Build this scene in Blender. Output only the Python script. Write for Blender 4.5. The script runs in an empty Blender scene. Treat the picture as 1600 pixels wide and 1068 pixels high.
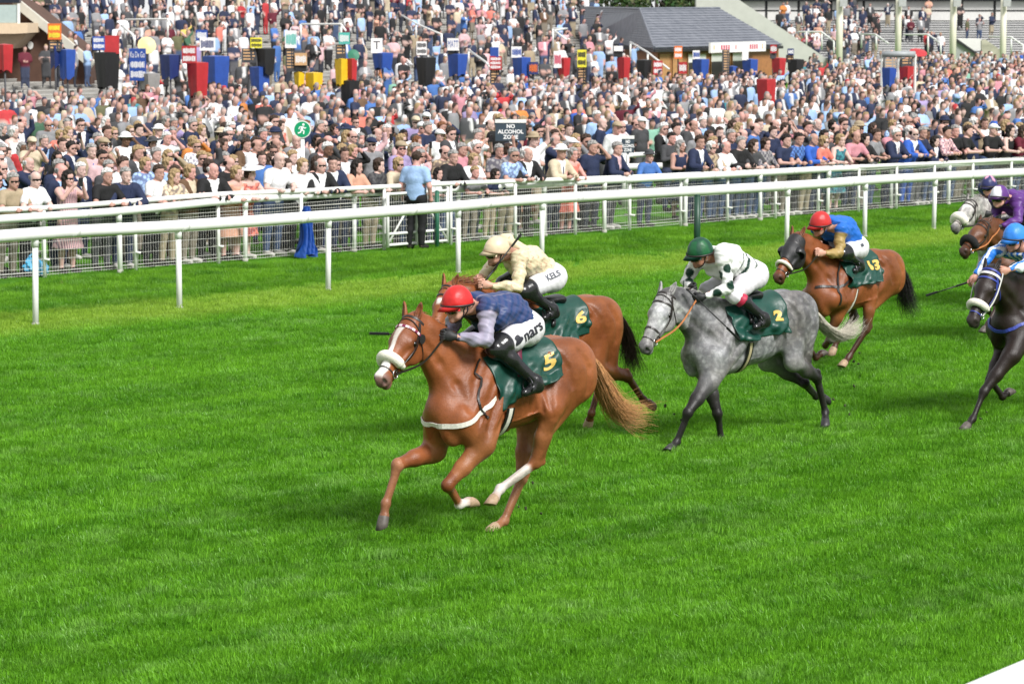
import bpy, math, random
import numpy as np
from mathutils import Matrix, Vector
SC = bpy.context.scene
COL = SC.collection
rng = np.random.default_rng(7)
random.seed(7)

# ------------------------------------------------------------------ camera, world, sun, exposure
CAM_H = 4.5
PITCH = math.atan(534 / 4800)
cam = bpy.data.cameras.new('camera')
cam.sensor_width = 36; cam.lens = 108.0; cam.clip_start = 0.5; cam.clip_end = 3000
cam.dof.use_dof = True; cam.dof.focus_distance = 29.0; cam.dof.aperture_fstop = 6.3
camo = bpy.data.objects.new('camera', cam); COL.objects.link(camo)
camo.location = (0, 0, CAM_H); camo.rotation_euler = (math.pi / 2 - PITCH, 0, 0)
SC.camera = camo

SUN_EL, SUN_AZ = math.radians(44), math.radians(140)      # azimuth of the sun measured clockwise from +Y
world = bpy.data.worlds.new('World'); SC.world = world; world.use_nodes = True
wn = world.node_tree; wn.nodes.clear()
w_out = wn.nodes.new('ShaderNodeOutputWorld'); w_bg = wn.nodes.new('ShaderNodeBackground')
w_sky = wn.nodes.new('ShaderNodeTexSky'); w_sky.sky_type = 'NISHITA'; w_sky.sun_disc = False
w_sky.sun_elevation = SUN_EL; w_sky.sun_rotation = SUN_AZ; w_sky.dust_density = 2.5; w_sky.air_density = 1.0
w_tc = wn.nodes.new('ShaderNodeTexCoord')                  # broken cloud cover over the blue
w_map = wn.nodes.new('ShaderNodeMapping'); w_map.inputs['Scale'].default_value = (1, 1, 2.2)
w_no = wn.nodes.new('ShaderNodeTexNoise'); w_no.inputs['Scale'].default_value = 2.4; w_no.inputs['Detail'].default_value = 6
w_cr = wn.nodes.new('ShaderNodeValToRGB'); w_cr.color_ramp.elements[0].position = .30; w_cr.color_ramp.elements[1].position = .52
w_mix = wn.nodes.new('ShaderNodeMix'); w_mix.data_type = 'RGBA'
w_mix.inputs['B'].default_value = (8.8, 8.9, 9.0, 1)
wn.links.new(w_tc.outputs['Generated'], w_map.inputs[0]); wn.links.new(w_map.outputs[0], w_no.inputs['Vector'])
w_sep = wn.nodes.new('ShaderNodeSeparateXYZ'); wn.links.new(w_tc.outputs['Generated'], w_sep.inputs[0])
w_hz = wn.nodes.new('ShaderNodeMapRange'); w_hz.inputs[1].default_value = .0; w_hz.inputs[2].default_value = .22; w_hz.inputs[3].default_value = 1.0; w_hz.inputs[4].default_value = 0.0
wn.links.new(w_sep.outputs[2], w_hz.inputs[0])                # bright hazy cloud all round the horizon
w_mx = wn.nodes.new('ShaderNodeMath'); w_mx.operation = 'MAXIMUM'; wn.links.new(w_cr.outputs[0], w_mx.inputs[0]); wn.links.new(w_hz.outputs[0], w_mx.inputs[1])
wn.links.new(w_no.outputs[0], w_cr.inputs[0]); wn.links.new(w_mx.outputs[0], w_mix.inputs['Factor'])
wn.links.new(w_sky.outputs[0], w_mix.inputs['A']); wn.links.new(w_mix.outputs['Result'], w_bg.inputs[0])
w_bg.inputs[1].default_value = 0.070
wn.links.new(w_bg.outputs[0], w_out.inputs[0])
sun = bpy.data.lights.new('sun', 'SUN'); sun.energy = 3.4; sun.angle = math.radians(18); sun.color = (1, .98, .955)
suno = bpy.data.objects.new('sun', sun); COL.objects.link(suno)
suno.rotation_euler = (math.pi / 2 - SUN_EL, 0, math.pi - SUN_AZ)
suno.rotation_euler = Vector((math.sin(SUN_AZ) * math.cos(SUN_EL), math.cos(SUN_AZ) * math.cos(SUN_EL), math.sin(SUN_EL))).to_track_quat('Z', 'Y').to_euler()
suno.location = (20, -20, 30)
SC.view_settings.view_transform = 'Standard'; SC.view_settings.look = 'None'
SC.view_settings.exposure = 0.58; SC.view_settings.gamma = 1; SC.view_settings.use_curve_mapping = False
SC.render.engine = 'CYCLES'
SC.cycles.use_denoising = True; SC.cycles.max_bounces = 5; SC.cycles.diffuse_bounces = 2; SC.cycles.glossy_bounces = 2
SC.cycles.transmission_bounces = 3; SC.cycles.transparent_max_bounces = 6; SC.cycles.caustics_reflective = False; SC.cycles.caustics_refractive = False

# ------------------------------------------------------------------ helpers
def ground(px, py, z=0.0):
    """point of the plane z seen at pixel (px, py) of the 1600x1068 photograph"""
    fy, fz = math.cos(PITCH), -math.sin(PITCH); uy, uz = math.sin(PITCH), math.cos(PITCH)
    a, b = (px - 800) / 4800, -(py - 534) / 4800
    d = np.array([a, fy + b * uy, fz + b * uz]); t = (z - CAM_H) / d[2]
    return np.array([0, 0, CAM_H]) + d * t
def at_depth(px, py, Y):
    fy, fz = math.cos(PITCH), -math.sin(PITCH); uy, uz = math.sin(PITCH), math.cos(PITCH)
    a, b = (px - 800) / 4800, -(py - 534) / 4800
    d = np.array([a, fy + b * uy, fz + b * uz])
    return np.array([0, 0, CAM_H]) + d * (Y / d[1])
def project(p):
    p = np.asarray(p, float) - np.array([0, 0, CAM_H])
    fy, fz = math.cos(PITCH), -math.sin(PITCH); uy, uz = math.sin(PITCH), math.cos(PITCH)
    d = p[..., 1] * fy + p[..., 2] * fz
    return np.stack([800 + 4800 * p[..., 0] / d, 534 - 4800 * (p[..., 1] * uy + p[..., 2] * uz) / d], -1)
TD = np.array([0.69, 0.72]); ND = np.array([-0.72, 0.69])   # along the track (away from us) / across it (towards the stands)
def tn(t, n, z=0.0):
    q = TD * t + ND * n
    return np.array([q[0], q[1], z])
def on_line(px, n, z=0.0):
    """point with across-track coordinate n that shows at column px"""
    k = (px - 800) / 4800
    Y = n / (0.69 - 0.72 * k)
    return np.array([k * Y, Y, z])

def tag(o, label=None, cat=None, group=None, kind=None):
    if label: o['label'] = label
    if cat: o['category'] = cat
    if group: o['group'] = group
    if kind: o['kind'] = kind
    return o
def empty(name, loc=(0, 0, 0), rotz=0.0, label=None, cat=None, group=None):
    o = bpy.data.objects.new(name, None); COL.objects.link(o)
    o.location = loc; o.rotation_euler = (0, 0, rotz); o.empty_display_size = .2
    return tag(o, label, cat, group)
def mesh_np(name, V, F):
    """V (n,3); F: (m,4) or (m,3) int array, or list of tuples"""
    me = bpy.data.meshes.new(name)
    V = np.asarray(V, np.float32)
    if isinstance(F, np.ndarray):
        k = F.shape[1]; m = len(F)
        me.vertices.add(len(V)); me.vertices.foreach_set('co', V.ravel())
        me.loops.add(m * k); me.loops.foreach_set('vertex_index', F.astype(np.int32).ravel())
        me.polygons.add(m); me.polygons.foreach_set('loop_start', np.arange(0, m * k, k, dtype=np.int32))
        try: me.polygons.foreach_set('loop_total', np.full(m, k, np.int32))
        except Exception: pass
        me.update(calc_edges=True)
    else:
        me.from_pydata(V.tolist(), [], F); me.update()
    return me
def set_smooth(me, s=True):
    me.polygons.foreach_set('use_smooth', np.full(len(me.polygons), s, bool)); me.update()
def set_col(me, C, name='Col'):
    a = me.attributes.new(name, 'FLOAT_COLOR', 'POINT')
    C = np.asarray(C, np.float32)
    if C.shape[1] == 3: C = np.concatenate([C, np.ones((len(C), 1), np.float32)], 1)
    a.data.foreach_set('color', C.ravel())
def link(name, me, mat=None, parent=None, smooth=None):
    o = bpy.data.objects.new(name, me); COL.objects.link(o)
    if mat is not None: 
        me.materials.clear(); me.materials.append(mat)
    if parent is not None: o.parent = parent
    if smooth is not None: set_smooth(me, smooth)
    return o

class MB:
    """collects simple solids; build() links them as one mesh object"""
    def __init__(s): s.v = []; s.f = []; s.n = 0
    def add(s, V, F):
        V = np.asarray(V, float); s.v.append(V); s.f += [tuple(i + s.n for i in f) for f in F]; s.n += len(V); return s
    def box(s, c, size, rotz=0.0, M=None):
        x, y, z = [q / 2 for q in size]
        V = np.array([(a, b, d) for d in (-z, z) for a, b in ((-x, -y), (x, -y), (x, y), (-x, y))])
        if M is not None: V = V @ np.asarray(M).T
        elif rotz:
            cs, sn = math.cos(rotz), math.sin(rotz); V = np.stack([V[:, 0] * cs - V[:, 1] * sn, V[:, 0] * sn + V[:, 1] * cs, V[:, 2]], 1)
        return s.add(V + np.asarray(c, float), [(3, 2, 1, 0), (4, 5, 6, 7), (0, 1, 5, 4), (1, 2, 6, 5), (2, 3, 7, 6), (3, 0, 4, 7)])
    def tube(s, pts, r, n=8, cap=True, sy=1.0):
        """tube along pts; r scalar or list; sy flattens the vertical half-size"""
        P = np.asarray(pts, float); m = len(P); R = np.full(m, r) if np.isscalar(r) else np.asarray(r, float)
        T = np.gradient(P, axis=0); T /= np.linalg.norm(T, axis=1)[:, None] + 1e-12
        up = np.array([0, 0, 1.]) if abs(T[0][2]) < .9 else np.array([1., 0, 0])
        rings = []
        a = np.linspace(0, 2 * math.pi, n, endpoint=False) + (math.pi / 4 if n == 4 else 0)
        for i in range(m):
            u = np.cross(T[i], up); u /= np.linalg.norm(u) + 1e-12; w = np.cross(u, T[i]); up = w
            rings.append(P[i] + R[i] * (np.cos(a)[:, None] * u + sy * np.sin(a)[:, None] * w))
        V = np.concatenate(rings); F = []
        for i in range(m - 1):
            for j in range(n):
                k = (j + 1) % n
                F.append((i * n + j, i * n + k, (i + 1) * n + k, (i + 1) * n + j))
        if cap: F.append(tuple(range(n - 1, -1, -1))); F.append(tuple((m - 1) * n + j for j in range(n)))
        return s.add(V, F)
    def quadstrip(s, A, B):
        A = np.asarray(A, float); B = np.asarray(B, float); m = len(A)
        return s.add(np.concatenate([A, B]), [(i, i + 1, m + i + 1, m + i) for i in range(m - 1)])
    def prism(s, poly, h0, h1, frame=None):
        """polygon (list of 2-D) extruded; frame=(origin, ex, ey, ez)"""
        n = len(poly); V = [(x, y, h0) for x, y in poly] + [(x, y, h1) for x, y in poly]; V = np.array(V, float)
        if frame is not None:
            o, ex, ey, ez = [np.asarray(q, float) for q in frame]; V = o + V[:, :1] * ex + V[:, 1:2] * ey + V[:, 2:] * ez
        F = [tuple(range(n - 1, -1, -1)), tuple(range(n, 2 * n))] + [(i, (i + 1) % n, n + (i + 1) % n, n + i) for i in range(n)]
        return s.add(V, F)
    def mesh(s, name):
        me = bpy.data.meshes.new(name); me.from_pydata(np.concatenate(s.v).tolist(), [], s.f); me.update(); return me
    def build(s, name, mat, parent=None, smooth=False):
        return link(name, s.mesh(name), mat, parent, smooth)

# ------------------------------------------------------------------ materials
MATS = {}
def mat_base(name):
    m = bpy.data.materials.new(name); m.use_nodes = True
    nt = m.node_tree; return m, nt, nt.nodes['Principled BSDF']
def add_noise(nt, scale, detail=4, vec=None, rough=.55):
    n = nt.nodes.new('ShaderNodeTexNoise'); n.inputs['Scale'].default_value = scale; n.inputs['Detail'].default_value = detail
    n.inputs['Roughness'].default_value = rough
    if vec is not None: nt.links.new(vec, n.inputs['Vector'])
    return n
def ramp(nt, fac, a, b, pos=(0.3, .7)):
    r = nt.nodes.new('ShaderNodeValToRGB'); r.color_ramp.elements[0].position = pos[0]; r.color_ramp.elements[1].position = pos[1]
    r.color_ramp.elements[0].color = (*a, 1) if len(a) == 3 else a; r.color_ramp.elements[1].color = (*b, 1) if len(b) == 3 else b
    nt.links.new(fac, r.inputs[0]); return r
def mixc(nt, fac, a, b, mode='MIX'):
    m = nt.nodes.new('ShaderNodeMix'); m.data_type = 'RGBA'; m.blend_type = mode
    for sock, val in (('Factor', fac), ('A', a), ('B', b)):
        s = m.inputs[sock] if sock != 'Factor' else m.inputs['Factor']
        if sock in 'AB': s = [q for q in m.inputs if q.name == sock and q.type == 'RGBA'][0]
        if isinstance(val, (int, float)): s.default_value = val
        elif isinstance(val, (tuple, list)): s.default_value = (*val, 1) if len(val) == 3 else val
        else: nt.links.new(val, s)
    return [q for q in m.outputs if q.type == 'RGBA'][0]
def bump(nt, bsdf, height, strength=.3, dist=.01):
    b = nt.nodes.new('ShaderNodeBump'); b.inputs['Strength'].default_value = strength; b.inputs['Distance'].default_value = dist
    nt.links.new(height, b.inputs['Height']); nt.links.new(b.outputs[0], bsdf.inputs['Normal']); return b
def M(name, col=(.5, .5, .5), rough=.6, var=.12, scale=8.0, bumps=0.0, metal=0.0, spec=.5, bscale=None, emit=None):
    """plain material with a little noise in its colour"""
    if name in MATS: return MATS[name]
    m, nt, b = mat_base(name)
    tc = nt.nodes.new('ShaderNodeTexCoord')
    n = add_noise(nt, scale, 5, tc.outputs['Object'])
    lo = tuple(c * (1 - var) for c in col); hi = tuple(min(1, c * (1 + var)) for c in col)
    r = ramp(nt, n.outputs[0], lo, hi); nt.links.new(r.outputs[0], b.inputs['Base Color'])
    b.inputs['Roughness'].default_value = rough; b.inputs['Metallic'].default_value = metal
    b.inputs['Specular IOR Level'].default_value = spec
    if bumps:
        n2 = add_noise(nt, bscale or scale * 4, 4, tc.outputs['Object']); bump(nt, b, n2.outputs[0], bumps, .01)
    MATS[name] = m; return m
def M_attr(name, rough=.6, var=.12, scale=30.0, bumps=0.0, bscale=60, spec=.4, sheen=0.0, objcol=False):
    """colour from the mesh attribute Col (or the object's own colour) with a little weave/grain"""
    if name in MATS: return MATS[name]
    m, nt, b = mat_base(name)
    tc = nt.nodes.new('ShaderNodeTexCoord')
    if objcol:
        s = nt.nodes.new('ShaderNodeObjectInfo'); src = s.outputs['Color']
    else:
        s = nt.nodes.new('ShaderNodeAttribute'); s.attribute_name = 'Col'; src = s.outputs['Color']
    n = add_noise(nt, scale, 5, tc.outputs['Object'])
    r = ramp(nt, n.outputs[0], (1 - var,) * 3, (1 + var,) * 3)
    nt.links.new(mixc(nt, 1.0, src, r.outputs[0], 'MULTIPLY'), b.inputs['Base Color'])
    b.inputs['Roughness'].default_value = rough; b.inputs['Specular IOR Level'].default_value = spec
    if sheen: b.inputs['Sheen Weight'].default_value = sheen
    if bumps:
        n2 = add_noise(nt, bscale, 4, tc.outputs['Object']); bump(nt, b, n2.outputs[0], bumps, .01)
    MATS[name] = m; return m

# ------------------------------------------------------------------ implicit bodies: smooth union of limbs, meshed by surface nets
def nrm(v):
    v = np.asarray(v, float); return v / (np.linalg.norm(v) + 1e-12)
def cap(a, b, ra, rb, k=.04, sq=None, f=1.0, neg=False):
    return dict(t='c', a=np.asarray(a, float), b=np.asarray(b, float), ra=ra, rb=rb, k=k, sq=None if sq is None else nrm(sq), f=f, neg=neg)
def ell(c, r, k=.04, ax=None, neg=False):
    """ellipsoid; ax rows = its axes"""
    return dict(t='e', c=np.asarray(c, float), r=np.asarray(r, float), k=k, ax=np.eye(3) if ax is None else np.asarray(ax, float), neg=neg)
def pd(p, P):
    if p['t'] == 'c':
        a, b = p['a'], p['b']; Q = P - a; ba = b - a; s = 1.0
        if p['sq'] is not None:
            q = p['sq']; g = 1 / p['f'] - 1
            Q = Q + (Q @ q)[..., None] * q * g; ba = ba + (ba @ q) * q * g; s = p['f'] ** .6 if p['f'] < 1 else 1.0
        t = np.clip((Q @ ba) / (ba @ ba + 1e-12), 0, 1)
        d = np.sqrt((((Q - t[..., None] * ba)) ** 2).sum(-1)) - (p['ra'] + (p['rb'] - p['ra']) * t)
        return d * s
    Q = (P - p['c']) @ p['ax'].T
    k0 = np.sqrt(((Q / p['r']) ** 2).sum(-1)); k1 = np.sqrt(((Q / p['r'] ** 2) ** 2).sum(-1)) + 1e-9
    return k0 * (k0 - 1) / k1
def pbox(p, m):
    if p['t'] == 'c':
        r = max(p['ra'], p['rb']) * max(1, p['f']) + m
        return np.minimum(p['a'], p['b']) - r, np.maximum(p['a'], p['b']) + r
    r = np.sqrt(((p['ax'] * p['r'][:, None]) ** 2).sum(0)) + m
    return p['c'] - r, p['c'] + r
def comb(d, e, p):
    k = p['k']
    if p['neg']:
        e = -e; h = np.maximum(k - np.abs(d - e), 0) / k; return np.maximum(d, e) + h * h * k / 4
    h = np.maximum(k - np.abs(d - e), 0) / k; return np.minimum(d, e) - h * h * k / 4
def sdf(prims, P):
    P = np.asarray(P, float); d = np.full(P.shape[:-1], 9.0)
    for p in prims: d = comb(d, pd(p, P), p)
    return d
def sgrad(prims, P, e=.004):
    g = np.stack([sdf(prims, P + e * np.eye(3)[i]) - sdf(prims, P - e * np.eye(3)[i]) for i in range(3)], -1)
    return g / (np.linalg.norm(g, axis=-1, keepdims=True) + 1e-9)
def snap(prims, P, off=0.0, it=6):
    P = np.array(P, float)
    for _ in range(it): P = P - (sdf(prims, P) - off)[..., None] * sgrad(prims, P) * .9
    return P
def ray_out(prims, O, D, rmax=.8, n=90):
    """outermost crossing along rays O + t D"""
    O = np.asarray(O, float); D = np.asarray(D, float); ts = np.linspace(rmax, 0, n)
    P = O[..., None, :] + ts[:, None] * D[..., None, :]
    d = sdf(prims, P); ins = d < 0
    i = np.argmax(ins, -1); i = np.clip(i, 1, None)
    d1 = np.take_along_axis(d, i[..., None], -1)[..., 0]; d0 = np.take_along_axis(d, i[..., None] - 1, -1)[..., 0]
    t = ts[i - 1] + (ts[i] - ts[i - 1]) * d0 / (d0 - d1 + 1e-9)
    return O + np.clip(t, 0, rmax)[..., None] * D
def surf(prims, h, smooth=1, clip=None, lo=None, hi=None):
    bl = np.array([pbox(p, 0)[0] for p in prims if not p['neg']]).min(0) - 3 * h if lo is None else np.asarray(lo, float)
    bh = np.array([pbox(p, 0)[1] for p in prims if not p['neg']]).max(0) + 3 * h if hi is None else np.asarray(hi, float)
    n = np.ceil((bh - bl) / h).astype(int) + 1
    ax = [bl[i] + h * np.arange(n[i]) for i in range(3)]
    D = np.full(n, 9.0, np.float32)
    for p in prims:
        a, b = pbox(p, p['k'] + 3 * h)
        i0 = np.clip(np.floor((a - bl) / h).astype(int), 0, n); i1 = np.clip(np.ceil((b - bl) / h).astype(int) + 1, 0, n)
        if (i1 <= i0).any(): continue
        G = np.stack(np.meshgrid(*[ax[q][i0[q]:i1[q]] for q in range(3)], indexing='ij'), -1)
        sl = tuple(slice(i0[q], i1[q]) for q in range(3))
        D[sl] = comb(D[sl], pd(p, G), p)
    if clip is not None:
        G = np.stack(np.meshgrid(*ax, indexing='ij'), -1)
        D = np.maximum(D, clip(G))
    D[0] = D[-1] = 9; D[:, 0] = D[:, -1] = 9; D[:, :, 0] = D[:, :, -1] = 9
    ins = D < 0
    cn = n - 1; acc_i = []; acc_p = []; edges = []
    strd = np.array([cn[1] * cn[2], cn[2], 1])
    for a in range(3):
        sl0 = [slice(None)] * 3; sl1 = [slice(None)] * 3; sl0[a] = slice(0, -1); sl1[a] = slice(1, None)
        X = ins[tuple(sl0)] != ins[tuple(sl1)]
        I = np.argwhere(X)
        if not len(I): continue
        J = I.copy(); J[:, a] += 1
        d0 = D[I[:, 0], I[:, 1], I[:, 2]]; d1 = D[J[:, 0], J[:, 1], J[:, 2]]
        t = d0 / (d0 - d1); P = I.astype(float); P[:, a] += t
        b, c = [(1, 2), (2, 0), (0, 1)][a]
        cells = []
        for db, dc in ((0, 0), (-1, 0), (-1, -1), (0, -1)):
            K = I.copy(); K[:, b] += db; K[:, c] += dc; idx = K @ strd
            cells.append(idx); acc_i.append(idx); acc_p.append(P)
        q = np.stack(cells, 1); fl = ~ins[I[:, 0], I[:, 1], I[:, 2]]
        q[fl] = q[fl][:, ::-1]; edges.append(q)
    ai = np.concatenate(acc_i); ap = np.concatenate(acc_p)
    u, inv = np.unique(ai, return_inverse=True); cnt = np.bincount(inv)
    V = np.stack([np.bincount(inv, ap[:, i]) for i in range(3)], 1) / cnt[:, None]
    V = bl + V * h
    F = np.searchsorted(u, np.concatenate(edges))
    for _ in range(smooth):
        S = np.zeros_like(V); c = np.zeros(len(V))
        for i in range(4):
            for j in ((i + 1) % 4,):
                for q in range(3): S[:, q] += np.bincount(F[:, i], V[F[:, j], q], len(V)) + np.bincount(F[:, j], V[F[:, i], q], len(V))
                c += np.bincount(F[:, i], minlength=len(V)) + np.bincount(F[:, j], minlength=len(V))
        V = V * .5 + .5 * S / np.maximum(c, 1)[:, None]
    return V, F
def sstep(x, a, b):
    t = np.clip((x - a) / (b - a + 1e-12), 0, 1); return t * t * (3 - 2 * t)
def seg_t(P, a, b):
    """distance to, and position along, the segment a-b"""
    a = np.asarray(a, float); ba = np.asarray(b, float) - a; t = np.clip((P - a) @ ba / (ba @ ba), 0, 1)
    return np.linalg.norm(P - a - t[:, None] * ba, axis=1), t
def ribbon(mb, P, Nn, w, th):
    """flat strap along P with surface normals Nn"""
    P = np.asarray(P, float); T = np.gradient(P, axis=0); T /= np.linalg.norm(T, axis=1)[:, None] + 1e-9
    B = np.cross(T, Nn); B /= np.linalg.norm(B, axis=1)[:, None] + 1e-9
    m = len(P); R = [P - B * w / 2, P + B * w / 2, P + B * w / 2 + Nn * th, P - B * w / 2 + Nn * th]
    V = np.stack(R, 1).reshape(-1, 3); F = []
    for i in range(m - 1):
        for j in range(4):
            k = (j + 1) % 4; F.append((4 * i + j, 4 * i + k, 4 * i + 4 + k, 4 * i + 4 + j))
    F += [(3, 2, 1, 0), tuple(4 * (m - 1) + j for j in range(4))]
    return mb.add(V, F)
def spline(pts, n):
    """Catmull-Rom through pts"""
    P = np.asarray(pts, float); P = np.vstack([2 * P[0] - P[1], P, 2 * P[-1] - P[-2]]); m = len(P) - 3
    out = []
    for u in np.linspace(0, m - 1e-6, n):
        i = int(u); t = u - i; a, b, c, d = P[i:i + 4]
        out.append(.5 * ((2 * b) + (c - a) * t + (2 * a - 5 * b + 4 * c - d) * t * t + (3 * b - a - 3 * c + d) * t ** 3))
    return np.array(out)
def strands(guides, r0, r1=.0006, n=3):
    """hair: each guide a (m,3) polyline; thin tapered three-sided tubes joined into one mesh"""
    G = np.asarray(guides, float); s, m, _ = G.shape
    T = np.gradient(G, axis=1); T /= np.linalg.norm(T, axis=2, keepdims=True) + 1e-9
    U = np.cross(T, np.array([.3, .5, .8])); U /= np.linalg.norm(U, axis=2, keepdims=True) + 1e-9; W = np.cross(T, U)
    r = (r0 + (r1 - r0) * np.linspace(0, 1, m) ** 1.5)[None, :, None, None]
    a = np.arange(n) * 2 * math.pi / n
    R = G[:, :, None, :] + r * (np.cos(a)[None, None, :, None] * U[:, :, None, :] + np.sin(a)[None, None, :, None] * W[:, :, None, :])
    V = R.reshape(-1, 3); i = np.arange(s * (m - 1)); base = (i // (m - 1)) * m + i % (m - 1)
    F = []
    for j in range(n):
        k = (j + 1) % n; F.append(np.stack([base * n + j, base * n + k, (base + 1) * n + k, (base + 1) * n + j], 1))
    return V, np.concatenate(F)
def text_mesh(body, size=1.0, cut=.06, bold=0.0, align='CENTER'):
    """flat lettering as (V, F) with small faces so that it can be laid on a curved surface"""
    cu = bpy.data.curves.new('lettering', 'FONT'); cu.body = body; cu.size = size; cu.align_x = align; cu.align_y = 'CENTER'
    cu.offset = bold; cu.fill_mode = 'FRONT'; cu.resolution_u = 3
    o = bpy.data.objects.new('lettering', cu); me = bpy.data.meshes.new_from_object(o)
    import bmesh
    bm = bmesh.new(); bm.from_mesh(me)
    bmesh.ops.triangulate(bm, faces=bm.faces[:])
    for _ in range(4):
        e = [q for q in bm.edges if q.calc_length() > cut * size]
        if not e: break
        bmesh.ops.subdivide_edges(bm, edges=e, cuts=1); bmesh.ops.triangulate(bm, faces=bm.faces[:])
    V = np.array([v.co[:] for v in bm.verts]); bm.verts.index_update(); F = [tuple(v.index for v in f.verts) for f in bm.faces]
    bm.free(); bpy.data.objects.remove(o); bpy.data.curves.remove(cu); bpy.data.meshes.remove(me)
    return V, F

# ------------------------------------------------------------------ ground and turf
def zlawn(n):
    """height of the ground behind the fence, by distance across the course"""
    n = np.asarray(n, float); return np.clip((n - 60) / 20, 0, 1) * .12
def make_turf():
    xs = np.linspace(-160, 160, 81); ys = np.concatenate([np.linspace(-60, 240, 101), [400, 700, 1300, 2600]])
    X, Y = np.meshgrid(xs, ys, indexing='ij')
    Z = -np.maximum(Y - 240, 0) * .030; X = X * np.maximum(1, Y / 200)
    V = np.stack([X, Y, Z], -1).reshape(-1, 3); m = len(ys)
    i, j = np.meshgrid(np.arange(len(xs) - 1), np.arange(m - 1), indexing='ij'); q = (i * m + j).ravel()
    F = np.stack([q, q + m, q + m + 1, q + 1], 1)
    m_, nt, b = mat_base('turf_soil'); geo = nt.nodes.new('ShaderNodeNewGeometry')
    n1 = add_noise(nt, .8, 6, geo.outputs['Position']); r1 = ramp(nt, n1.outputs[0], (.045, .150, .008), (.085, .24, .014))
    n2 = add_noise(nt, 14, 5, geo.outputs['Position']); r2 = ramp(nt, n2.outputs[0], (.55,) * 3, (1.3,) * 3)
    nt.links.new(mixc(nt, 1.0, r1.outputs[0], r2.outputs[0], 'MULTIPLY'), b.inputs['Base Color']); b.inputs['Roughness'].default_value = .95; b.inputs['Specular IOR Level'].default_value = .1
    bump(nt, b, n2.outputs[0], .6, .03)
    tag(link('turf', mesh_np('turf', V, F), m_, None, True), kind='structure')
make_turf()

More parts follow.
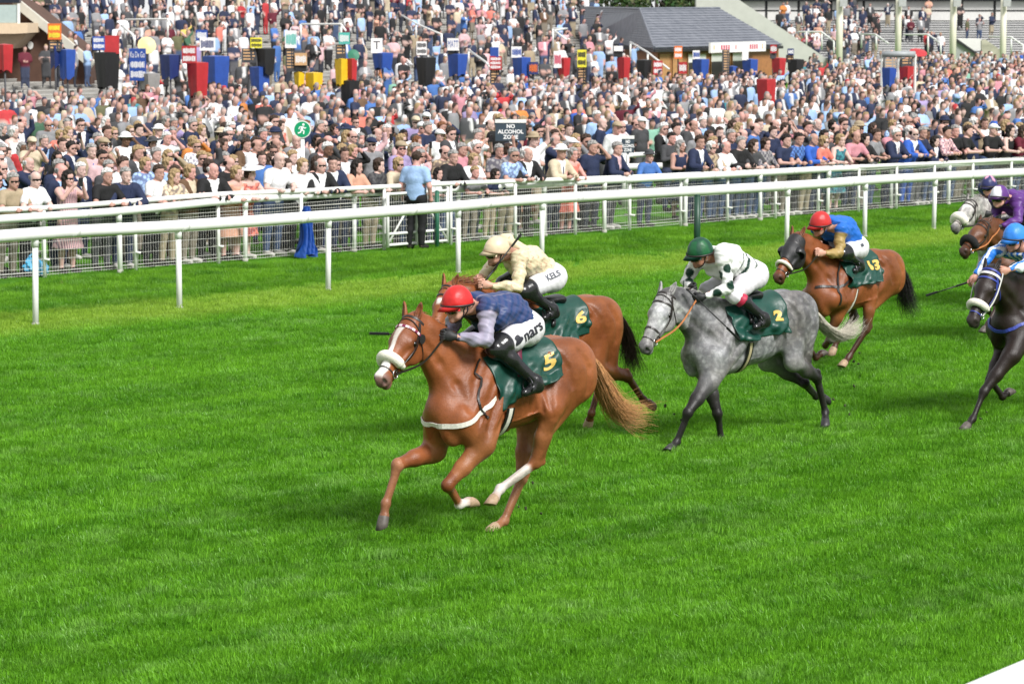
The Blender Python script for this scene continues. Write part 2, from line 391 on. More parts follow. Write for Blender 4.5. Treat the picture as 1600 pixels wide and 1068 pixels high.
def grass_material():
    m, nt, b = mat_base('grass_blades')
    geo = nt.nodes.new('ShaderNodeNewGeometry'); at = nt.nodes.new('ShaderNodeAttribute'); at.attribute_name = 'rnd'
    pos = geo.outputs['Position']
    dot = nt.nodes.new('ShaderNodeVectorMath'); dot.operation = 'DOT_PRODUCT'; dot.inputs[1].default_value = (ND[0], ND[1], 0); nt.links.new(pos, dot.inputs[0])
    n1 = add_noise(nt, .42, 6, pos, .62); n2 = add_noise(nt, 6.5, 4, pos, .65)
    mp = nt.nodes.new('ShaderNodeMapping'); mp.inputs['Rotation'].default_value = (0, 0, -math.atan2(TD[1], TD[0])); nt.links.new(pos, mp.inputs[0])
    mp2 = nt.nodes.new('ShaderNodeMapping'); mp2.inputs['Scale'].default_value = (.10, .9, .1); nt.links.new(mp.outputs[0], mp2.inputs[0])
    n3 = add_noise(nt, 1.4, 4, mp2.outputs[0])                       # long mowing streaks along the course
    ad = nt.nodes.new('ShaderNodeMath'); ad.operation = 'ADD'; st = nt.nodes.new('ShaderNodeMath'); st.operation = 'MULTIPLY_ADD'; st.inputs[1].default_value = 1.7; st.inputs[2].default_value = -.35; nt.links.new(n3.outputs[0], st.inputs[0]); nt.links.new(n1.outputs[0], ad.inputs[0]); nt.links.new(st.outputs[0], ad.inputs[1])
    ad2 = nt.nodes.new('ShaderNodeMath'); ad2.operation = 'MULTIPLY_ADD'; ad2.inputs[1].default_value = 1.5; nt.links.new(n2.outputs[0], ad2.inputs[0]); nt.links.new(ad.outputs[0], ad2.inputs[2])
    mr = nt.nodes.new('ShaderNodeMapRange'); mr.inputs[1].default_value = 1.2; mr.inputs[2].default_value = 2.25; nt.links.new(ad2.outputs[0], mr.inputs[0])
    c1 = ramp(nt, mr.outputs[0], G_DARK, G_LIGHT, (0, 1))
    c2 = ramp(nt, at.outputs['Fac'], (.62, .66, .6), (1.32, 1.28, 1.5), (0, 1))
    col = mixc(nt, 1.0, c1.outputs[0], c2.outputs[0], 'MULTIPLY')
    np_ = add_noise(nt, 2.3, 6, mp2.outputs[0], .7); np2 = add_noise(nt, 3.4, 5, pos, .65); mm = nt.nodes.new('ShaderNodeMath'); mm.operation = 'ADD'; nt.links.new(np_.outputs[0], mm.inputs[0]); nt.links.new(np2.outputs[0], mm.inputs[1])
    rp = ramp(nt, mm.outputs[0], (0, 0, 0), (.55, .55, .55), (.0, 1.0)); rp.color_ramp.elements[0].position = .0
    mrp = nt.nodes.new('ShaderNodeMapRange'); mrp.inputs[1].default_value = 1.02; mrp.inputs[2].default_value = 1.28; mrp.inputs[4].default_value = .55; nt.links.new(mm.outputs[0], mrp.inputs[0]); nt.nodes.remove(rp)
    col = mixc(nt, mrp.outputs[0], col, (.27, .47, .125))                # paler, bluish tufts
    # worn paler strip beside the running rail, longer darker grass on the bank behind it
    r = nt.nodes.new('ShaderNodeValToRGB'); cr = r.color_ramp; cr.elements[0].position = 0; cr.elements[0].color = (0, 0, 0, 1); cr.elements[1].position = 1; cr.elements[1].color = (0, 0, 0, 1)
    for p_, v in ((.30, 0), (.46, 1), (.62, .8), (.70, 0)): e = cr.elements.new(p_); e.color = (v,) * 3 + (1,)
    mr2 = nt.nodes.new('ShaderNodeMapRange'); mr2.inputs[1].default_value = 31; mr2.inputs[2].default_value = 39
    ns = add_noise(nt, .9, 3, pos); ma = nt.nodes.new('ShaderNodeMath'); ma.operation = 'MULTIPLY_ADD'; ma.inputs[1].default_value = 1.6; nt.links.new(ns.outputs[0], ma.inputs[0]); nt.links.new(dot.outputs['Value'], ma.inputs[2])
    nt.links.new(ma.outputs[0], mr2.inputs[0]); nt.links.new(mr2.outputs[0], r.inputs[0])
    gt = nt.nodes.new('ShaderNodeMath'); gt.operation = 'MULTIPLY'; gt.inputs[1].default_value = .75; nt.links.new(r.outputs[0], gt.inputs[0])
    col = mixc(nt, gt.outputs[0], col, G_WORN)
    far = nt.nodes.new('ShaderNodeMapRange'); far.inputs[1].default_value = 35.6; far.inputs[2].default_value = 36.6; far.inputs[4].default_value = .8; nt.links.new(dot.outputs['Value'], far.inputs[0])
    nb = add_noise(nt, 1.1, 5, pos, .65); rb = ramp(nt, nb.outputs[0], (.062, .20, .010), (.22, .47, .032), (.36, .62))
    col = mixc(nt, far.outputs[0], col, rb.outputs[0])
    nd = add_noise(nt, 2.6, 5, pos, .6); rd = ramp(nt, nd.outputs[0], (0, 0, 0), (.8, .8, .8), (.70, .76)); col = mixc(nt, rd.outputs[0], col, (.16, .12, .05))   # old scrapes
    nt.links.new(col, b.inputs['Base Color']); b.inputs['Roughness'].default_value = .42; b.inputs['Specular IOR Level'].default_value = .42
    tr = nt.nodes.new('ShaderNodeBsdfTranslucent'); nt.links.new(col, tr.inputs[0]); ms = nt.nodes.new('ShaderNodeMixShader'); ms.inputs[0].default_value = .35
    out = nt.nodes['Material Output']; nt.links.new(b.outputs[0], ms.inputs[1]); nt.links.new(tr.outputs[0], ms.inputs[2]); nt.links.new(ms.outputs[0], out.inputs[0])
    return m
G_DARK, G_LIGHT, G_WORN = (.062, .228, .007), (.205, .490, .026), (.37, .54, .065)
def make_grass(nblade=330, npatch=29000):
    r = np.random.default_rng(5); V = []; F = []; A = []
    R = .25
    for i in range(nblade):
        rad = R * math.sqrt(r.uniform(0, 1)); a = r.uniform(0, 6.283); x, y = rad * math.cos(a), rad * math.sin(a)
        h = r.uniform(.026, .066); w = r.uniform(.0022, .0038); t = r.uniform(0, 6.283); lean = r.uniform(.1, .75) * h; lt = r.normal(0, 1.1)
        dx, dy = math.cos(t) * w, math.sin(t) * w; lx, ly = math.cos(lt) * lean, math.sin(lt) * lean; k = len(V)
        V += [(x - dx, y - dy, -.01), (x + dx, y + dy, -.01), (x - dx * .8 + lx * .35, y - dy * .8 + ly * .35, h * .6), (x + dx * .8 + lx * .35, y + dy * .8 + ly * .35, h * .6), (x + lx, y + ly, h)]
        F += [(k, k + 1, k + 3, k + 2), (k + 2, k + 3, k + 4)]; A += [r.uniform(0, 1)] * 5
    me = mesh_np('grass', V, F); at = me.attributes.new('rnd', 'FLOAT', 'POINT'); at.data.foreach_set('value', np.array(A, np.float32))
    o = link('grass', me, grass_material()); tag(o, 'short green turf grass covering the racecourse', 'grass', kind='stuff')
    ng = bpy.data.node_groups.new('grass_scatter', 'GeometryNodeTree'); N = ng.nodes; L = ng.links
    ng.interface.new_socket('Geometry', in_out='INPUT', socket_type='NodeSocketGeometry'); ng.interface.new_socket('Geometry', in_out='OUTPUT', socket_type='NodeSocketGeometry')
    gi, go = N.new('NodeGroupInput'), N.new('NodeGroupOutput')
    def mth(op, a, b=None, c=None):
        n = N.new('ShaderNodeMath'); n.operation = op
        for k, v in enumerate((a, b, c)):
            if v is None: continue
            if isinstance(v, (int, float)): n.inputs[k].default_value = v
            else: L.new(v, n.inputs[k])
        return n.outputs[0]
    def rnd(lo, hi, seed):
        n = N.new('FunctionNodeRandomValue'); n.data_type = 'FLOAT'
        fl = [s for s in n.inputs if s.type == 'VALUE']; fl[0].default_value = lo; fl[1].default_value = hi
        sd = [s for s in n.inputs if s.name == 'Seed'][0]; sd.default_value = seed
        return [s for s in n.outputs if s.type == 'VALUE'][0]
    Y = mth('MULTIPLY_ADD', mth('POWER', rnd(0, 1, 1), 1.15), 49.0, 18.2)
    X = mth('MULTIPLY', rnd(-1, 1, 2), mth('MULTIPLY_ADD', Y, .172, 3.2))
    cx = N.new('ShaderNodeCombineXYZ'); L.new(X, cx.inputs[0]); L.new(Y, cx.inputs[1])
    pts = N.new('GeometryNodePoints'); pts.inputs['Count'].default_value = npatch; L.new(cx.outputs[0], pts.inputs['Position'])
    ps = N.new('GeometryNodeInputPosition'); sx = N.new('ShaderNodeSeparateXYZ'); L.new(ps.outputs[0], sx.inputs[0])
    nn = mth('ADD', mth('MULTIPLY', sx.outputs[0], float(ND[0])), mth('MULTIPLY', sx.outputs[1], float(ND[1])))
    dl = N.new('GeometryNodeDeleteGeometry'); cmp_ = mth('GREATER_THAN', nn, 39.15); L.new(pts.outputs[0], dl.inputs[0]); L.new(cmp_, dl.inputs['Selection'])
    ip = N.new('GeometryNodeInstanceOnPoints'); L.new(dl.outputs[0], ip.inputs['Points']); L.new(gi.outputs[0], ip.inputs['Instance'])
    nz = N.new('ShaderNodeTexNoise'); nz.inputs['Scale'].default_value = 1.1; nz.inputs['Detail'].default_value = 3; L.new(ps.outputs[0], nz.inputs['Vector'])
    lean = mth('MULTIPLY_ADD', nz.outputs[0], 9.0, rnd(-.7, .7, 3))     # neighbouring tufts lie the same way
    rx = N.new('ShaderNodeCombineXYZ'); L.new(lean, rx.inputs[2]); L.new(rnd(-.22, .22, 8), rx.inputs[0]); L.new(rnd(-.22, .22, 9), rx.inputs[1])
    L.new(rx.outputs[0], ip.inputs['Rotation'])
    bank = mth('GREATER_THAN', nn, 35.7); nz2 = N.new('ShaderNodeTexNoise'); nz2.inputs['Scale'].default_value = 3.6; nz2.inputs['Detail'].default_value = 4; L.new(ps.outputs[0], nz2.inputs['Vector'])
    sc = mth('MULTIPLY', mth('MULTIPLY_ADD', nz2.outputs[0], 1.5, rnd(-.10, .40, 4)), mth('MULTIPLY_ADD', bank, .35, 1.0))
    cs = N.new('ShaderNodeCombineXYZ'); one = mth('ADD', 1.0, 0.0); L.new(one, cs.inputs[0]); L.new(one, cs.inputs[1]); L.new(sc, cs.inputs[2]); L.new(cs.outputs[0], ip.inputs['Scale'])
    L.new(ip.outputs[0], go.inputs[0])
    md = o.modifiers.new('scatter', 'NODES'); md.node_group = ng
make_grass()

# ------------------------------------------------------------------ rails and fence
white_pl = M('rail_plastic_white', (.79, .79, .77), .45, .07, 2.5, .15, spec=.45)
white_pl2 = M('rail_paint_white', (.74, .74, .71), .5, .06, 6)
wire_mat = M('wire_galvanised', (.62, .61, .58), .5, .12, 20)
def rail(name, label, base, ctr, r, post_r, mat, sy=1.0, postmat=None, ends=()):
    root = empty(name, (0, 0, 0), 0, label, 'rail')
    B = [ground(*b) for b in base]; C3 = []
    for (x, y), g in zip(ctr, B): C3.append(at_depth(x, y, g[1]))
    pts = spline(np.array(C3), 90); mb = MB(); mb.tube(pts, r, 14, sy=sy); mb.build('top_rail', mat, root, True)
    for k in range(4, 90, 7):                                  # sleeves where the lengths of rail join
        a_, b_ = pts[k], pts[k + 1]; d_ = nrm(b_ - a_); mb = MB(); mb.tube([a_ - d_ * .07, a_ + d_ * .07], r * 1.025, 14, sy=sy); mb.build('rail_sleeve', mat, root, True)
    for i, (g, c) in enumerate(zip(B, C3)):
        if i in ends: continue
        mb = MB(); top = np.array([g[0], g[1], c[2] - r * sy * .5]); lean = np.array([random.uniform(-.015, .015), 0, 0])
        mb.tube([[g[0] + lean[0], g[1], -.05], [g[0] + lean[0] * .5, g[1], .5], top], post_r, 10); po = mb.build('post', postmat or mat, root, True)
        mb = MB(); mb.tube([top - [0, 0, .14], top + [0, 0, .02]], post_r * 1.25, 10); mb.build('bracket', postmat or mat, po, True)
        mb = MB(); mb.tube([[g[0] + lean[0], g[1], -.03], [g[0] + lean[0], g[1], .05]], post_r * 1.3, 10); mb.build('ground_socket', M('socket_dirty', (.35, .35, .30), .8, .3, 20), po, True)
    root.location = (0, 0, 0); return B, C3
rail('running_rail', 'thick white running rail nearest the horses on white posts',
     [(-240, 545), (57, 510), (280, 484), (514, 456), (716, 429), (847, 412), (1230, 384), (1351, 372), (1460, 360), (1640, 338), (1800, 322)],
     [(-240, 390), (57, 365), (280, 353), (514, 337), (716, 322), (847, 311), (1230, 290.5), (1351, 282), (1460, 276), (1640, 267), (1800, 259)], .092, .043, white_pl, .95)
B2, C2 = rail('outer_rail', 'slimmer white outer rail standing just in front of the mesh fence',
     [(-180, 460), (-20, 443), (187, 426), (384, 408), (554, 393), (716, 378), (850, 369), (944, 363), (1071, 353), (1187, 344), (1294, 335), (1392, 325.5), (1482, 319), (1620, 307), (1760, 297)],
     [(-180, 358), (-20, 344), (187, 330), (384, 311), (554, 302), (716, 295), (850, 287), (944, 282), (1071, 276), (1187, 270), (1294, 264), (1392, 260), (1482, 256), (1620, 250), (1760, 245)], .072, .042, white_pl, .95)
def crowd_fence():
    root = empty('mesh_fence', (0, 0, 0), 0, 'white wire mesh fence with a top rail that the front row leans on', 'fence')
    nf = 39.95; z = .0
    cols = [-170, -60, 67, 210, 340, 470, 600, 704, 805, 899, 984, 1064, 1137, 1212, 1279, 1342, 1401, 1460, 1520, 1580, 1640, 1720]
    P = [on_line(c, nf) for c in cols]
    H0 = [at_depth(c, np.interp(c, [0, 100, 350, 420, 700, 1000, 1600], [329, 323, 303, 301, 287, 276, 249]), p[1])[2] for c, p in zip(cols, P)]
    mb = MB(); mb.tube(spline([p + [0, 0, h] for p, h in zip(P, H0)], 120), .045, 10); mb.build('top_rail', white_pl2, root, True)
    for i, (p, h) in enumerate(zip(P, H0)):
        mb = MB(); mb.tube([p - [0, 0, .05], p + [0, 0, h]], .032, 8); mb.tube([p + [-.09, .09, .30], p + [.09, -.09, .30]], .022, 6); mb.build('post', white_pl2, root, True)
    for i in range(len(P) - 1):
        if cols[i] == 600: continue
        a, b = P[i], P[i + 1]; L = np.linalg.norm(b - a); d = (b - a) / L; mb = MB(); top = .96
        zs = [.05, .10, .16, .30, .44, .58, .72, .83, .89, .95]
        sag = lambda u: .012 * math.sin(u * 3.1) * (1 + .6 * math.sin(i * 2.1))
        for q in zs: mb.tube([a + d * .03 + [0, 0, q], (a + b) / 2 + [0, 0, q + .01 * math.sin(i + q * 9)], b - d * .03 + [0, 0, q]], .0034, 4, False)
        n = int(L / .055)
        for k in range(1, n): 
            c = a + d * (L * k / n); mb.tube([c + [0, 0, .03], c + [0, 0, top]], .0018, 3, False)
        for q in (.10, .89):                                         # pressed folds of the panel
            mb.tube([a + d * .03 + [.018, -.018, q], b - d * .03 + [.018, -.018, q]], .0045, 4, False)
        tag(mb.build('mesh_panel', wire_mat, root), kind=None)
crowd_fence()
def gate():
    a, b = on_line(603, 39.80), on_line(701, 39.80); m = (a + b) / 2
    root = empty('gate', (0, 0, 0), 0, 'white double gate with crossed braces in the mesh fence', 'gate')
    for p, q in ((a, m), (m, b)):
        d = (q - p); L = np.linalg.norm(d); d /= L; p2, q2 = p + d * .04, q - d * .04
        mb = MB()
        for zz in (.10, .30, 1.02): mb.tube([p2 + [0, 0, zz], q2 + [0, 0, zz]], .026, 8)
        for w in (p2, q2): mb.tube([w + [0, 0, .06], w + [0, 0, 1.05]], .030, 8)
        lf = mb.build('leaf_frame', white_pl2, root, True)
        mb = MB(); mb.tube([p2 + [0, 0, .12], q2 + [0, 0, 1.0]] if p is a else [p2 + [0, 0, 1.0], q2 + [0, 0, .12]], .020, 8); mb.build('brace', white_pl2, root, True)
        mb = MB(); n = int(L / .06)
        for k in range(1, n): c = p2 + d * (L * k / n - .03); mb.tube([c + [0, 0, .1], c + [0, 0, 1.0]], .0028, 3, False)
        for k in range(1, 8): mb.tube([p2 + [0, 0, .1 + k * .11], q2 + [0, 0, .1 + k * .11]], .0035, 4, False)
        mb.build('mesh_panel', wire_mat, root)
gate()
def post(name, label, px, py, h, r, mat, cat='post'):
    g_ = ground(px, py); mb = MB(); mb.tube([g_ - [0, 0, .1], g_ + [0, 0, h]], r, 12); mb.tube([g_ + [0, 0, h], g_ + [0, 0, h + .02]], [r * 1.05, r * .6], 12); return tag(mb.build(name, mat, None, True), label, cat)
dgreen = M('paint_dark_green', (.010, .050, .028), .45, .15)
post('marker_post', 'thick dark green post beside the running rail above the green cap', 1089, 401, 1.08, .058, dgreen)
post('gate_post', 'thin dark green post in front of the white gate', 683, 386, 1.02, .040, M('paint_mid_green', (.02, .12, .07), .5))
# near rail crossing the bottom right corner of the view
def near_rail():
    root = empty('near_rail', (0, 0, 0), 0, 'white rail close to the camera cutting the bottom right corner', 'rail')
    a, b = at_depth(1397, 1157, 13.2), at_depth(1757, 1001, 15.2); d = nrm(b - a); mb = MB(); mb.tube([a - d * 3, a, b, b + d * 6], .11, 20); mb.build('top_rail', white_pl, root, True)
    for q in (b + d * .8, a - d * 1.2): mb = MB(); mb.tube([[q[0], q[1], -.1], [q[0], q[1], q[2]]], .05, 10); mb.build('post', white_pl, root, True)
near_rail()
# ------------------------------------------------------------------ exit sign
def exit_sign():
    g_ = ground(474, 397); Y = g_[1]; root = empty('exit_sign', g_, 0, 'round green exit sign with white running figure on a white pole', 'sign')
    c = at_depth(474, 202, Y); z = c[2]; mb = MB(); mb.tube([[0, 0, -.1], [0, 0, z - .05]], .036, 12); mb.build('pole', white_pl2, root, True)
    t = np.linspace(0, 2 * math.pi, 40, endpoint=False)
    disc = lambda r, y0, y1: MB().prism([(r * math.cos(a), r * math.sin(a)) for a in t], y0, y1, ((0, 0, z), (1, 0, 0), (0, 0, 1), (0, -1, 0)))
    disc(.155, .030, .052).build('sign_rim', white_pl2, root); f = disc(.138, .046, .058).build('sign_face', M('sign_green', (.0, .28, .12), .4, .04), root)
    mb = MB(); fr = ((0, 0, z), (1, 0, 0), (0, 0, 1), (0, -1, 0))
    mb.prism([(.022 + .022 * math.cos(a), .085 + .022 * math.sin(a)) for a in t[::3]], .058, .062, fr)
    def limb(p, w):
        p = np.array(p, float); dv = np.gradient(p, axis=0); dv /= np.linalg.norm(dv, axis=1)[:, None]; nn = np.stack([-dv[:, 1], dv[:, 0]], 1) * w / 2
        mb.prism([tuple(q) for q in np.concatenate([p + nn, (p - nn)[::-1]])][::-1], .058, .0615 + .0004 * len(mb.v), fr)
    limb([(.005, .052), (-.012, -.012)], .042); limb([(-.012, -.008), (.032, -.030), (.022, -.082)], .024); limb([(-.016, -.012), (-.030, -.052), (-.078, -.066)], .024)
    limb([(.012, .045), (.048, .018), (.072, .034)], .018); limb([(-.002, .048), (-.045, .040), (-.060, .004)], .018)
    mb.build('running_figure', M('print_white', (.8, .8, .8), .5, .02), f)
exit_sign()
def alcohol_sign(px, py, w, h, Y, label, zg=0.0):
    c = at_depth(px, py, Y); root = empty('warning_sign', (c[0], c[1], zg), .0, label, 'sign', None); z = c[2] - zg
    mb = MB(); mb.box((0, 0, z), (w, .03, h)); bd = mb.build('board', M('board_slate', (.035, .055, .075), .5, .1), root)
    mb = MB(); mb.box((0, 0, z + h / 2 + .035), (w * 1.02, .05, .07)); mb.build('board_top', white_pl2, root)
    mb = MB(); mb.tube([(0, .04, -.05), (0, .04, z + h / 2)], .03, 8); mb.build('post', white_pl2, root, True)
    for i, tx in enumerate(('NO', 'ALCOHOL', 'ZONE')):
        V, F = text_mesh(tx, h * .30, .5, .004); V = np.stack([V[:, 0] * min(1, w / (h * 1.35)), 0 * V[:, 0] - .0185, V[:, 1] + z + h * (.30 - .30 * i)], 1)
        link('lettering', mesh_np('lettering', V, F), M('print_white', (.8, .8, .8), .5, .02), bd)
alcohol_sign(798, 206, .62, .36, 62, 'dark slate no alcohol sign above the crowd left of centre')
alcohol_sign(981, 228, .27, .30, 66, 'smaller dark slate no alcohol sign beside the white barrier')
def barrier():
    root = empty('walkway_barrier', (0, 0, 0), 0, 'white tubular barrier jutting into the crowd behind the fence', 'barrier')
    a, b = at_depth(955, 262, 64), at_depth(1066, 258, 69.5); a2, b2 = at_depth(975, 243, 67), at_depth(1066, 238, 71)
    mb = MB(); mb.tube(spline([a, (a + b) / 2, b], 8), .075, 10); mb.build('front_tube', white_pl, root, True)
    mb = MB(); mb.tube(spline([a2, (a2 + b2) / 2, b2], 8), .055, 10); mb.build('back_tube', white_pl, root, True)
    for q in (a, b, a2, b2): mb = MB(); mb.tube([(q[0], q[1], -.05), q], .045, 8); mb.build('post', white_pl2, root, True)
barrier()
def blue_coat():
    c = on_line(477, 39.62); n, m = 22, 26; V = []
    for i in range(m):
        v = i / (m - 1)
        for j in range(n):
            u = j / (n - 1) - .5; w = (.19 + .15 * v ** 1.2 if v > .18 else .10 + .55 * v) * (1 + .10 * math.sin(v * 9))
            fold = .075 * math.sin(u * 23 + v * 3 + math.sin(v * 7)) * (.3 + v) + .05 * math.cos(u * 3)
            dx, dn = u * w, -.03 - fold; z = .92 - v * .86 + .04 * math.cos(u * 8) * v
            p = c + np.array([TD[0] * dx + ND[0] * dn, TD[1] * dx + ND[1] * dn, z]); V.append(p)
    V = np.array(V); back = V + np.array([ND[0], ND[1], 0]) * .05
    F = [(i * n + j, i * n + j + 1, (i + 1) * n + j + 1, (i + 1) * n + j) for i in range(m - 1) for j in range(n - 1)]; N = n * m
    F += [tuple(q + N for q in f[::-1]) for f in F]
    o = link('coat', mesh_np('coat', np.concatenate([V, back]), F), M('waterproof_blue', (.012, .065, .32), .4, .15, 12, .3), None, True); tag(o, 'blue waterproof coat hung over the mesh fence under the exit sign', 'coat')
blue_coat()

def carrier_bag():
    p = on_line(50, 40.25); pr = [ell((0, 0, .15), (.20, .12, .15), .05), ell((-.10, .02, .20), (.10, .09, .13), .05), ell((.12, 0, .11), (.13, .10, .11), .05), cap((-.08, 0, .28), (-.02, 0, .38), .03, .012, .04), cap((.07, 0, .26), (.03, 0, .37), .03, .012, .04)]
    V, F = surf(pr, .016, 0); V = V + .012 * np.sin(V[:, :1] * 55 + V[:, 2:] * 40) * np.array([1, 1, .4]) + .007 * np.sin(V[:, 2:] * 90 + V[:, 1:2] * 60)
    o = link('carrier_bag', mesh_np('carrier_bag', V, F), M('bag_sky_blue', (.06, .36, .62), .4, .15, 9), None, False); o.location = p; tag(o, 'bright sky blue carrier bag on the ground behind the mesh fence at far left', 'bag')
carrier_bag()
# ------------------------------------------------------------------ lawn, terraces, buildings behind the crowd
conc = M('concrete_grey', (.26, .25, .23), .85, .15, 2.5, .2); cream = M('render_cream', (.52, .50, .43), .8, .08, 2)
brown = M('brick_brown', (.085, .042, .027), .85, .2, 3, .3); dark = M('paint_charcoal', (.022, .023, .025), .6, .2)
def lawn_bank():
    n = np.array([44, 57, 62, 67, 72, 78, 80.2]); t = np.linspace(-20, 170, 40); V = [tn(b, a, float(zlawn(a)) + .006 - (.0 if a > 57 else .03)) for a in n for b in t]; m = len(t)
    F = np.array([(i * m + j, i * m + j + 1, (i + 1) * m + j + 1, (i + 1) * m + j) for i in range(len(n) - 1) for j in range(m - 1)])
    tag(link('lawn', mesh_np('lawn', V, F), M('lawn_worn', (.075, .11, .035), .95, .25, 1.5), None, True), kind='structure')
lawn_bank()
TER_N0, TER_DN, TER_DZ, TER_Z0, TER_K = 80.0, 1.3, .108, .10, 34
def terr_z(n): return TER_Z0 + TER_DZ * (np.floor((np.asarray(n) - TER_N0) / TER_DN) + 1)
def terr_end(n): return 93 + (n - 80) * 1.02
def terraces():
    root = empty('terrace', (0, 0, 0), 0, 'grey concrete terrace steps packed with standing racegoers', 'terrace')
    for i in range(TER_K):
        n0, z = TER_N0 + i * TER_DN, TER_Z0 + TER_DZ * (i + 1); t1 = terr_end(n0); mb = MB()
        o = tn(0, n0); mb.prism([(30, 0), (t1, 0), (t1 + TER_DN, TER_DN + .003), (30, TER_DN + .003)], -.2, z, (o, (TD[0], TD[1], 0), (ND[0], ND[1], 0), (0, 0, 1))); mb.build('step', conc, root)
        if i % 1 == 0:
            mb = MB(); mb.prism([(30, -.008), (t1, -.008), (t1, .05), (30, .05)], z - .03, z + .004, (o, (TD[0], TD[1], 0), (ND[0], ND[1], 0), (0, 0, 1))); mb.build('nosing', M('nosing_pale', (.42, .41, .38), .8), root)
terraces()
def handrail(label, pts, Y, r=.035, legs=()):
    """white tubular handrail; pts are image positions at depth Y"""
    root = empty('handrail', (0, 0, 0), 0, label, 'handrail', 'white handrails on the terraces')
    P = [at_depth(x, y, Y + k) for x, y, k in pts]; mb = MB(); mb.tube(P, r, 8); mb.build('rail', white_pl2, root, True)
    for x, y0, y1, k in legs: a, b = at_depth(x, y0, Y + k), at_depth(x, y1, Y + k); mb = MB(); mb.tube([a, b], r, 8); mb.build('upright', white_pl2, root, True)
for lb, pts, Y, legs in (
    ('white handrail on the upper left terrace above the round yellow sign', [(190, 40, -6), (208, 55, -8), (210, 66, -8)], 112, [(210, 55, 75, -8)]),
    ('white handrail with a level top on the left terrace near the tall pale post', [(195, 31, 0), (262, 30, 0), (266, 40, -2)], 122, [(195, 31, 60, 0), (262, 30, 60, 0)]),
    ('white handrail above the yellow covered stands', [(470, 38, 0), (533, 38, 0), (540, 48, -3)], 124, [(470, 38, 62, 0), (533, 38, 62, 0)]),
    ('white sloping handrail descending right of the white MATT board', [(628, 24, 10), (650, 37, 5), (690, 54, 0)], 128, [(650, 37, 60, 5), (690, 54, 75, 0)]),
    ('white handrail above the yellow board right of centre', [(864, 45, 0), (886, 45, 0), (866, 48, -1), (885, 62, -3)], 132, [(864, 45, 75, 0)]),
    ('white handrail running down to the red covered stand', [(732, 78, 8), (760, 98, 0), (764, 104, -2)], 112, [(732, 78, 100, 8)]),
    ('thin white handrail sloping past the slate roof gable', [(985, 66, 8), (1012, 82, 3), (1045, 108, -2)], 122, [(985, 66, 90, 8), (1012, 82, 105, 3)])):
    handrail(lb, pts, Y, .04, legs)
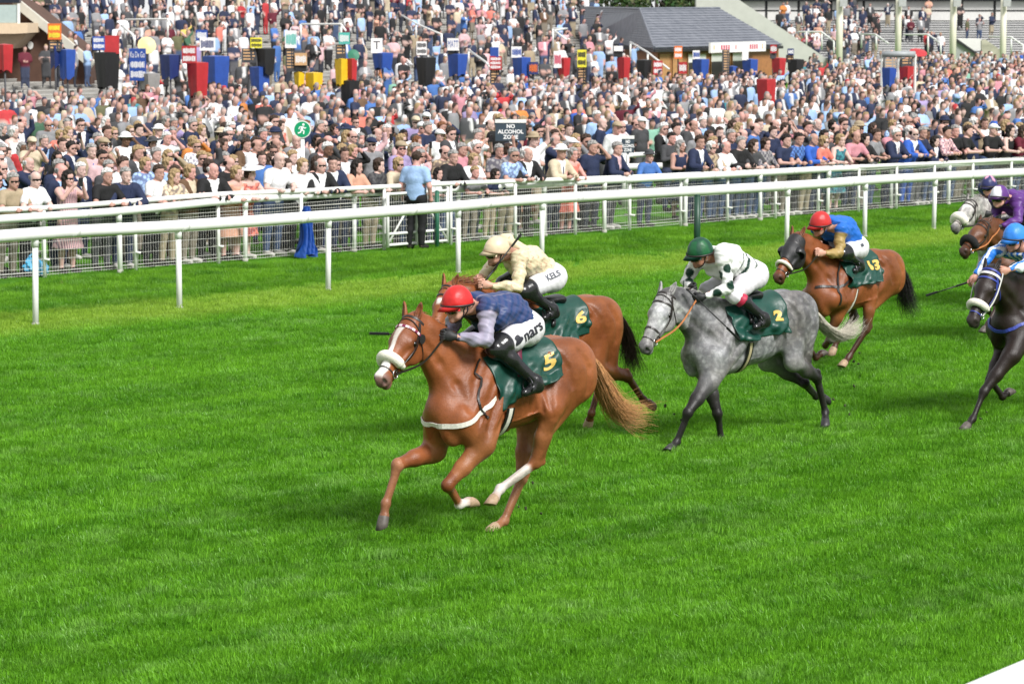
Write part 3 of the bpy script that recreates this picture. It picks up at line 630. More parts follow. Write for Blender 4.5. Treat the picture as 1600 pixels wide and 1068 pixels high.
def slate_building():
    root = empty('slate_roofed_building', (0, 0, 0), 0, 'low timber kiosk building with a hipped grey slate roof', 'building')
    zE, zR = 2.42, 4.07; c = at_depth(1022, 77, 133); c[2] = 0; e1 = at_depth(1222, 77, 143); e1[2] = 0; e0 = at_depth(906, 70, 158); e0[2] = 0
    u = nrm(e1 - c); w = nrm(e0 - c); L1, L0 = np.linalg.norm(e1 - c), np.linalg.norm(e0 - c)
    rc = at_depth(1000, 13, 139); r1 = at_depth(1124, 17, 147); r0 = at_depth(916, 15, 163); b1 = e1 + w * 9; b0 = e0 + u * 9
    mslL, nt, b = mat_base('roof_slates'); tc = nt.nodes.new('ShaderNodeTexCoord'); br = nt.nodes.new('ShaderNodeTexNoise'); br.inputs['Scale'].default_value = 3; nt.links.new(tc.outputs['Object'], br.inputs['Vector'])
    r_ = ramp(nt, br.outputs[0], (.10, .11, .135), (.17, .18, .21)); nt.links.new(r_.outputs[0], b.inputs['Base Color']); b.inputs['Roughness'].default_value = .5
    def slope(a, bb, ct, cb, rows):
        """courses of slates lapped up a roof slope: a-bb eave, ct..cb ridge"""
        for k in range(rows):
            f0, f1 = k / rows, (k + 1.25) / rows; f1 = min(f1, 1.0)
            A0, B0, A1, B1 = a + (ct - a) * f0, bb + (cb - bb) * f0, a + (ct - a) * f1, bb + (cb - bb) * f1
            nn = nrm(np.cross(bb - a, ct - a)); nn = nn if nn[2] > 0 else -nn
            mb = MB(); V = np.array([A0 + nn * .05, B0 + nn * .05, B1 + nn * .022, A1 + nn * .022, A0 + nn * .02, B0 + nn * .02, B1, A1])
            mb.add(V, [(0, 1, 2, 3), (7, 6, 5, 4), (0, 4, 5, 1), (1, 5, 6, 2), (2, 6, 7, 3), (3, 7, 4, 0)]); mb.build('slate_course', mslL, rf)
    up = lambda p, z: np.array([p[0], p[1], z]); mb = MB(); ov = 0
    E = [up(e0, zE), up(c - u * .0, zE), up(e1, zE)]; Rg = [up(r0, zR), up(rc, zR), up(r1, zR)]
    V = np.array(E + Rg + [up(b1, zE), up(b0, zE)]); mb.add(V - [0, 0, .03], [(0, 1, 4, 3), (1, 2, 5, 4), (2, 6, 5), (3, 4, 5, 6, 7), (0, 3, 7)]); rf = mb.build('roof', mslL, root)
    slope(E[1], E[2], Rg[1], Rg[2], 15); slope(E[0], E[1], Rg[0], Rg[1], 15)
    mb = MB(); mb.tube([Rg[1] + [0, 0, .03], E[1] + [0, 0, .05]], .06, 6); mb.tube([Rg[1] + [0, 0, .03], Rg[2] + [0, 0, .03]], .07, 6); mb.tube([Rg[1] + [0, 0, .03], Rg[0] + [0, 0, .03]], .07, 6); mb.build('ridge_tile', mslL, rf)
    wood = M('timber_orange', (.34, .15, .055), .6, .2, 6); ins = .45; c2 = c + u * ins + w * ins
    mb = MB()
    for d, o_, L in ((u, w, L1), (w, u, L0)):
        A = c2; B_ = c2 + d * (L - .6); nn = -o_; mb.add([up(A, 0), up(B_, 0), up(B_, zE - .02), up(A, zE - .02), up(A - nn * .2, 0), up(B_ - nn * .2, 0), up(B_ - nn * .2, zE - .02), up(A - nn * .2, zE - .02)], [(0, 1, 2, 3), (7, 6, 5, 4), (3, 2, 6, 7)])
    mb.build('wall', wood, root)
    mb = MB(); 
    for a, b_ in ((E[1], E[2]), (E[0], E[1])): mb.tube([a - [0, 0, .10], b_ - [0, 0, .10]], .09, 4)
    mb.build('fascia', M('fascia_black', (.02, .02, .022), .5), root)
    fr = lambda s0: (c2 + u * s0 - w * .03, u, np.array([0, 0, 1.]), -w)
    for i, (s0, wd, z0, z1) in enumerate(((.2, .9, .05, 2.1), (1.35, .9, .05, 2.1), (2.7, 1.6, .95, 2.1), (4.8, 1.7, .95, 2.1), (6.8, 1.3, .95, 2.1))):
        q = MB(); q.prism([(0, z0), (wd, z0), (wd, z1), (0, z1)], -.01, .02, fr(s0)); wo = q.build('door' if i < 2 else 'serving_hatch', M('timber_pale', (.42, .22, .09), .6, .15) if i < 2 else M('hatch_dark', (.03, .028, .026), .3), root)
        q = MB()
        for x0, x1, a0, a1 in ((-.05, 0, z0, z1), (wd, wd + .05, z0, z1), (-.05, wd + .05, z1, z1 + .06)): q.prism([(x0, a0), (x1, a0), (x1, a1), (x0, a1)], 0, .06, fr(s0))
        q.build('frame', M('timber_pale', (.42, .22, .09), .6, .15), wo)
        if i >= 2: q = MB(); q.prism([(0, z1 - .35), (wd, z1 - .35), (wd, z1), (0, z1)], .025, .05, fr(s0)); q.build('blind', white_pl2, wo)
    # shop sign over the hatches
    a, b_ = at_depth(1109, 83, 135.5), at_depth(1195, 84, 140.5); zt = at_depth(1109, 67, 135.5)[2]; a[2] = b_[2] = 0; d = nrm(b_ - a); L = np.linalg.norm(b_ - a); z0 = at_depth(1109, 83, 135.5)[2]; oo = nrm(np.cross(d, (0, 0, 1)))
    rt = empty('shop_sign', (0, 0, 0), 0, 'long white sign with faint red lettering on the slate roofed building', 'sign'); q = MB(); q.prism([(0, z0), (L, z0), (L, zt), (0, zt)], -.05, .05, (a, d, (0, 0, 1), oo)); bd = q.build('board', M('board_white', (.80, .77, .76), .5, .03), rt)
    for x, wd, n_, mt in ((.05, .02, 1, M('print_amber', (.6, .3, .05), .5)), (.18, .17, 4, M('print_red', (.55, .06, .12), .5)), (.44, .025, 1, M('print_red', (.55, .06, .12), .5)), (.70, .16, 4, M('print_red', (.55, .06, .12), .5)), (.93, .02, 1, M('print_amber', (.6, .3, .05), .5))):
        q = MB()
        for k in range(n_): x0 = L * (x + wd * k / n_); x1 = x0 + L * wd / n_ * .6; q.prism([(x0, z0 + .12), (x1, z0 + .12), (x1, zt - .12), (x0, zt - .12)], .05, .056, (a, d, (0, 0, 1), oo))
        q.build('lettering', mt, bd)
slate_building()
def px_wall(name, label, poly, Y, depth, mat, cat, parent=None):
    P = [at_depth(x, y, Y) for x, y in poly]; V = np.array(P + [p + np.array([0, depth, 0]) for p in P]); n = len(P)
    F = [tuple(range(n)), tuple(range(2 * n - 1, n - 1, -1))] + [(i, n + i, n + (i + 1) % n, (i + 1) % n) for i in range(n)]
    o = link(name, mesh_np(name, V, F), mat, parent)
    return tag(o, label, cat) if label else o
def left_block():
    root = empty('stand_end_building', (0, 0, 0), 0, 'brown walled end of a stand with cream balcony at the far left', 'building')
    px_wall('wall', None, [(-90, 150), (142, 150), (142, 103), (30, 12), (-90, -60)], 118, 6, brown, None, root)
    a, b = at_depth(24, 3, 117.8), at_depth(146, 102, 117.6); mb = MB(); mb.tube([a, b], .22, 4); mb.build('coping', cream, root)
    px_wall('balcony', None, [(-90, 53), (25, 53), (43, 52), (43, 37), (-90, 37)], 115, 3.5, M('render_peach', (.62, .48, .33), .8, .06), None, root)
    px_wall('balcony_soffit', None, [(-90, 84), (22, 76), (42, 53.2), (-90, 53.2)], 115.6, 2.6, M('render_peach_dark', (.40, .30, .21), .8, .06), None, root)  # underside in a darker copy of the balcony's render colour
    g_ = px_wall('balustrade_glass', None, [(-90, 36), (28, 36), (28, 8), (-90, 8)], 115.1, .03, M('glass_tinted', (.38, .46, .44), .12, .05), None, root)
    px_wall('balustrade_post', None, [(27, 37), (31, 37), (31, 6), (27, 6)], 115.05, .08, white_pl2, None, root)
    px_wall('balcony_shade', None, [(-90, 5), (30, 5), (30, -20), (-90, -20)], 117, .5, M('sheet_dark', (.012, .016, .03), .2), None, root)  # plain dark sheet on the wall above the balustrade glass
    c = at_depth(48, 71, 117.9); mb = MB(); t = np.linspace(0, 2 * math.pi, 17)[:-1]; mb.prism([(.10 * math.cos(x), .15 * math.sin(x)) for x in t], 0, .08, (c, (1, 0, 0), (0, 0, 1), (0, -1, 0))); mb.build('wall_lamp', white_pl2, root)
left_block()

def grandstand():
    root = empty('grandstand', (0, 0, 0), 0, 'open grandstand with white nosed steps, cream pillars and dark roof', 'grandstand')
    E = nrm((1, -.10, 0)); D = np.array([.10, 1, 0]); D = nrm(D)
    tread = M('tread_grey', (.13, .13, .135), .85, .2, 3); nose = M('nosing_white', (.66, .66, .64), .7, .08)
    K_ = 20
    for i in range(K_):
        f = i / (K_ - 1); Y = 186 + 28 * f; z = at_depth(1400, 104 - 70 * f, Y)[2]; c = np.array([at_depth(1400, 50, Y)[0], Y, 0]); x0, x1 = -10.5, 13
        mb = MB(); mb.prism([(x0, 0), (x1, 0), (x1, 2.0), (x0, 2.0)], -1, z, (c, E, D, (0, 0, 1))); mb.build('step', tread, root)
        mb = MB(); mb.prism([(x0, -.012), (x1, -.012), (x1, .07), (x0, .07)], z - .055, z + .006, (c, E, D, (0, 0, 1))); mb.build('nosing', nose, root)
    c = np.array([at_depth(1400, 50, 214.5)[0], 214.5, 0]); zb = at_depth(1400, 34, 214.5)[2]
    mb = MB(); mb.prism([(-16, 0), (16, 0), (16, .3), (-16, .3)], -1, zb + 4, (c, E, D, (0, 0, 1))); w = mb.build('back_wall', dark, root)
    pw = 2.25
    for r_ in range(2):
        for k in range(-7, 7):
            mb = MB(); z0 = zb + .08 + r_ * .72; mb.prism([(k * pw + .09, -.05), (k * pw + pw - .09, -.05), (k * pw + pw - .09, .0), (k * pw + .09, .0)], z0, z0 + .6, (c, E, D, (0, 0, 1))); mb.build('wall_panel', M('panel_white', (.70, .69, .66), .7, .06), w)
    zr = at_depth(1560, 3.5, 205)[2]; mb = MB(); c2 = np.array([at_depth(1400, 50, 176)[0], 176, 0]); mb.prism([(-16, 38.3), (20, 38.3), (20, 42), (-16, 42)], zr + .1, zr + .5, (c2, E, D, (0, 0, 1))); mb.build('roof', dark, root)
    pil = M('pillar_cream', (.72, .68, .56), .6, .05, 2)
    for px, yb, w_ in ((1311, 104, .40), (1403, 95, .36), (1488.5, 100, .38), (1566.5, 112, .36)):
        a = at_depth(px, yb, 178); mb = MB(); mb.tube([a - [0, 0, 1.2], a + [0, 0, 5.2]], w_ / 2, 12); mb.build('pillar', pil, root, True)
        b = at_depth(px + 7, 3, 177.5); mb = MB(); mb.box(b, (.42, .3, .55)); mb.build('floodlight', M('lamp_grey', (.42, .42, .42), .5), root)
    px_wall('parapet', None, [(1088, -14), (1134, -14), (1310, 104), (1310, 150), (1240, 150), (1088, 40)], 168, 1.2, M('render_pale', (.50, .50, .46), .8, .06, 2), None, root)
    px_wall('ramp_wall', None, [(1492, 62), (1498, 62), (1556, 104), (1556, 118), (1492, 118)], 181, .3, M('render_grey', (.40, .41, .40), .8, .06), None, root)
    a, b = at_depth(1490, 60, 180.9), at_depth(1558, 106, 180.9); mb = MB(); mb.tube([a, b], .10, 4); mb.build('ramp_coping', dark, root)
    px_wall('white_box', None, [(1497, 61), (1534, 61), (1534, 78), (1497, 78)], 184, 1.5, M('panel_white', (.70, .69, .66), .7, .06), None, root)
    px_wall('cream_ramp', None, [(1534, 63), (1540, 62), (1620, 118), (1620, 140), (1534, 140)], 182.5, .4, M('render_sand', (.46, .44, .34), .8, .06), None, root)
    px_wall('lower_terrace', None, [(1590, 126), (1680, 126), (1680, 160), (1590, 160)], 150, 2, M('render_yellow', (.50, .45, .28), .8), None, root)
grandstand()
for lb, pts, Y, legs in (
    ('white handrail on the grandstand steps left of the first cream pillar', [(1247, 50, 4), (1284, 50, 4), (1303, 65, 0), (1303, 90, 0)], 178, [(1260, 50, 74, 4), (1284, 50, 78, 4)]),
    ('white handrail between the first and second cream pillars', [(1346, 53, 4), (1368, 54, 3), (1388, 68, 0)], 178, [(1346, 53, 75, 4), (1369, 54, 78, 3)]),
    ('white handrail right of the second cream pillar', [(1412, 54, 4), (1450, 54, 4), (1470, 68, 0), (1470, 88, 0)], 178, [(1450, 54, 86, 4)]),
    ('white handrail at the right end of the grandstand', [(1545, 57, 4), (1580, 58, 4), (1600, 72, 0), (1620, 86, 0)], 178, [(1580, 58, 84, 4), (1599, 71, 92, 0)])):
    handrail(lb, pts, Y, .05, legs)

def tree(label, px, Y, h, w, seed, dens=2600):
    r = np.random.default_rng(seed); base = at_depth(px, 60, Y); base[2] = -max(0, Y - 240) * .03; root = empty('tree', base, 0, label, 'tree', 'trees behind the slate roof')
    mb = MB(); mb.tube([(0, 0, -.2), (.1, 0, h * .3), (0, .1, h * .75)], [.32, .24, .07], 8)
    for k in range(7):
        a = r.uniform(0, 6.28); z = h * r.uniform(.25, .6); mb.tube([(0, 0, z), (math.cos(a) * w * .3, math.sin(a) * w * .3, z + h * .15), (math.cos(a) * w * .45, math.sin(a) * w * .45, z + h * .25)], [.12, .08, .03], 5)
    mb.build('trunk', M('bark', (.06, .045, .035), .9, .3, 5, .5), root, True)
    cl = []
    for k in range(26):
        a = r.uniform(0, 6.28); q = math.sqrt(r.uniform(0, 1)); z = r.uniform(.22, 1.0); rad = w * .5 * q * math.sqrt(max(.05, 1 - ((z - .55) / .5) ** 2)); cl.append((math.cos(a) * rad, math.sin(a) * rad, h * z, r.uniform(.10, .2) * w))
    cl = np.array(cl); idx = r.integers(0, len(cl), dens); dv = r.normal(0, 1, (dens, 3)); dv /= np.linalg.norm(dv, axis=1)[:, None]; P = cl[idx, :3] + dv * (cl[idx, 3] * r.uniform(.5, 1.05, dens))[:, None]
    u = r.normal(0, 1, (dens, 3)); u /= np.linalg.norm(u, axis=1)[:, None]; v = np.cross(u, r.normal(0, 1, (dens, 3))); v /= np.linalg.norm(v, axis=1)[:, None]; sz = r.uniform(.12, .26, dens)[:, None]
    V = np.stack([P - u * sz, P - v * sz * .5, P + u * sz, P + v * sz * .5], 1).reshape(-1, 3); F = np.arange(dens * 4).reshape(-1, 4)
    me = mesh_np('crown', V, F); C = np.repeat(np.stack([r.uniform(.03, .07, dens), r.uniform(.06, .11, dens), r.uniform(.015, .03, dens)], 1), 4, 0); set_col(me, C); link('crown', me, M_attr('leaves', .6, .1, 3), root)
tree('leafy green tree behind the left end of the slate roof', 962, 200, 6.0, 6.5, 1); tree('leafy green tree behind the middle of the slate roof', 1025, 215, 7.0, 7.5, 2); tree('leafy green tree between the slate roof and the grandstand', 1085, 206, 6.5, 6.5, 3)

# ------------------------------------------------------------------ horses
# joints of every horse and rider in the horse's own frame: x forward, y to its left, z up
FIT = {
 'lead': dict(x=-0.057, y=25.698, a=0.7203, p=-0.0315, z=-0.039, s=1.012,
  J={'Lelbow':(0.438,0.189,0.859),'Lknee':(0.794,0.165,0.583),'Lfet':(0.604,0.080,0.382),'Lhoof':(0.442,0.069,0.397),'Lstifle':(-0.292,0.246,1.095),'Lhock':(-0.196,0.129,0.637),'Lhfet':(0.154,0.078,0.457),'Lhhoof':(0.290,0.124,0.349),'Relbow':(0.643,-0.170,0.811),'Rknee':(1.068,-0.130,0.757),'Rfet':(1.197,-0.145,0.451),'Rhoof':(1.236,-0.131,0.274),'Rstifle':(-0.413,-0.200,0.929),'Rhock':(-0.271,-0.140,0.453),'Rhfet':(-0.057,-0.127,0.127),'Rhhoof':(0.110,-0.097,0.068),'poll':(0.943,-0.063,1.972),'nose':(1.446,0.080,1.503)},
  K={'butt':(-0.306,0.037,1.798),'Lhip':(-0.156,0.105,1.753),'neck':(0.266,-0.002,1.990),'back':(-0.026,0.003,2.071),'helmet':(0.515,0.020,2.058),'peak':(0.649,-0.018,1.972),'Lsh':(0.326,0.180,1.985),'Lelb':(0.437,0.288,1.742),'Lhand':(0.694,0.091,1.793),'Lkn':(0.257,0.185,1.643),'Lank':(-0.049,0.327,1.351),'Rsh':(0.312,-0.188,1.990),'Relb':(0.356,-0.279,1.718),'Rhand':(0.587,-0.103,1.799),'Rkn':(0.192,-0.247,1.668),'Rank':(-0.060,-0.306,1.338),'Rhip':(-0.185,-0.087,1.784)}),
 'grey': dict(x=2.407, y=31.363, a=0.7105, p=-0.0351, z=-0.169, s=1.008,
  J={'Lelbow':(0.717,0.165,0.847),'Lknee':(1.048,0.213,0.597),'Lfet':(1.150,0.142,0.303),'Lhoof':(1.296,0.190,0.234),'Lstifle':(-0.476,0.194,0.942),'Lhock':(-0.904,0.112,0.697),'Lhfet':(-1.040,0.093,0.326),'Lhhoof':(-0.962,0.178,0.198),'Relbow':(0.428,-0.170,0.890),'Rknee':(0.401,-0.034,0.483),'Rfet':(0.329,-0.069,0.215),'Rhoof':(0.224,-0.180,0.180),'Rstifle':(-0.484,-0.190,0.909),'Rhock':(-0.880,-0.034,0.645),'Rhfet':(-1.186,-0.170,0.462),'Rhhoof':(-1.352,-0.176,0.408),'poll':(1.109,-0.036,1.795),'nose':(1.527,0.066,1.296)},
  K={'butt':(-0.162,0.035,1.904),'Lhip':(-0.019,0.104,1.843),'neck':(0.412,0.003,2.069),'back':(0.269,-0.004,2.189),'helmet':(0.650,0.014,2.171),'peak':(0.776,-0.018,2.079),'Lsh':(0.486,0.180,2.111),'Lelb':(0.511,0.260,1.786),'Lhand':(0.761,0.087,1.699),'Lkn':(0.382,0.192,1.701),'Lank':(0.057,0.309,1.444),'Rsh':(0.461,-0.185,2.066),'Relb':(0.539,-0.317,1.817),'Rhand':(0.687,-0.067,1.783),'Rkn':(0.319,-0.249,1.726),'Rank':(0.034,-0.302,1.423),'Rhip':(-0.045,-0.088,1.876)}),
 'three': dict(x=4.120, y=37.149, a=0.8362, p=0.0271, z=-0.160, s=0.996,
  J={'Lelbow':(0.351,0.170,1.063),'Lknee':(0.439,0.024,0.668),'Lfet':(0.678,0.130,0.541),'Lhoof':(0.726,0.258,0.625),'Lstifle':(-0.171,0.190,1.184),'Lhock':(-0.085,0.180,0.691),'Lhfet':(0.137,0.096,0.370),'Lhhoof':(0.280,0.104,0.259),'Relbow':(0.447,-0.170,0.873),'Rknee':(0.732,-0.150,0.553),'Rfet':(0.508,-0.130,0.355),'Rhoof':(0.354,-0.130,0.428),'Rstifle':(-0.153,-0.190,1.298),'Rhock':(-0.220,-0.110,0.809),'Rhfet':(0.079,-0.130,0.554),'Rhhoof':(0.154,-0.144,0.384),'poll':(1.099,-0.040,1.874),'nose':(1.556,0.015,1.384)},
  K={'butt':(-0.094,0.066,1.713),'Lhip':(0.068,0.112,1.676),'neck':(0.437,-0.001,1.984),'back':(0.206,-0.003,2.068),'helmet':(0.691,0.018,2.019),'peak':(0.812,-0.019,1.930),'Lsh':(0.488,0.178,1.928),'Lelb':(0.576,0.212,1.644),'Lhand':(0.854,0.137,1.655),'Lkn':(0.496,0.209,1.634),'Lank':(0.118,0.202,1.499),'Rsh':(0.460,-0.188,1.943),'Relb':(0.311,-0.279,1.712),'Rhand':(0.553,-0.101,1.718),'Rkn':(0.409,-0.247,1.671),'Rank':(0.055,-0.281,1.454),'Rhip':(0.018,-0.075,1.714)}),
 'second': dict(x=0.387, y=31.119, a=0.7392, p=-0.0108, z=-0.162, s=0.993,
  J={'Lelbow':(0.533,0.170,0.825),'Lknee':(0.928,0.150,0.656),'Lfet':(1.118,0.130,0.424),'Lhoof':(1.246,0.130,0.313),'Lstifle':(-0.471,0.190,0.911),'Lhock':(-0.948,0.167,0.765),'Lhfet':(-1.222,0.121,0.495),'Lhhoof':(-1.386,0.093,0.435),'Relbow':(0.447,-0.170,0.873),'Rknee':(0.732,-0.150,0.553),'Rfet':(0.508,-0.130,0.355),'Rhoof':(0.354,-0.130,0.428),'Rstifle':(-0.403,-0.190,0.931),'Rhock':(-0.855,-0.140,0.724),'Rhfet':(-0.647,-0.071,0.402),'Rhhoof':(-0.710,-0.170,0.271),'poll':(1.264,-0.131,1.883),'nose':(1.689,-0.018,1.331)},
  K={'butt':(-0.085,0.074,1.917),'Lhip':(0.089,0.110,1.862),'neck':(0.476,0.001,2.150),'back':(0.276,-0.004,2.200),'helmet':(0.728,0.008,2.217),'peak':(0.869,-0.021,2.155),'Lsh':(0.568,0.171,2.123),'Lelb':(0.671,0.262,1.837),'Lhand':(0.957,0.062,1.874),'Lkn':(0.532,0.169,1.778),'Lank':(0.192,0.252,1.575),'Rsh':(0.465,-0.161,2.254),'Relb':(0.580,-0.241,2.018),'Rhand':(0.856,-0.153,1.900),'Rkn':(0.419,-0.238,1.823),'Rank':(0.138,-0.292,1.520),'Rhip':(0.033,-0.069,1.912)}),
 'dark': dict(x=5.729, y=33.060, a=0.8441, p=0.0361, z=-0.119, s=1.012,
  J={'Lelbow':(0.827,0.158,0.833),'Lknee':(1.129,0.041,0.472),'Lfet':(1.310,0.028,0.194),'Lhoof':(1.458,0.032,0.094),'Lstifle':(-0.296,0.190,0.995),'Lhock':(-0.638,0.140,0.633),'Lhfet':(-0.554,0.120,0.253),'Lhhoof':(-0.399,0.120,0.161),'Relbow':(0.447,-0.170,0.873),'Rknee':(0.733,-0.150,0.553),'Rfet':(0.508,-0.130,0.356),'Rhoof':(0.353,-0.130,0.427),'Rstifle':(-0.397,-0.190,0.934),'Rhock':(-0.859,-0.140,0.747),'Rhfet':(-1.119,-0.120,0.457),'Rhhoof':(-1.263,-0.120,0.350),'poll':(1.108,0.034,1.762),'nose':(1.505,0.069,1.219)},
  K={'butt':(-0.215,0.000,1.940),'Lhip':(-0.096,0.100,1.901),'neck':(0.395,-0.001,1.924),'back':(0.100,0.000,2.120),'helmet':(0.597,0.008,2.087),'peak':(0.722,-0.016,2.002),'Lsh':(0.452,0.185,1.917),'Lelb':(0.711,0.225,1.787),'Lhand':(0.973,0.113,1.720),'Lkn':(0.172,0.270,1.624),'Lank':(-0.099,0.300,1.304),'Rsh':(0.467,-0.182,1.921),'Relb':(0.760,-0.165,1.899),'Rhand':(0.976,-0.263,1.599),'Rkn':(0.171,-0.270,1.624),'Rank':(-0.099,-0.300,1.304),'Rhip':(-0.096,-0.100,1.901)}),
 'bay': dict(x=6.802, y=40.494, a=0.8552, p=-0.0114, z=-0.062, s=1.000,
  J={'Lelbow':(0.533,0.170,0.825),'Lknee':(0.928,0.150,0.656),'Lfet':(1.118,0.130,0.424),'Lhoof':(1.246,0.130,0.313),'Lstifle':(-0.304,0.190,0.989),'Lhock':(-0.624,0.140,0.608),'Lhfet':(-0.541,0.120,0.227),'Lhhoof':(-0.427,0.120,0.088),'Relbow':(0.447,-0.170,0.873),'Rknee':(0.732,-0.150,0.553),'Rfet':(0.508,-0.130,0.355),'Rhoof':(0.354,-0.130,0.428),'Rstifle':(-0.397,-0.190,0.934),'Rhock':(-0.859,-0.140,0.748),'Rhfet':(-1.118,-0.120,0.457),'Rhhoof':(-1.263,-0.120,0.350),'poll':(1.121,0.032,1.742),'nose':(1.702,0.076,1.410)},
  K={'butt':(-0.212,0.082,1.701),'Lhip':(-0.080,0.116,1.802),'neck':(0.371,-0.028,1.994),'back':(0.144,-0.001,2.053),'helmet':(0.633,-0.026,2.047),'peak':(0.775,-0.024,1.989),'Lsh':(0.483,0.146,1.961),'Lelb':(0.622,0.257,1.718),'Lhand':(0.855,0.064,1.633),'Lkn':(0.229,0.271,1.566),'Lank':(-0.096,0.300,1.300),'Rsh':(0.432,-0.208,1.972),'Relb':(0.313,-0.279,1.717),'Rhand':(0.555,-0.101,1.719),'Rkn':(0.219,-0.269,1.574),'Rank':(-0.097,-0.300,1.299),'Rhip':(-0.097,-0.064,1.761)}),
 'pale': dict(x=7.337, y=45.133, a=0.9085, p=-0.0253, z=-0.064, s=0.986,
  J={'Lelbow':(0.533,0.170,0.825),'Lknee':(0.928,0.150,0.656),'Lfet':(1.118,0.130,0.424),'Lhoof':(1.246,0.130,0.313),'Lstifle':(-0.304,0.190,0.989),'Lhock':(-0.623,0.140,0.607),'Lhfet':(-0.539,0.120,0.227),'Lhhoof':(-0.430,0.120,0.084),'Relbow':(0.447,-0.170,0.873),'Rknee':(0.732,-0.150,0.553),'Rfet':(0.508,-0.130,0.355),'Rhoof':(0.354,-0.130,0.428),'Rstifle':(-0.397,-0.190,0.934),'Rhock':(-0.859,-0.140,0.748),'Rhfet':(-1.118,-0.120,0.457),'Rhhoof':(-1.263,-0.120,0.350),'poll':(1.169,-0.015,1.756),'nose':(1.750,0.018,1.414)},
  K={'butt':(-0.223,0.123,1.529),'Lhip':(-0.094,0.122,1.646),'neck':(0.372,-0.034,1.806),'back':(-0.006,0.006,1.764),'helmet':(0.602,-0.030,1.948),'peak':(0.740,-0.037,1.876),'Lsh':(0.545,0.089,1.772),'Lelb':(0.666,0.273,1.584),'Lhand':(0.894,0.082,1.524),'Lkn':(0.277,0.273,1.531),'Lank':(-0.077,0.300,1.304),'Rsh':(0.403,-0.215,1.867),'Relb':(0.287,-0.279,1.610),'Rhand':(0.518,-0.102,1.686),'Rkn':(0.251,-0.267,1.545),'Rank':(-0.087,-0.300,1.298),'Rhip':(-0.107,-0.045,1.579)}),
}

HZ = 1.12                                                     # head size
REST = {'sh': (.62, .15, 1.08), 'hip': (-.55, .13, 1.30)}
def coat_material(name, kind):
    m, nt, b = mat_base(name)
    tc = nt.nodes.new('ShaderNodeTexCoord')
    a = nt.nodes.new('ShaderNodeAttribute'); a.attribute_name = 'Col'
    n = add_noise(nt, 3.2, 5, tc.outputs['Object']); r = ramp(nt, n.outputs[0], (.60, .56, .52), (1.32, 1.34, 1.36), (.3, .72))
    col = mixc(nt, 1.0, a.outputs['Color'], r.outputs[0], 'MULTIPLY')
    if kind == 'grey':
        v = nt.nodes.new('ShaderNodeTexVoronoi'); v.inputs['Scale'].default_value = 21; v.feature = 'SMOOTH_F1'
        nz = add_noise(nt, 9, 3, tc.outputs['Object'])
        mx = mixc(nt, .12, tc.outputs['Object'], nz.outputs['Color']); nt.links.new(mx, v.inputs['Vector'])
        rr = ramp(nt, v.outputs['Distance'], (1.5, 1.5, 1.48), (.55, .55, .57), (.12, .60))
        w = nt.nodes.new('ShaderNodeAttribute'); w.attribute_name = 'dapple'
        col = mixc(nt, w.outputs['Fac'], col, mixc(nt, 1.0, col, rr.outputs[0], 'MULTIPLY'))
        n3 = add_noise(nt, 160, 3, tc.outputs['Object']); r3 = ramp(nt, n3.outputs[0], (.7,) * 3, (1.3,) * 3, (.35, .65))
        col = mixc(nt, .6, col, mixc(nt, 1.0, col, r3.outputs[0], 'MULTIPLY'))
    nf = add_noise(nt, 55, 6, tc.outputs['Object'], .7); rf = ramp(nt, nf.outputs[0], (.90,) * 3, (1.10,) * 3, (.32, .68))
    col = mixc(nt, 1.0, col, rf.outputs[0], 'MULTIPLY')
    nt.links.new(col, b.inputs['Base Color'])
    rr_ = nt.nodes.new('ShaderNodeMapRange'); rr_.inputs[3].default_value = .30; rr_.inputs[4].default_value = .50; nt.links.new(n.outputs[0], rr_.inputs[0]); nt.links.new(rr_.outputs[0], b.inputs['Roughness'])
    b.inputs['Specular IOR Level'].default_value = .34
    mp = nt.nodes.new('ShaderNodeMapping'); mp.inputs['Scale'].default_value = (8, 60, 25); nt.links.new(tc.outputs['Object'], mp.inputs[0])
    n2 = add_noise(nt, 4, 6, mp.outputs[0]); n4 = add_noise(nt, 7, 4, tc.outputs['Object'])
    ad = nt.nodes.new('ShaderNodeMath'); ad.operation = 'MULTIPLY_ADD'; ad.inputs[1].default_value = .35
    nt.links.new(n2.outputs[0], ad.inputs[0]); nt.links.new(n4.outputs[0], ad.inputs[2])
    bump(nt, b, ad.outputs[0], .42, .020)
    return m
def leather(): return M('leather_dark', (.018, .013, .011), .42, .3, 20, .1)
def horse_frame(f):
    a, p = f['a'], f['p']
    F0 = np.array([-math.cos(a), -math.sin(a), 0]); L = np.array([math.sin(a), -math.cos(a), 0]); U = np.array([0, 0, 1.])
    R = np.stack([F0 * math.cos(p) + U * math.sin(p), L, U * math.cos(p) - F0 * math.sin(p)], 1)
    T = np.array([f['x'], f['y'], f['z'] + 1.3]) - R @ np.array([0, 0, 1.3])
    return R, T
def head_axes(J):
    P, N = J['poll'], J['nose']; hd = nrm(N - P); hs = nrm(np.cross(np.array([0, 0, 1.]), hd)); fn = np.cross(hd, hs)
    if fn @ np.array([.5, 0, 1]) < 0: fn = -fn
    return P, hd, hs, fn                                     # poll, down the face, to the left, out of the forehead

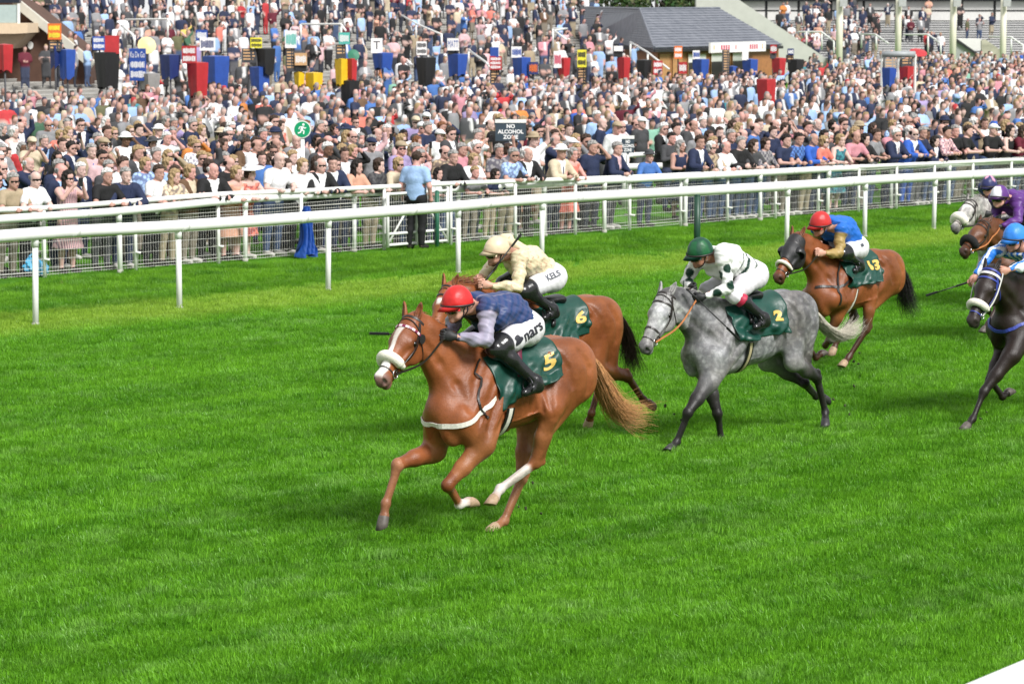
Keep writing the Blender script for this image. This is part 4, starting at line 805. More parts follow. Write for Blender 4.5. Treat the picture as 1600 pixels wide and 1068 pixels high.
def horse_prims(J, legs=True):
    yv = (0, 1, 0); T = []; A = T.append
    A(ell((.34, 0, 1.215), (.42, .215, .35), .08)); A(ell((-.03, 0, 1.245), (.50, .250, .315), .08))
    A(ell((-.38, 0, 1.40), (.36, .19, .21), .08)); A(ell((-.34, 0, 1.285), (.30, .185, .20), .08))
    A(cap((.40, 0, 1.52), (.02, 0, 1.505), .085, .09, .10)); A(cap((.1, 0, 1.45), (-.40, 0, 1.53), .11, .12, .1))
    for s in (1, -1):
        A(ell((-.58, s * .095, 1.43), (.32, .155, .22), .07)); A(ell((-.72, s * .115, 1.30), (.175, .12, .22), .07))
        A(ell((.66, s * .098, 1.04), (.125, .088, .165), .03))
        A(cap((.22, s * .10, 1.46), (.60, s * .155, 1.12), .085, .115, .06))           # shoulder blade
    A(ell((.70, 0, 1.17), (.12, .15, .15), .07))
    A(cap((-.74, 0, 1.50), (-.90, 0, 1.43), .065, .035, .06))
    trunk = list(T)
    # neck
    P, hd, hs, fn = head_axes(J)
    nb = np.array([.46, 0, 1.30]); top = P - np.array([.04, 0, .09]); ny = nrm(np.cross(np.array([0, 0, 1.]), top - nb))
    mid = (nb + top) * .5 + np.array([0, 0, .02]); q3 = nb * .22 + top * .78 + np.array([0, 0, .01])
    A(cap(nb, mid, .245, .160, .08, ny, .62)); A(cap(mid, q3, .160, .128, .06, ny, .62)); A(cap(q3, top + hd * .03 - fn * .03, .135, .115, .05, ny, .66))
    cr = spline([(.26, 0, 1.55), mid + nrm(np.cross(top - nb, ny)) * 0 + np.array([-.02, 0, .17]) * 1.0, P + np.array([-.07, 0, -.02])], 5)
    for i in range(4): A(cap(cr[i], cr[i + 1], .075 - .006 * i, .07 - .006 * i, .07))
    A(cap(nb + (mid - nb) * .15 + np.array([.12, 0, -.10]), q3 + hd * .02 - fn * .05, .11, .07, .06))
    # head
    Hh = []; B = Hh.append
    g = lambda d, f, s=0.0: P + hd * d + fn * f + hs * s
    B(cap(g(.05, -.075), g(.20, -.075), .098, .106, .04, hs, .90)); B(cap(g(.20, -.066), g(.48, -.058), .094, .064, .04, hs, .78))
    for s in (1, -1):
        B(ell(g(.17, -.165, s * .047), (.135, .036, .11), .025, (hd, hs, fn)))                   # cheek
        B(ell(g(.205, -.050, s * .076), (.052, .032, .036), .02, (hd, hs, fn)))                    # brow over the eye
        B(cap(g(.24, -.090, s * .080), g(.40, -.09, s * .056), .021, .013, .015))                 # facial crest
        B(ell(g(.555, -.048, s * .030), (.040, .024, .040), .02, (hd, hs, fn)))                  # nostril wing
        B(ell(g(.20, -.080, s * .112), (.026, .016, .020), .012, (hd, hs, fn), True))            # eye socket
    B(cap(g(.26, -.175), g(.50, -.115), .055, .034, .035, hs, .8)); B(ell(g(.55, -.062), (.072, .056, .064), .03, (hd, hs, fn)))
    B(ell(g(.55, -.128), (.045, .036, .032), .02, (hd, hs, fn)))
    for s in (1, -1): B(ell(g(.595, -.045, s * .042), (.024, .014, .030), .008, (nrm(hd + .5 * hs * s), nrm(hs * s - .5 * hd), fn), True))
    B(cap(g(.62, -.104, .05), g(.545, -.106, .06), .006, .006, .012, neg=True)); B(cap(g(.62, -.104, -.05), g(.545, -.106, -.06), .006, .006, .012, neg=True))
    for p in Hh:
        p['k'] *= HZ
        if p['t'] == 'c': p['a'] = P + (p['a'] - P) * HZ; p['b'] = P + (p['b'] - P) * HZ; p['ra'] *= HZ; p['rb'] *= HZ
        else: p['c'] = P + (p['c'] - P) * HZ; p['r'] = p['r'] * HZ
    T += Hh
    legp = []; C = legp.append
    for sd, s in (('L', 1), ('R', -1)):
        j = lambda n: J[sd + n]; sh = np.array(REST['sh']) * (1, s, 1); hip = np.array(REST['hip']) * (1, s, 1)
        # fore
        el, kn, ft, hf = j('elbow'), j('knee'), j('fet'), j('hoof')
        A(cap(sh, el, .12, .092, .045)); A(cap((.20, s * .165, 1.26), el + np.array([-.03, s * .02, .02]), .085, .085, .025)); A(cap((.33, s * .17, 1.34), el * .4 + sh * .6 + np.array([-.05, s * .04, 0]), .075, .07, .03))
        da = nrm(kn - el); fr = nrm(np.cross(da, (0, 1, 0)) * -1)
        if fr[0] < 0 and abs(fr[0]) > .2: fr = -fr
        C(cap(el, el * .45 + kn * .55, .090, .066, .05)); C(cap(el * .45 + kn * .55, kn, .066, .048, .04))
        C(cap(el * .9 + kn * .1 + fr * .045, el * .45 + kn * .55 + fr * .028, .055, .038, .018)); C(cap(el * .9 + kn * .1 - fr * .04, el * .4 + kn * .6 - fr * .018, .055, .035, .018))
        C(ell(kn, (.050, .046, .056), .015)); dk = nrm(ft - kn); C(cap(kn + dk * .02, kn + dk * .07, .046, .037, .03))
        C(cap(kn, ft, .030, .028, .012)); kb = nrm(np.cross((0, 1, 0), dk)); C(cap(kn + dk * .05 + kb * .032, ft + kb * .024, .018, .019, .008))
        C(ell(ft + kb * .008, (.044, .040, .044), .015)); co = ft + (hf - ft) * .60; C(cap(ft, co, .034, .036, .02)); C(cap(co, co + (hf - ft) * .12, .041, .040, .015))
        # hind
        st, hk, hft, hhf = j('stifle'), j('hock'), j('hfet'), j('hhoof')
        C(cap(hip, st, .185, .115, .09, yv, .66)); C(cap((-.72, s * .12, 1.27), st * .5 + hk * .5 , .15, .066, .06, yv, .7))
        C(ell(st, (.10, .075, .10), .04)); C(cap(st, st * .45 + hk * .55, .092, .066, .03, yv, .8)); C(cap(st * .8 + hk * .2 + (0, s * .03, 0), st * .4 + hk * .6, .06, .045, .02)); C(cap(st * .45 + hk * .55, hk, .066, .046, .04))
        up = nrm(hk - hft); bk = nrm(np.cross(up, (0, 1, 0)));
        if bk @ (st - hk) > 0: bk = -bk
        C(ell(hk, (.052, .044, .056), .02)); cal = hk + up * .065 + bk * .045
        C(cap(hk + bk * .02, cal, .036, .024, .03)); C(cap(cal, st * .55 + hk * .45 + bk * .03, .016, .045, .03))
        C(cap(hk, hft, .035, .029, .012)); C(cap(hk + bk * .036, hft + bk * .026, .020, .019, .008))
        C(ell(hft + bk * .008, (.046, .041, .046), .015)); co = hft + (hhf - hft) * .60; C(cap(hft, co, .033, .037, .02)); C(cap(co, co + (hhf - hft) * .15, .041, .039, .02))
    # creases between the muscles, point of hip, ribs, veins
    full = T + legp; det = []
    def side(x, z, s): return ray_out(full, np.array([[x, 0, z]]), np.array([[0, float(s), 0]]), .6, 80)[0]
    def line(pts, s, r, dep, k=.03, neg=True):
        q = [side(x, z, s) for x, z in pts]; sg = 1 if neg else -1
        q = [p + np.array([0, s * sg * (r - dep), 0]) for p in q]
        for a, b in zip(q[:-1], q[1:]): det.append(cap(a, b, r, r, k, neg=neg))
    for s in (1, -1):
        dn = nrm(np.cross(ny, top - nb)); dn = dn if dn[2] < 0 else -dn
        jg = [tuple((nb * u + top * (1 - u) + dn * (.055 + .05 * u))[[0, 2]]) for u in (.18, .45, .75)]
        line(jg + [(.60, 1.20)], s, .035, .013)
        line([(.36, 1.54), (.48, 1.40), (.57, 1.24)], s, .04, .011); line([(.17, 1.46), (.13, 1.30), (.20, 1.10), (.33, .98)], s, .035, .012)
        line([(.30, 1.40), (.40, 1.24), (.47, 1.10)], s, .030, .010); line([(-.32, 1.50), (-.27, 1.34), (-.22, 1.16)], s, .045, .013)
        line([(-.64, 1.54), (-.73, 1.38), (-.72, 1.18)], s, .030, .010); line([(-.38, 1.56), (-.47, 1.42), (-.52, 1.26)], s, .035, .009)
        line([(-.345, 1.53), (-.37, 1.49)], s, .03, .014, .03, False)
        for i in range(6): x = .08 - i * .055; line([(x, 1.38), (x - .03, 1.24), (x - .03, 1.08)], s, .018, .0035, .015)
        line([(.18, 1.02), (.02, 1.03), (-.16, 1.08)], s, .010, .006, .010, False); line([(.52, 1.02), (.46, 1.12), (.50, 1.22)], s, .009, .005, .010, False)
    return T + legp + det, trunk, Hh, legp

def make_hoof(J, sd, hind, s, mat, parent, light):
    ft = J[sd + ('hfet' if hind else 'fet')]; hf = J[sd + ('hhoof' if hind else 'hoof')]
    d = nrm(hf - ft); y = nrm(np.array([0, 1., 0]) - d * d[1]); fr = np.cross(d, y)
    fr = -fr if fr[0] * 1 + (-.6) * d[2] * 0 < -.0 and d[2] < 0 else fr
    fr = np.array([-d[2], 0, d[0]]); fr = nrm(fr)
    co = ft + (hf - ft) * .56; ns = nrm(d - .62 * fr)
    if (hf * s)[2] < .13: ns = np.array([0, 0, -1.])
    sole = hf + d * .015 + fr * .012; rings = []
    fr2 = nrm(fr - ns * (fr @ ns)); n = 16; a = np.linspace(0, 2 * math.pi, n, endpoint=False)
    for t, r in ((0, .041), (.12, .045), (.55, .049), (1, .055), (1.0, .05)):
        c = co * (1 - t) + sole * t; f = nrm(fr * (1 - t) + fr2 * t)
        rx = np.where(np.cos(a) > 0, r * 1.12, r * .92)
        rings.append(c + (np.cos(a) * rx)[:, None] * f + (np.sin(a) * r)[:, None] * y + (ns * (.0 if len(rings) < 4 else .004)))
    V = np.concatenate(rings + [[sole - ns * .006]]) * s; F = []
    for i in range(4):
        for k in range(n): F.append((i * n + k, i * n + (k + 1) % n, (i + 1) * n + (k + 1) % n, (i + 1) * n + k))
    for k in range(n): F.append((4 * n + k, 4 * n + (k + 1) % n, 5 * n, 5 * n))
    F = [tuple(dict.fromkeys(f)) for f in F]
    return link('hoof', mesh_np('hoof', V, F), mat, parent, True)

def make_ear(P, hd, hs, fn, sgn, s, mat, parent, col, back=0.0, h=.008):
    up = nrm(-hd * .75 + fn * (.62 - back) + hs * sgn * .16); b = P + hd * .035 - fn * .035 + hs * sgn * .056
    op = nrm(fn * .75 + hs * sgn * .55 + hd * .4); op = nrm(op - up * (op @ up)); sd = np.cross(up, op)
    pr = [ell(b + up * .045, (.030, .022, .06), .02, (sd, op, up)), ell(b + up * .085, (.029, .017, .070), .02, (sd, op, up)), cap(b + up * .13, b + up * .172, .013, .003, .02),
          ell(b + up * .09 + op * .016, (.017, .014, .056), .008, (sd, op, up), True)]
    V, F = surf(pr, h, 1); me = mesh_np('ear', V * s, F)
    inner = sstep((V - b) @ op, .0, .012) * sstep(.03 - np.abs((V - b) @ sd), 0, .02)
    set_col(me, np.asarray(col)[None] * (1 - .55 * inner[:, None])); return link('ear', me, mat, parent, True)

def hair_paths(roots, dirs, length, curve, n=7, droop=.0, jit=.02, wav=0.0):
    G = []
    for r, d in zip(roots, dirs):
        L = length * rng.uniform(.6, 1.15); p = np.array(r, float); path = [p.copy()]; v = np.array(d, float); ph = rng.uniform(0, 6.28)
        for i in range(n - 1):
            v = nrm(v + curve / n + rng.normal(0, jit, 3) + np.array([0, 0, -droop / n])); p = p + v * L / (n - 1)
            path.append(p + wav * math.sin(ph + i * 1.3) * np.array([0, 1, .3]))
        G.append(path)
    return np.array(G)

def lay_text(txt, size, org, ex, ey, prims, off, name, mat, parent, s, bold=0.0, cut=.12):
    """lettering pressed on to a body: flat at org (axes ex, ey), dropped along -(ex x ey)"""
    V, F = text_mesh(txt, size, cut, bold); ex, ey = nrm(ex), nrm(ey); ez = np.cross(ex, ey)
    P = org + V[:, :1] * ex + V[:, 1:2] * ey
    Q = ray_out(prims, P - ez * .25, np.broadcast_to(ez, P.shape), .6, 70)
    Q = Q + ez * off
    return link(name, mesh_np(name, Q * s, F), mat, parent, False)

def build_horse(key, label, h=.014, coat=None, mat=None, opts=None):
    f = FIT[key]; J = {k: np.array(v) for k, v in f['J'].items()}; s = f['s']; o = opts or {}
    R, T = horse_frame(f)
    root = empty('horse', label=label, cat='horse', group='racehorses galloping for the finish')
    root.matrix_world = Matrix([[*R[0], T[0]], [*R[1], T[1]], [*R[2], T[2]], [0, 0, 0, 1]])
    allp, trunk, headp, legp = horse_prims(J)
    V, F = surf(allp, h, 1)
    me = mesh_np('body', V * s, F)
    P, hd, hs, fn = head_axes(J)
    C = np.repeat(np.array([o['base']], float), len(V), 0)
    def put(w, c): 
        nonlocal C
        C = C * (1 - w[:, None]) + np.asarray(c, float)[None] * w[:, None]
    hx = (V - P) @ hd / HZ; hf = (V - P) @ fn / HZ; hy = (V - P) @ hs / HZ
    inhead = sstep(hx, .0, .05) * (np.linalg.norm(V - P - hd * .3, axis=1) < .45)
    if 'belly' in o: put(sstep(1.10 - V[:, 2], 0, .25) * (np.abs(V[:, 0]) < .75) * .7, o['belly'])
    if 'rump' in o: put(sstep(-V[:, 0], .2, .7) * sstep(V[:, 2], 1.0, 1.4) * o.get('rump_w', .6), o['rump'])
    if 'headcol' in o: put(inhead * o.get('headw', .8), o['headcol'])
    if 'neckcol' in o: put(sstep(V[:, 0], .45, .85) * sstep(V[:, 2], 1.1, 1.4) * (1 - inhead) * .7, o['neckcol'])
    dap = sstep(V[:, 2], .75, 1.05) * .75
    for sd in 'LR':
        for hind in (0, 1):
            ch = ['stifle', 'hock', 'hfet', 'hhoof'] if hind else ['elbow', 'knee', 'fet', 'hoof']
            a, b, c, d = [J[sd + q] for q in ch]
            d1, t1 = seg_t(V, a, b); d2, t2 = seg_t(V, b, c); d3, t3 = seg_t(V, c, d)
            near = lambda D, r: (D < r).astype(float)
            w1 = near(d1, .085) * sstep(t1, .35, .95) * (d1 <= np.minimum(d2, d3) + .0) ; w2 = near(d2, .085) * (d2 < d1 + .001); w3 = near(d3, .085) * (d3 < d2 + .001)
            dap = dap * (1 - np.clip(near(d1, .10) * sstep(t1, .2, .7) + w2 + w3, 0, 1))
            if 'legs' in o:
                put(np.clip(w1 + w2 + w3, 0, 1) * o.get('legs_w', 1), o['legs'])
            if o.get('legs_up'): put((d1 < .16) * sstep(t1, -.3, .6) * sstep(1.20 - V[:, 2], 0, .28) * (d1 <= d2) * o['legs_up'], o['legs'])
            sock = o.get('socks', {}).get(sd + ('h' if hind else 'f'))
            if sock is not None:                               # 1 = from the joint below the knee/hock down, >1 only lower
                w = np.clip(w2 * sstep(t2, sock - 1 , sock - .85) + w3, 0, 1); put(w, (.62, .57, .53))
                put(w3 * sstep(t3, .25, .6) * .6, (.50, .33, .26))
            elif o.get('pale_shin'): put(np.clip(w2 + w3, 0, 1) * .35, o['pale_shin'])
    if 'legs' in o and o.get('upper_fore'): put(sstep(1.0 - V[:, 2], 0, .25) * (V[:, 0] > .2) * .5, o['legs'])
    # face markings
    muz = inhead * sstep(hx, .50, .58); put(muz * .75, o.get('muzzle', (.10, .075, .07)))
    if 'blaze' in o:
        wv = .024 + .014 * np.sin(hx * 16) * .4 + .012 * sstep(hx, .34, .5)
        cen = o.get('blaze_off', 0.0)
        put(inhead * sstep(wv - np.abs(hy - cen), -.003, .006) * sstep(hf, -.09, -.045) * sstep(hx, o['blaze'][0], o['blaze'][0] + .03) * (1 - sstep(hx, o['blaze'][1], o['blaze'][1] + .03)), (.72, .68, .64))
    for sg in (1, -1):
        put(np.exp(-((hx - .60) ** 2 + (hf + .045) ** 2 + (hy - sg * .040) ** 2) / .022 ** 2) * .97, (.012, .008, .008))
        e = np.exp(-(((hx - .20) / 1.4) ** 2 + (hf + .075) ** 2 + (hy - sg * .105) ** 2) / .034 ** 2); put(e * .8, np.asarray(o['base']) * .25)
    put(inhead * np.exp(-((hf + .105) / .007) ** 2) * sstep(hx, .53, .57) * .7, (.03, .02, .02))
    set_col(me, C)
    at = me.attributes.new('dapple', 'FLOAT', 'POINT'); at.data.foreach_set('value', dap.astype(np.float32))
    body = link('body', me, mat, root, True)
    # eyes, ears, hooves
    mb_eye = M('eye_dark', (.008, .006, .005), .08, .1)
    for sg in (1, -1):
        q = MB(); c = P + HZ * (hd * .20 - fn * .079 + hs * sg * .090)
        u = np.linspace(0, math.pi, 7); w = np.linspace(0, 2 * math.pi, 11)[:-1]
        VV = [c + .026 * np.array([math.sin(a) * math.cos(b), math.sin(a) * math.sin(b), math.cos(a)]) for a in u for b in w]
        FF = [(i * 10 + j, i * 10 + (j + 1) % 10, (i + 1) * 10 + (j + 1) % 10, (i + 1) * 10 + j) for i in range(6) for j in range(10)]
        q.add(np.array(VV) * s, FF); q.build('eye', mb_eye, root, True)
        if not o.get('no_ears'): make_ear(P, hd, hs, fn, sg, s, mat, root, o.get('earcol', o['base']), o.get('ears_back', .25))
    hm = o.get('hoofmat') or M('hoof_horn', (.09, .075, .065), .55, .3, 25)
    hl = M('hoof_pale', (.36, .25, .16), .6, .25, 25)
    for sd in 'LR':
        for hind in (0, 1): 
            pale = o.get('pale_hooves', {}); make_hoof(J, sd, hind, s, hl if sd + ('h' if hind else 'f') in pale else hm, root, 0)
    # mane and forelock
    hm_ = o['hairmat']
    top = P - np.array([.04, 0, .09]); nb = np.array([.46, 0, 1.30]); mid = (nb + top) * .5 + np.array([0, 0, .02])
    cr = spline([(.30, 0, 1.62), mid + np.array([-.02, 0, .25]), P + np.array([-.06, 0, .04])], 60)
    roots, dirs = [], []
    nm = o.get('mane_n', 260)
    for i in range(nm):
        c = cr[rng.integers(0, 60)] + rng.normal(0, .012, 3); roots.append(c - np.array([0, 0, .03])); dirs.append(nrm(np.array([-.5, rng.normal(-.3, .5), .55 + rng.normal(0, .2)])))
    G = hair_paths(roots, dirs, o.get('mane_len', .14), np.array(o.get('mane_curve', (-1.2, -.5, -.6))), 6, 1.2, .08)
    Vm, Fm = strands(G, .0045, .001); link('mane', mesh_np('mane', Vm * s, Fm), hm_, root, True)
    if not o.get('no_forelock'):
        roots = [P + fn * .0 + hd * .03 + hs * rng.normal(0, .02) + rng.normal(0, .006, 3) for _ in range(50)]
        G = hair_paths(roots, [nrm(hd * .8 + fn * .4 + hs * rng.normal(0, .35)) for _ in roots], o.get('forelock_len', .11), -fn * .5, 5, .3, .08)
        Vm, Fm = strands(G, .003, .0008); link('forelock', mesh_np('forelock', Vm * s, Fm), hm_, root, True)
    # tail
    tp = np.array(o.get('tail', [(-.86, 0, 1.44), (-1.02, 0, 1.38), (-1.12, 0, 1.1), (-1.16, 0, .85)]), float)
    gd = spline(tp, 14); G = []; wid = o.get('tail_w', .10)
    for i in range(o.get('tail_n', 800)):
        a = rng.uniform(0, 6.28); r = math.sqrt(rng.uniform(0, 1)); ln = min(1.0, rng.uniform(.45, 1.15)); m = np.linspace(0, ln, 11)
        q = np.stack([np.interp(m, np.linspace(0, 1, 14), gd[:, k]) for k in range(3)], 1)
        sp = (.022 + wid * m ** o.get('tail_pow', .8))[:, None]
        off = np.array([math.cos(a) * .7, math.sin(a), math.sin(a + 1) * .7]) * r
        wv = np.sin(m * rng.uniform(4, 12) + rng.uniform(0, 6))[:, None] * .022 * m[:, None] * rng.normal(0, 1, 3)
        G.append(q + off * sp + wv + (m ** 2)[:, None] * rng.normal(0, wid * .5, 3))
    Vt, Ft = strands(np.array(G), .0023, .0005); link('tail', mesh_np('tail', Vt * s, Ft), o.get('tailmat', hm_), root, True)
    H = dict(root=root, J=J, s=s, f=f, all=allp, trunk=trunk, head=headp, legs=legp, P=P, hd=hd, hs=hs, fn=fn, R=R, T=T)
    return H

def ring_on(H, prims, c, u, v, a0=0.0, a1=2 * math.pi, n=40, off=.004, rmax=.35):
    a = np.linspace(a0, a1, n); D = np.cos(a)[:, None] * u + np.sin(a)[:, None] * v
    P = ray_out(prims, np.broadcast_to(c, D.shape), D, rmax, 120); return P + D * off, D
def strap_path(H, prims, pts, n=30, off=.004):
    P = snap(prims, spline(pts, n), off); return P, sgrad(prims, P)

def bridle(H, col=None, cheek=True, noseband=None, browmat=None, reinmat=None, hand=None, hand_r=None, width=.020, throat=True, nb_r=.035, bitmat=None):
    s, root = H['s'], H['root']; P, hd, hs, fn = H['P'], H['hd'], H['hs'], H['fn']; hp = H['head']
    mat = col or leather(); g = lambda d, f, q=0.0: P + HZ * (hd * d + fn * f + hs * q)
    mb = MB()
    a, D = ring_on(H, hp, g(.39, -.075), hs, fn, n=36, off=.003); ribbon(mb, a, D, width * .9, .004)         # noseband
    a, D = ring_on(H, hp, g(.49, -.07), hs, fn, n=30, off=.002); ribbon(mb, a, D, width * .5, .004)
    for sg in (1, -1):
        pts = [g(.04, -.03, sg * .085), g(.12, -.07, sg * .11), g(.26, -.11, sg * .10), g(.40, -.105, sg * .07), g(.475, -.095, sg * .05)]
        a, D = strap_path(H, hp, pts, 24, .003); ribbon(mb, a, D, width * .8, .004)
        pts = [g(.04, -.04, sg * .085), g(.16, -.11, sg * .11), g(.30, -.14, sg * .09), g(.39, -.12, sg * .07)]
        a, D = strap_path(H, hp, pts, 20, .003); ribbon(mb, a, D, width * .6, .004)
    a, D = ring_on(H, hp, g(.025, -.07), hs, fn, -.15, math.pi + .15, 24, .004); ribbon(mb, a, D, width, .005)   # headpiece
    if throat:
        a, D = ring_on(H, hp, g(.12, -.12), hs, nrm(fn * .9 - hd * .4), n=34, off=.006, rmax=.3); ribbon(mb, a, D, width * .5, .004)
    o = link('bridle', mb.mesh('bridle'), mat, root, False)
    for v in o.data.vertices: v.co *= s
    # browband
    mb = MB(); a, D = ring_on(H, hp, g(.115, -.07), hs, nrm(fn + hd * .1), -.25, math.pi + .25, 30, .005)
    if browmat:
        cols = []
        for i in range(14):
            i0 = int(i * 29 / 14); q = MB(); ribbon(q, a[i0:i0 + 3], D[i0:i0 + 3], width * 1.0, .006); mbi = q
            mb.add(np.concatenate(mbi.v), mbi.f); cols += [(.75, .55, .60) if i % 2 else (.18, .02, .06)] * len(np.concatenate(mbi.v))
        me = mb.mesh('browband'); set_col(me, np.array(cols)); ob = link('browband', me, M_attr('browband_beads', .35, .05), root)
    else:
        ribbon(mb, a, D, width * .9, .005); ob = link('browband', mb.mesh('browband'), mat, root)
    for v in ob.data.vertices: v.co *= s
    # bit rings
    mtl = bitmat or M('bit_steel', (.55, .55, .55), .25, .1, metal=1.0)
    bits = []
    for sg in (1, -1):
        c = snap(hp, g(.475, -.098, sg * .06)[None], .012)[0]; bits.append(c); t = np.linspace(0, 2 * math.pi, 19)
        q = MB(); q.tube([(c + .034 * (math.cos(x) * hd + math.sin(x) * fn)) * s for x in t], .0055, 6); q.build('bit_ring', mtl, root, True)
    if noseband is not None:                                 # sheepskin roll across the nose
        nm = noseband; n = 26; a, D = ring_on(H, hp, g(.405, -.07), hs, fn, -.35, math.pi + .35, n, .022)
        q = MB(); tt = np.linspace(0, 1, n); r = nb_r * np.clip(np.minimum(tt, 1 - tt) * 9, .35, 1) ** .5
        q.tube(a * s, r, 14); o2 = q.build('sheepskin_noseband', nm, root, True)
        o2.data.update()
    # reins from the bit to the hands
    rm = reinmat or mat
    for c, hnd, sg in ((bits[0], hand, 1), (bits[1], hand_r if hand_r is not None else hand, -1)):
        if hnd is None: continue
        md = (c + hnd) * .5 + np.array([0, 0, -.05]) + hs * sg * .03
        pts = spline([c, md, hnd], 24)
        d = sdf(H['all'], pts); pts2 = np.where((d < .012)[:, None], snap(H['all'], pts, .012, 4), pts)
        for _ in range(2): pts2[1:-1] = (pts2[:-2] + pts2[1:-1] * 2 + pts2[2:]) / 4
        q = MB(); Nn = np.broadcast_to(hs * sg, pts2.shape); ribbon(q, pts2 * s, Nn, .018 * s, .005); q.build('rein', rm, root)
    return bits

def saddle_cloth(H, mat, x0=-.42, x1=.36, th=1.95, skew=.0, thb=.80, thf=1.08, off=.012, wr=.010, seed=1, edge=None, lower=None):
    """cloth laid over the back and down both sides; returns a function giving points on its left side"""
    r2 = np.random.default_rng(seed); nx, nt = 48, 90; s = H['s']
    prims = H['trunk'] + [p for p in H['legs'] if p['t'] == 'e' and p['r'][0] > .09 or p['t'] == 'c' and p['ra'] > .085]
    X, TH = np.meshgrid(np.linspace(0, 1, nx), np.linspace(-1, 1, nt), indexing='ij')
    ths = TH * th * (thb + (thf - thb) * X); xx = x0 + (x1 - x0) * X - skew * np.abs(TH) * (1 + .0 * X)
    if lower: xx = xx + lower * (np.abs(TH) ** 2) * (X - .5)
    O = np.stack([xx, 0 * xx, 0 * xx + 1.30], -1); D = np.stack([0 * xx, np.sin(ths), np.cos(ths)], -1)
    Pp = ray_out(prims, O, D, .6, 70)
    ph = r2.uniform(0, 6.28, 6)
    w = (np.sin(X * 9 + TH * 5 + ph[0]) * .5 + np.sin(X * 17 - TH * 9 + ph[1]) * .3 + np.sin(X * 6 + TH * 14 + ph[2]) * .45 + np.sin(X * 26 + TH * 3 + ph[3]) * .18 + np.sin(X * 31 - TH * 23 + ph[4]) * .22 + .5 * np.abs(np.sin(X * 5 + TH * 8 + ph[5]))) * wr
    flap = sstep(X, .8, 1) * 0 + sstep(1 - X, .78, 1) * .5
    g = off + np.maximum(w, -.004) * sstep(np.abs(TH), .22, .55) * (1 + 1.3 * sstep(np.abs(TH), .6, 1.0)) + flap * .012
    Pt = Pp + D * g[..., None]; Pb = Pt - D * .007
    V = np.concatenate([Pt.reshape(-1, 3), Pb.reshape(-1, 3)]) * s; N = nx * nt
    i, j = np.meshgrid(np.arange(nx - 1), np.arange(nt - 1), indexing='ij'); q = (i * nt + j).ravel()
    F1 = np.stack([q, q + nt, q + nt + 1, q + 1], 1); F2 = F1[:, ::-1] + N; F = [F1, F2]
    bd = list(range(nt)) + [k * nt + nt - 1 for k in range(1, nx)] + [(nx - 1) * nt + k for k in range(nt - 2, -1, -1)] + [k * nt for k in range(nx - 2, 0, -1)]
    bd = np.array(bd); nb = np.roll(bd, -1); F.append(np.stack([bd, nb, nb + N, bd + N], 1))
    me = mesh_np('saddle_cloth', V, np.concatenate(F)); o = link('saddle_cloth', me, mat, H['root'], True)
    def pt(u, v, lift=.006):                                   # u 0..1 back to front, v -1..1 right to left
        a = np.clip(np.asarray(u) * (nx - 1), 0, nx - 1.001); b = np.clip((np.asarray(v) + 1) / 2 * (nt - 1), 0, nt - 1.001)
        i0, j0 = a.astype(int), b.astype(int); fa, fb = (a - i0)[..., None], (b - j0)[..., None]
        q = Pt[i0, j0] * (1 - fa) * (1 - fb) + Pt[i0 + 1, j0] * fa * (1 - fb) + Pt[i0, j0 + 1] * (1 - fa) * fb + Pt[i0 + 1, j0 + 1] * fa * fb
        d = D[i0, j0]; return q + d * lift
    H['cloth'] = pt; H['cloth_obj'] = o; H['cloth_dims'] = (x1 - x0, th)
    return o, pt
def cloth_text(H, txt, size, u, v, mat, name='number', tilt=0.0, bold=.0, lift=.006, cut=.14):
    """lettering on the left side of the saddle cloth, size in metres"""
    V, F = text_mesh(txt, size, cut, bold); L, th = H['cloth_dims']; arc = .36
    c, s_ = math.cos(tilt), math.sin(tilt); x = V[:, 0] * c - V[:, 1] * s_; y = V[:, 0] * s_ + V[:, 1] * c
    P = H['cloth'](u + x / L * -1, v - y / (arc * th), lift)
    return link(name, mesh_np(name, P * H['s'], F), mat, H['cloth_obj'], False)
def saddle(H, x=-.06, mat=None):
    s = H['s']; z = ray_out(H['trunk'], np.array([[x, 0, 1.3]]), np.array([[0, 0, 1.]]), .6, 70)[0][2]
    pr = [cap((x - .16, 0, z + .035), (x + .14, 0, z + .02), .045, .035, .03, (0, 1, 0), 2.6), cap((x - .17, .07, z + .02), (x - .17, -.07, z + .02), .035, .035, .03)]
    for q in (1, -1): pr.append(cap((x + .05, q * .13, z - .01), (x + .12, q * .24, z - .20), .045, .03, .04, (0, 1, -.3), .5))
    V, F = surf(pr, .014, 1); link('saddle', mesh_np('saddle', V * s, F), mat or M('saddle_leather', (.012, .012, .013), .35, .2), H['root'], True)
def girth(H, x, mat, w=.075, a0=1.06, name='girth', mat2=None):
    mb = MB(); c = np.array([x, 0, 1.25]); P, D = ring_on(H, H['trunk'], c, np.array([0, 1., 0]), np.array([0, 0, 1.]), math.pi * a0, math.pi * (3 - a0), 44, .008, .6)
    ribbon(mb, P * H['s'], D, w, .008); o = mb.build(name, mat, H['root'])
    if mat2:
        for k in (-1, 1):
            pass
        mb = MB(); ribbon(mb, (P + D * .006) * H['s'], D, w * .45, .006); mb.build('girth_webbing', mat2, H['root'])
    return o
def breast_strap(H, mat, pts, w=.035, name='breastplate', n=40):
    mb = MB(); pr = H['all']; P, D = strap_path(H, pr, pts, n, .006); ribbon(mb, P * H['s'], D, w, .006); return mb.build(name, mat, H['root'])

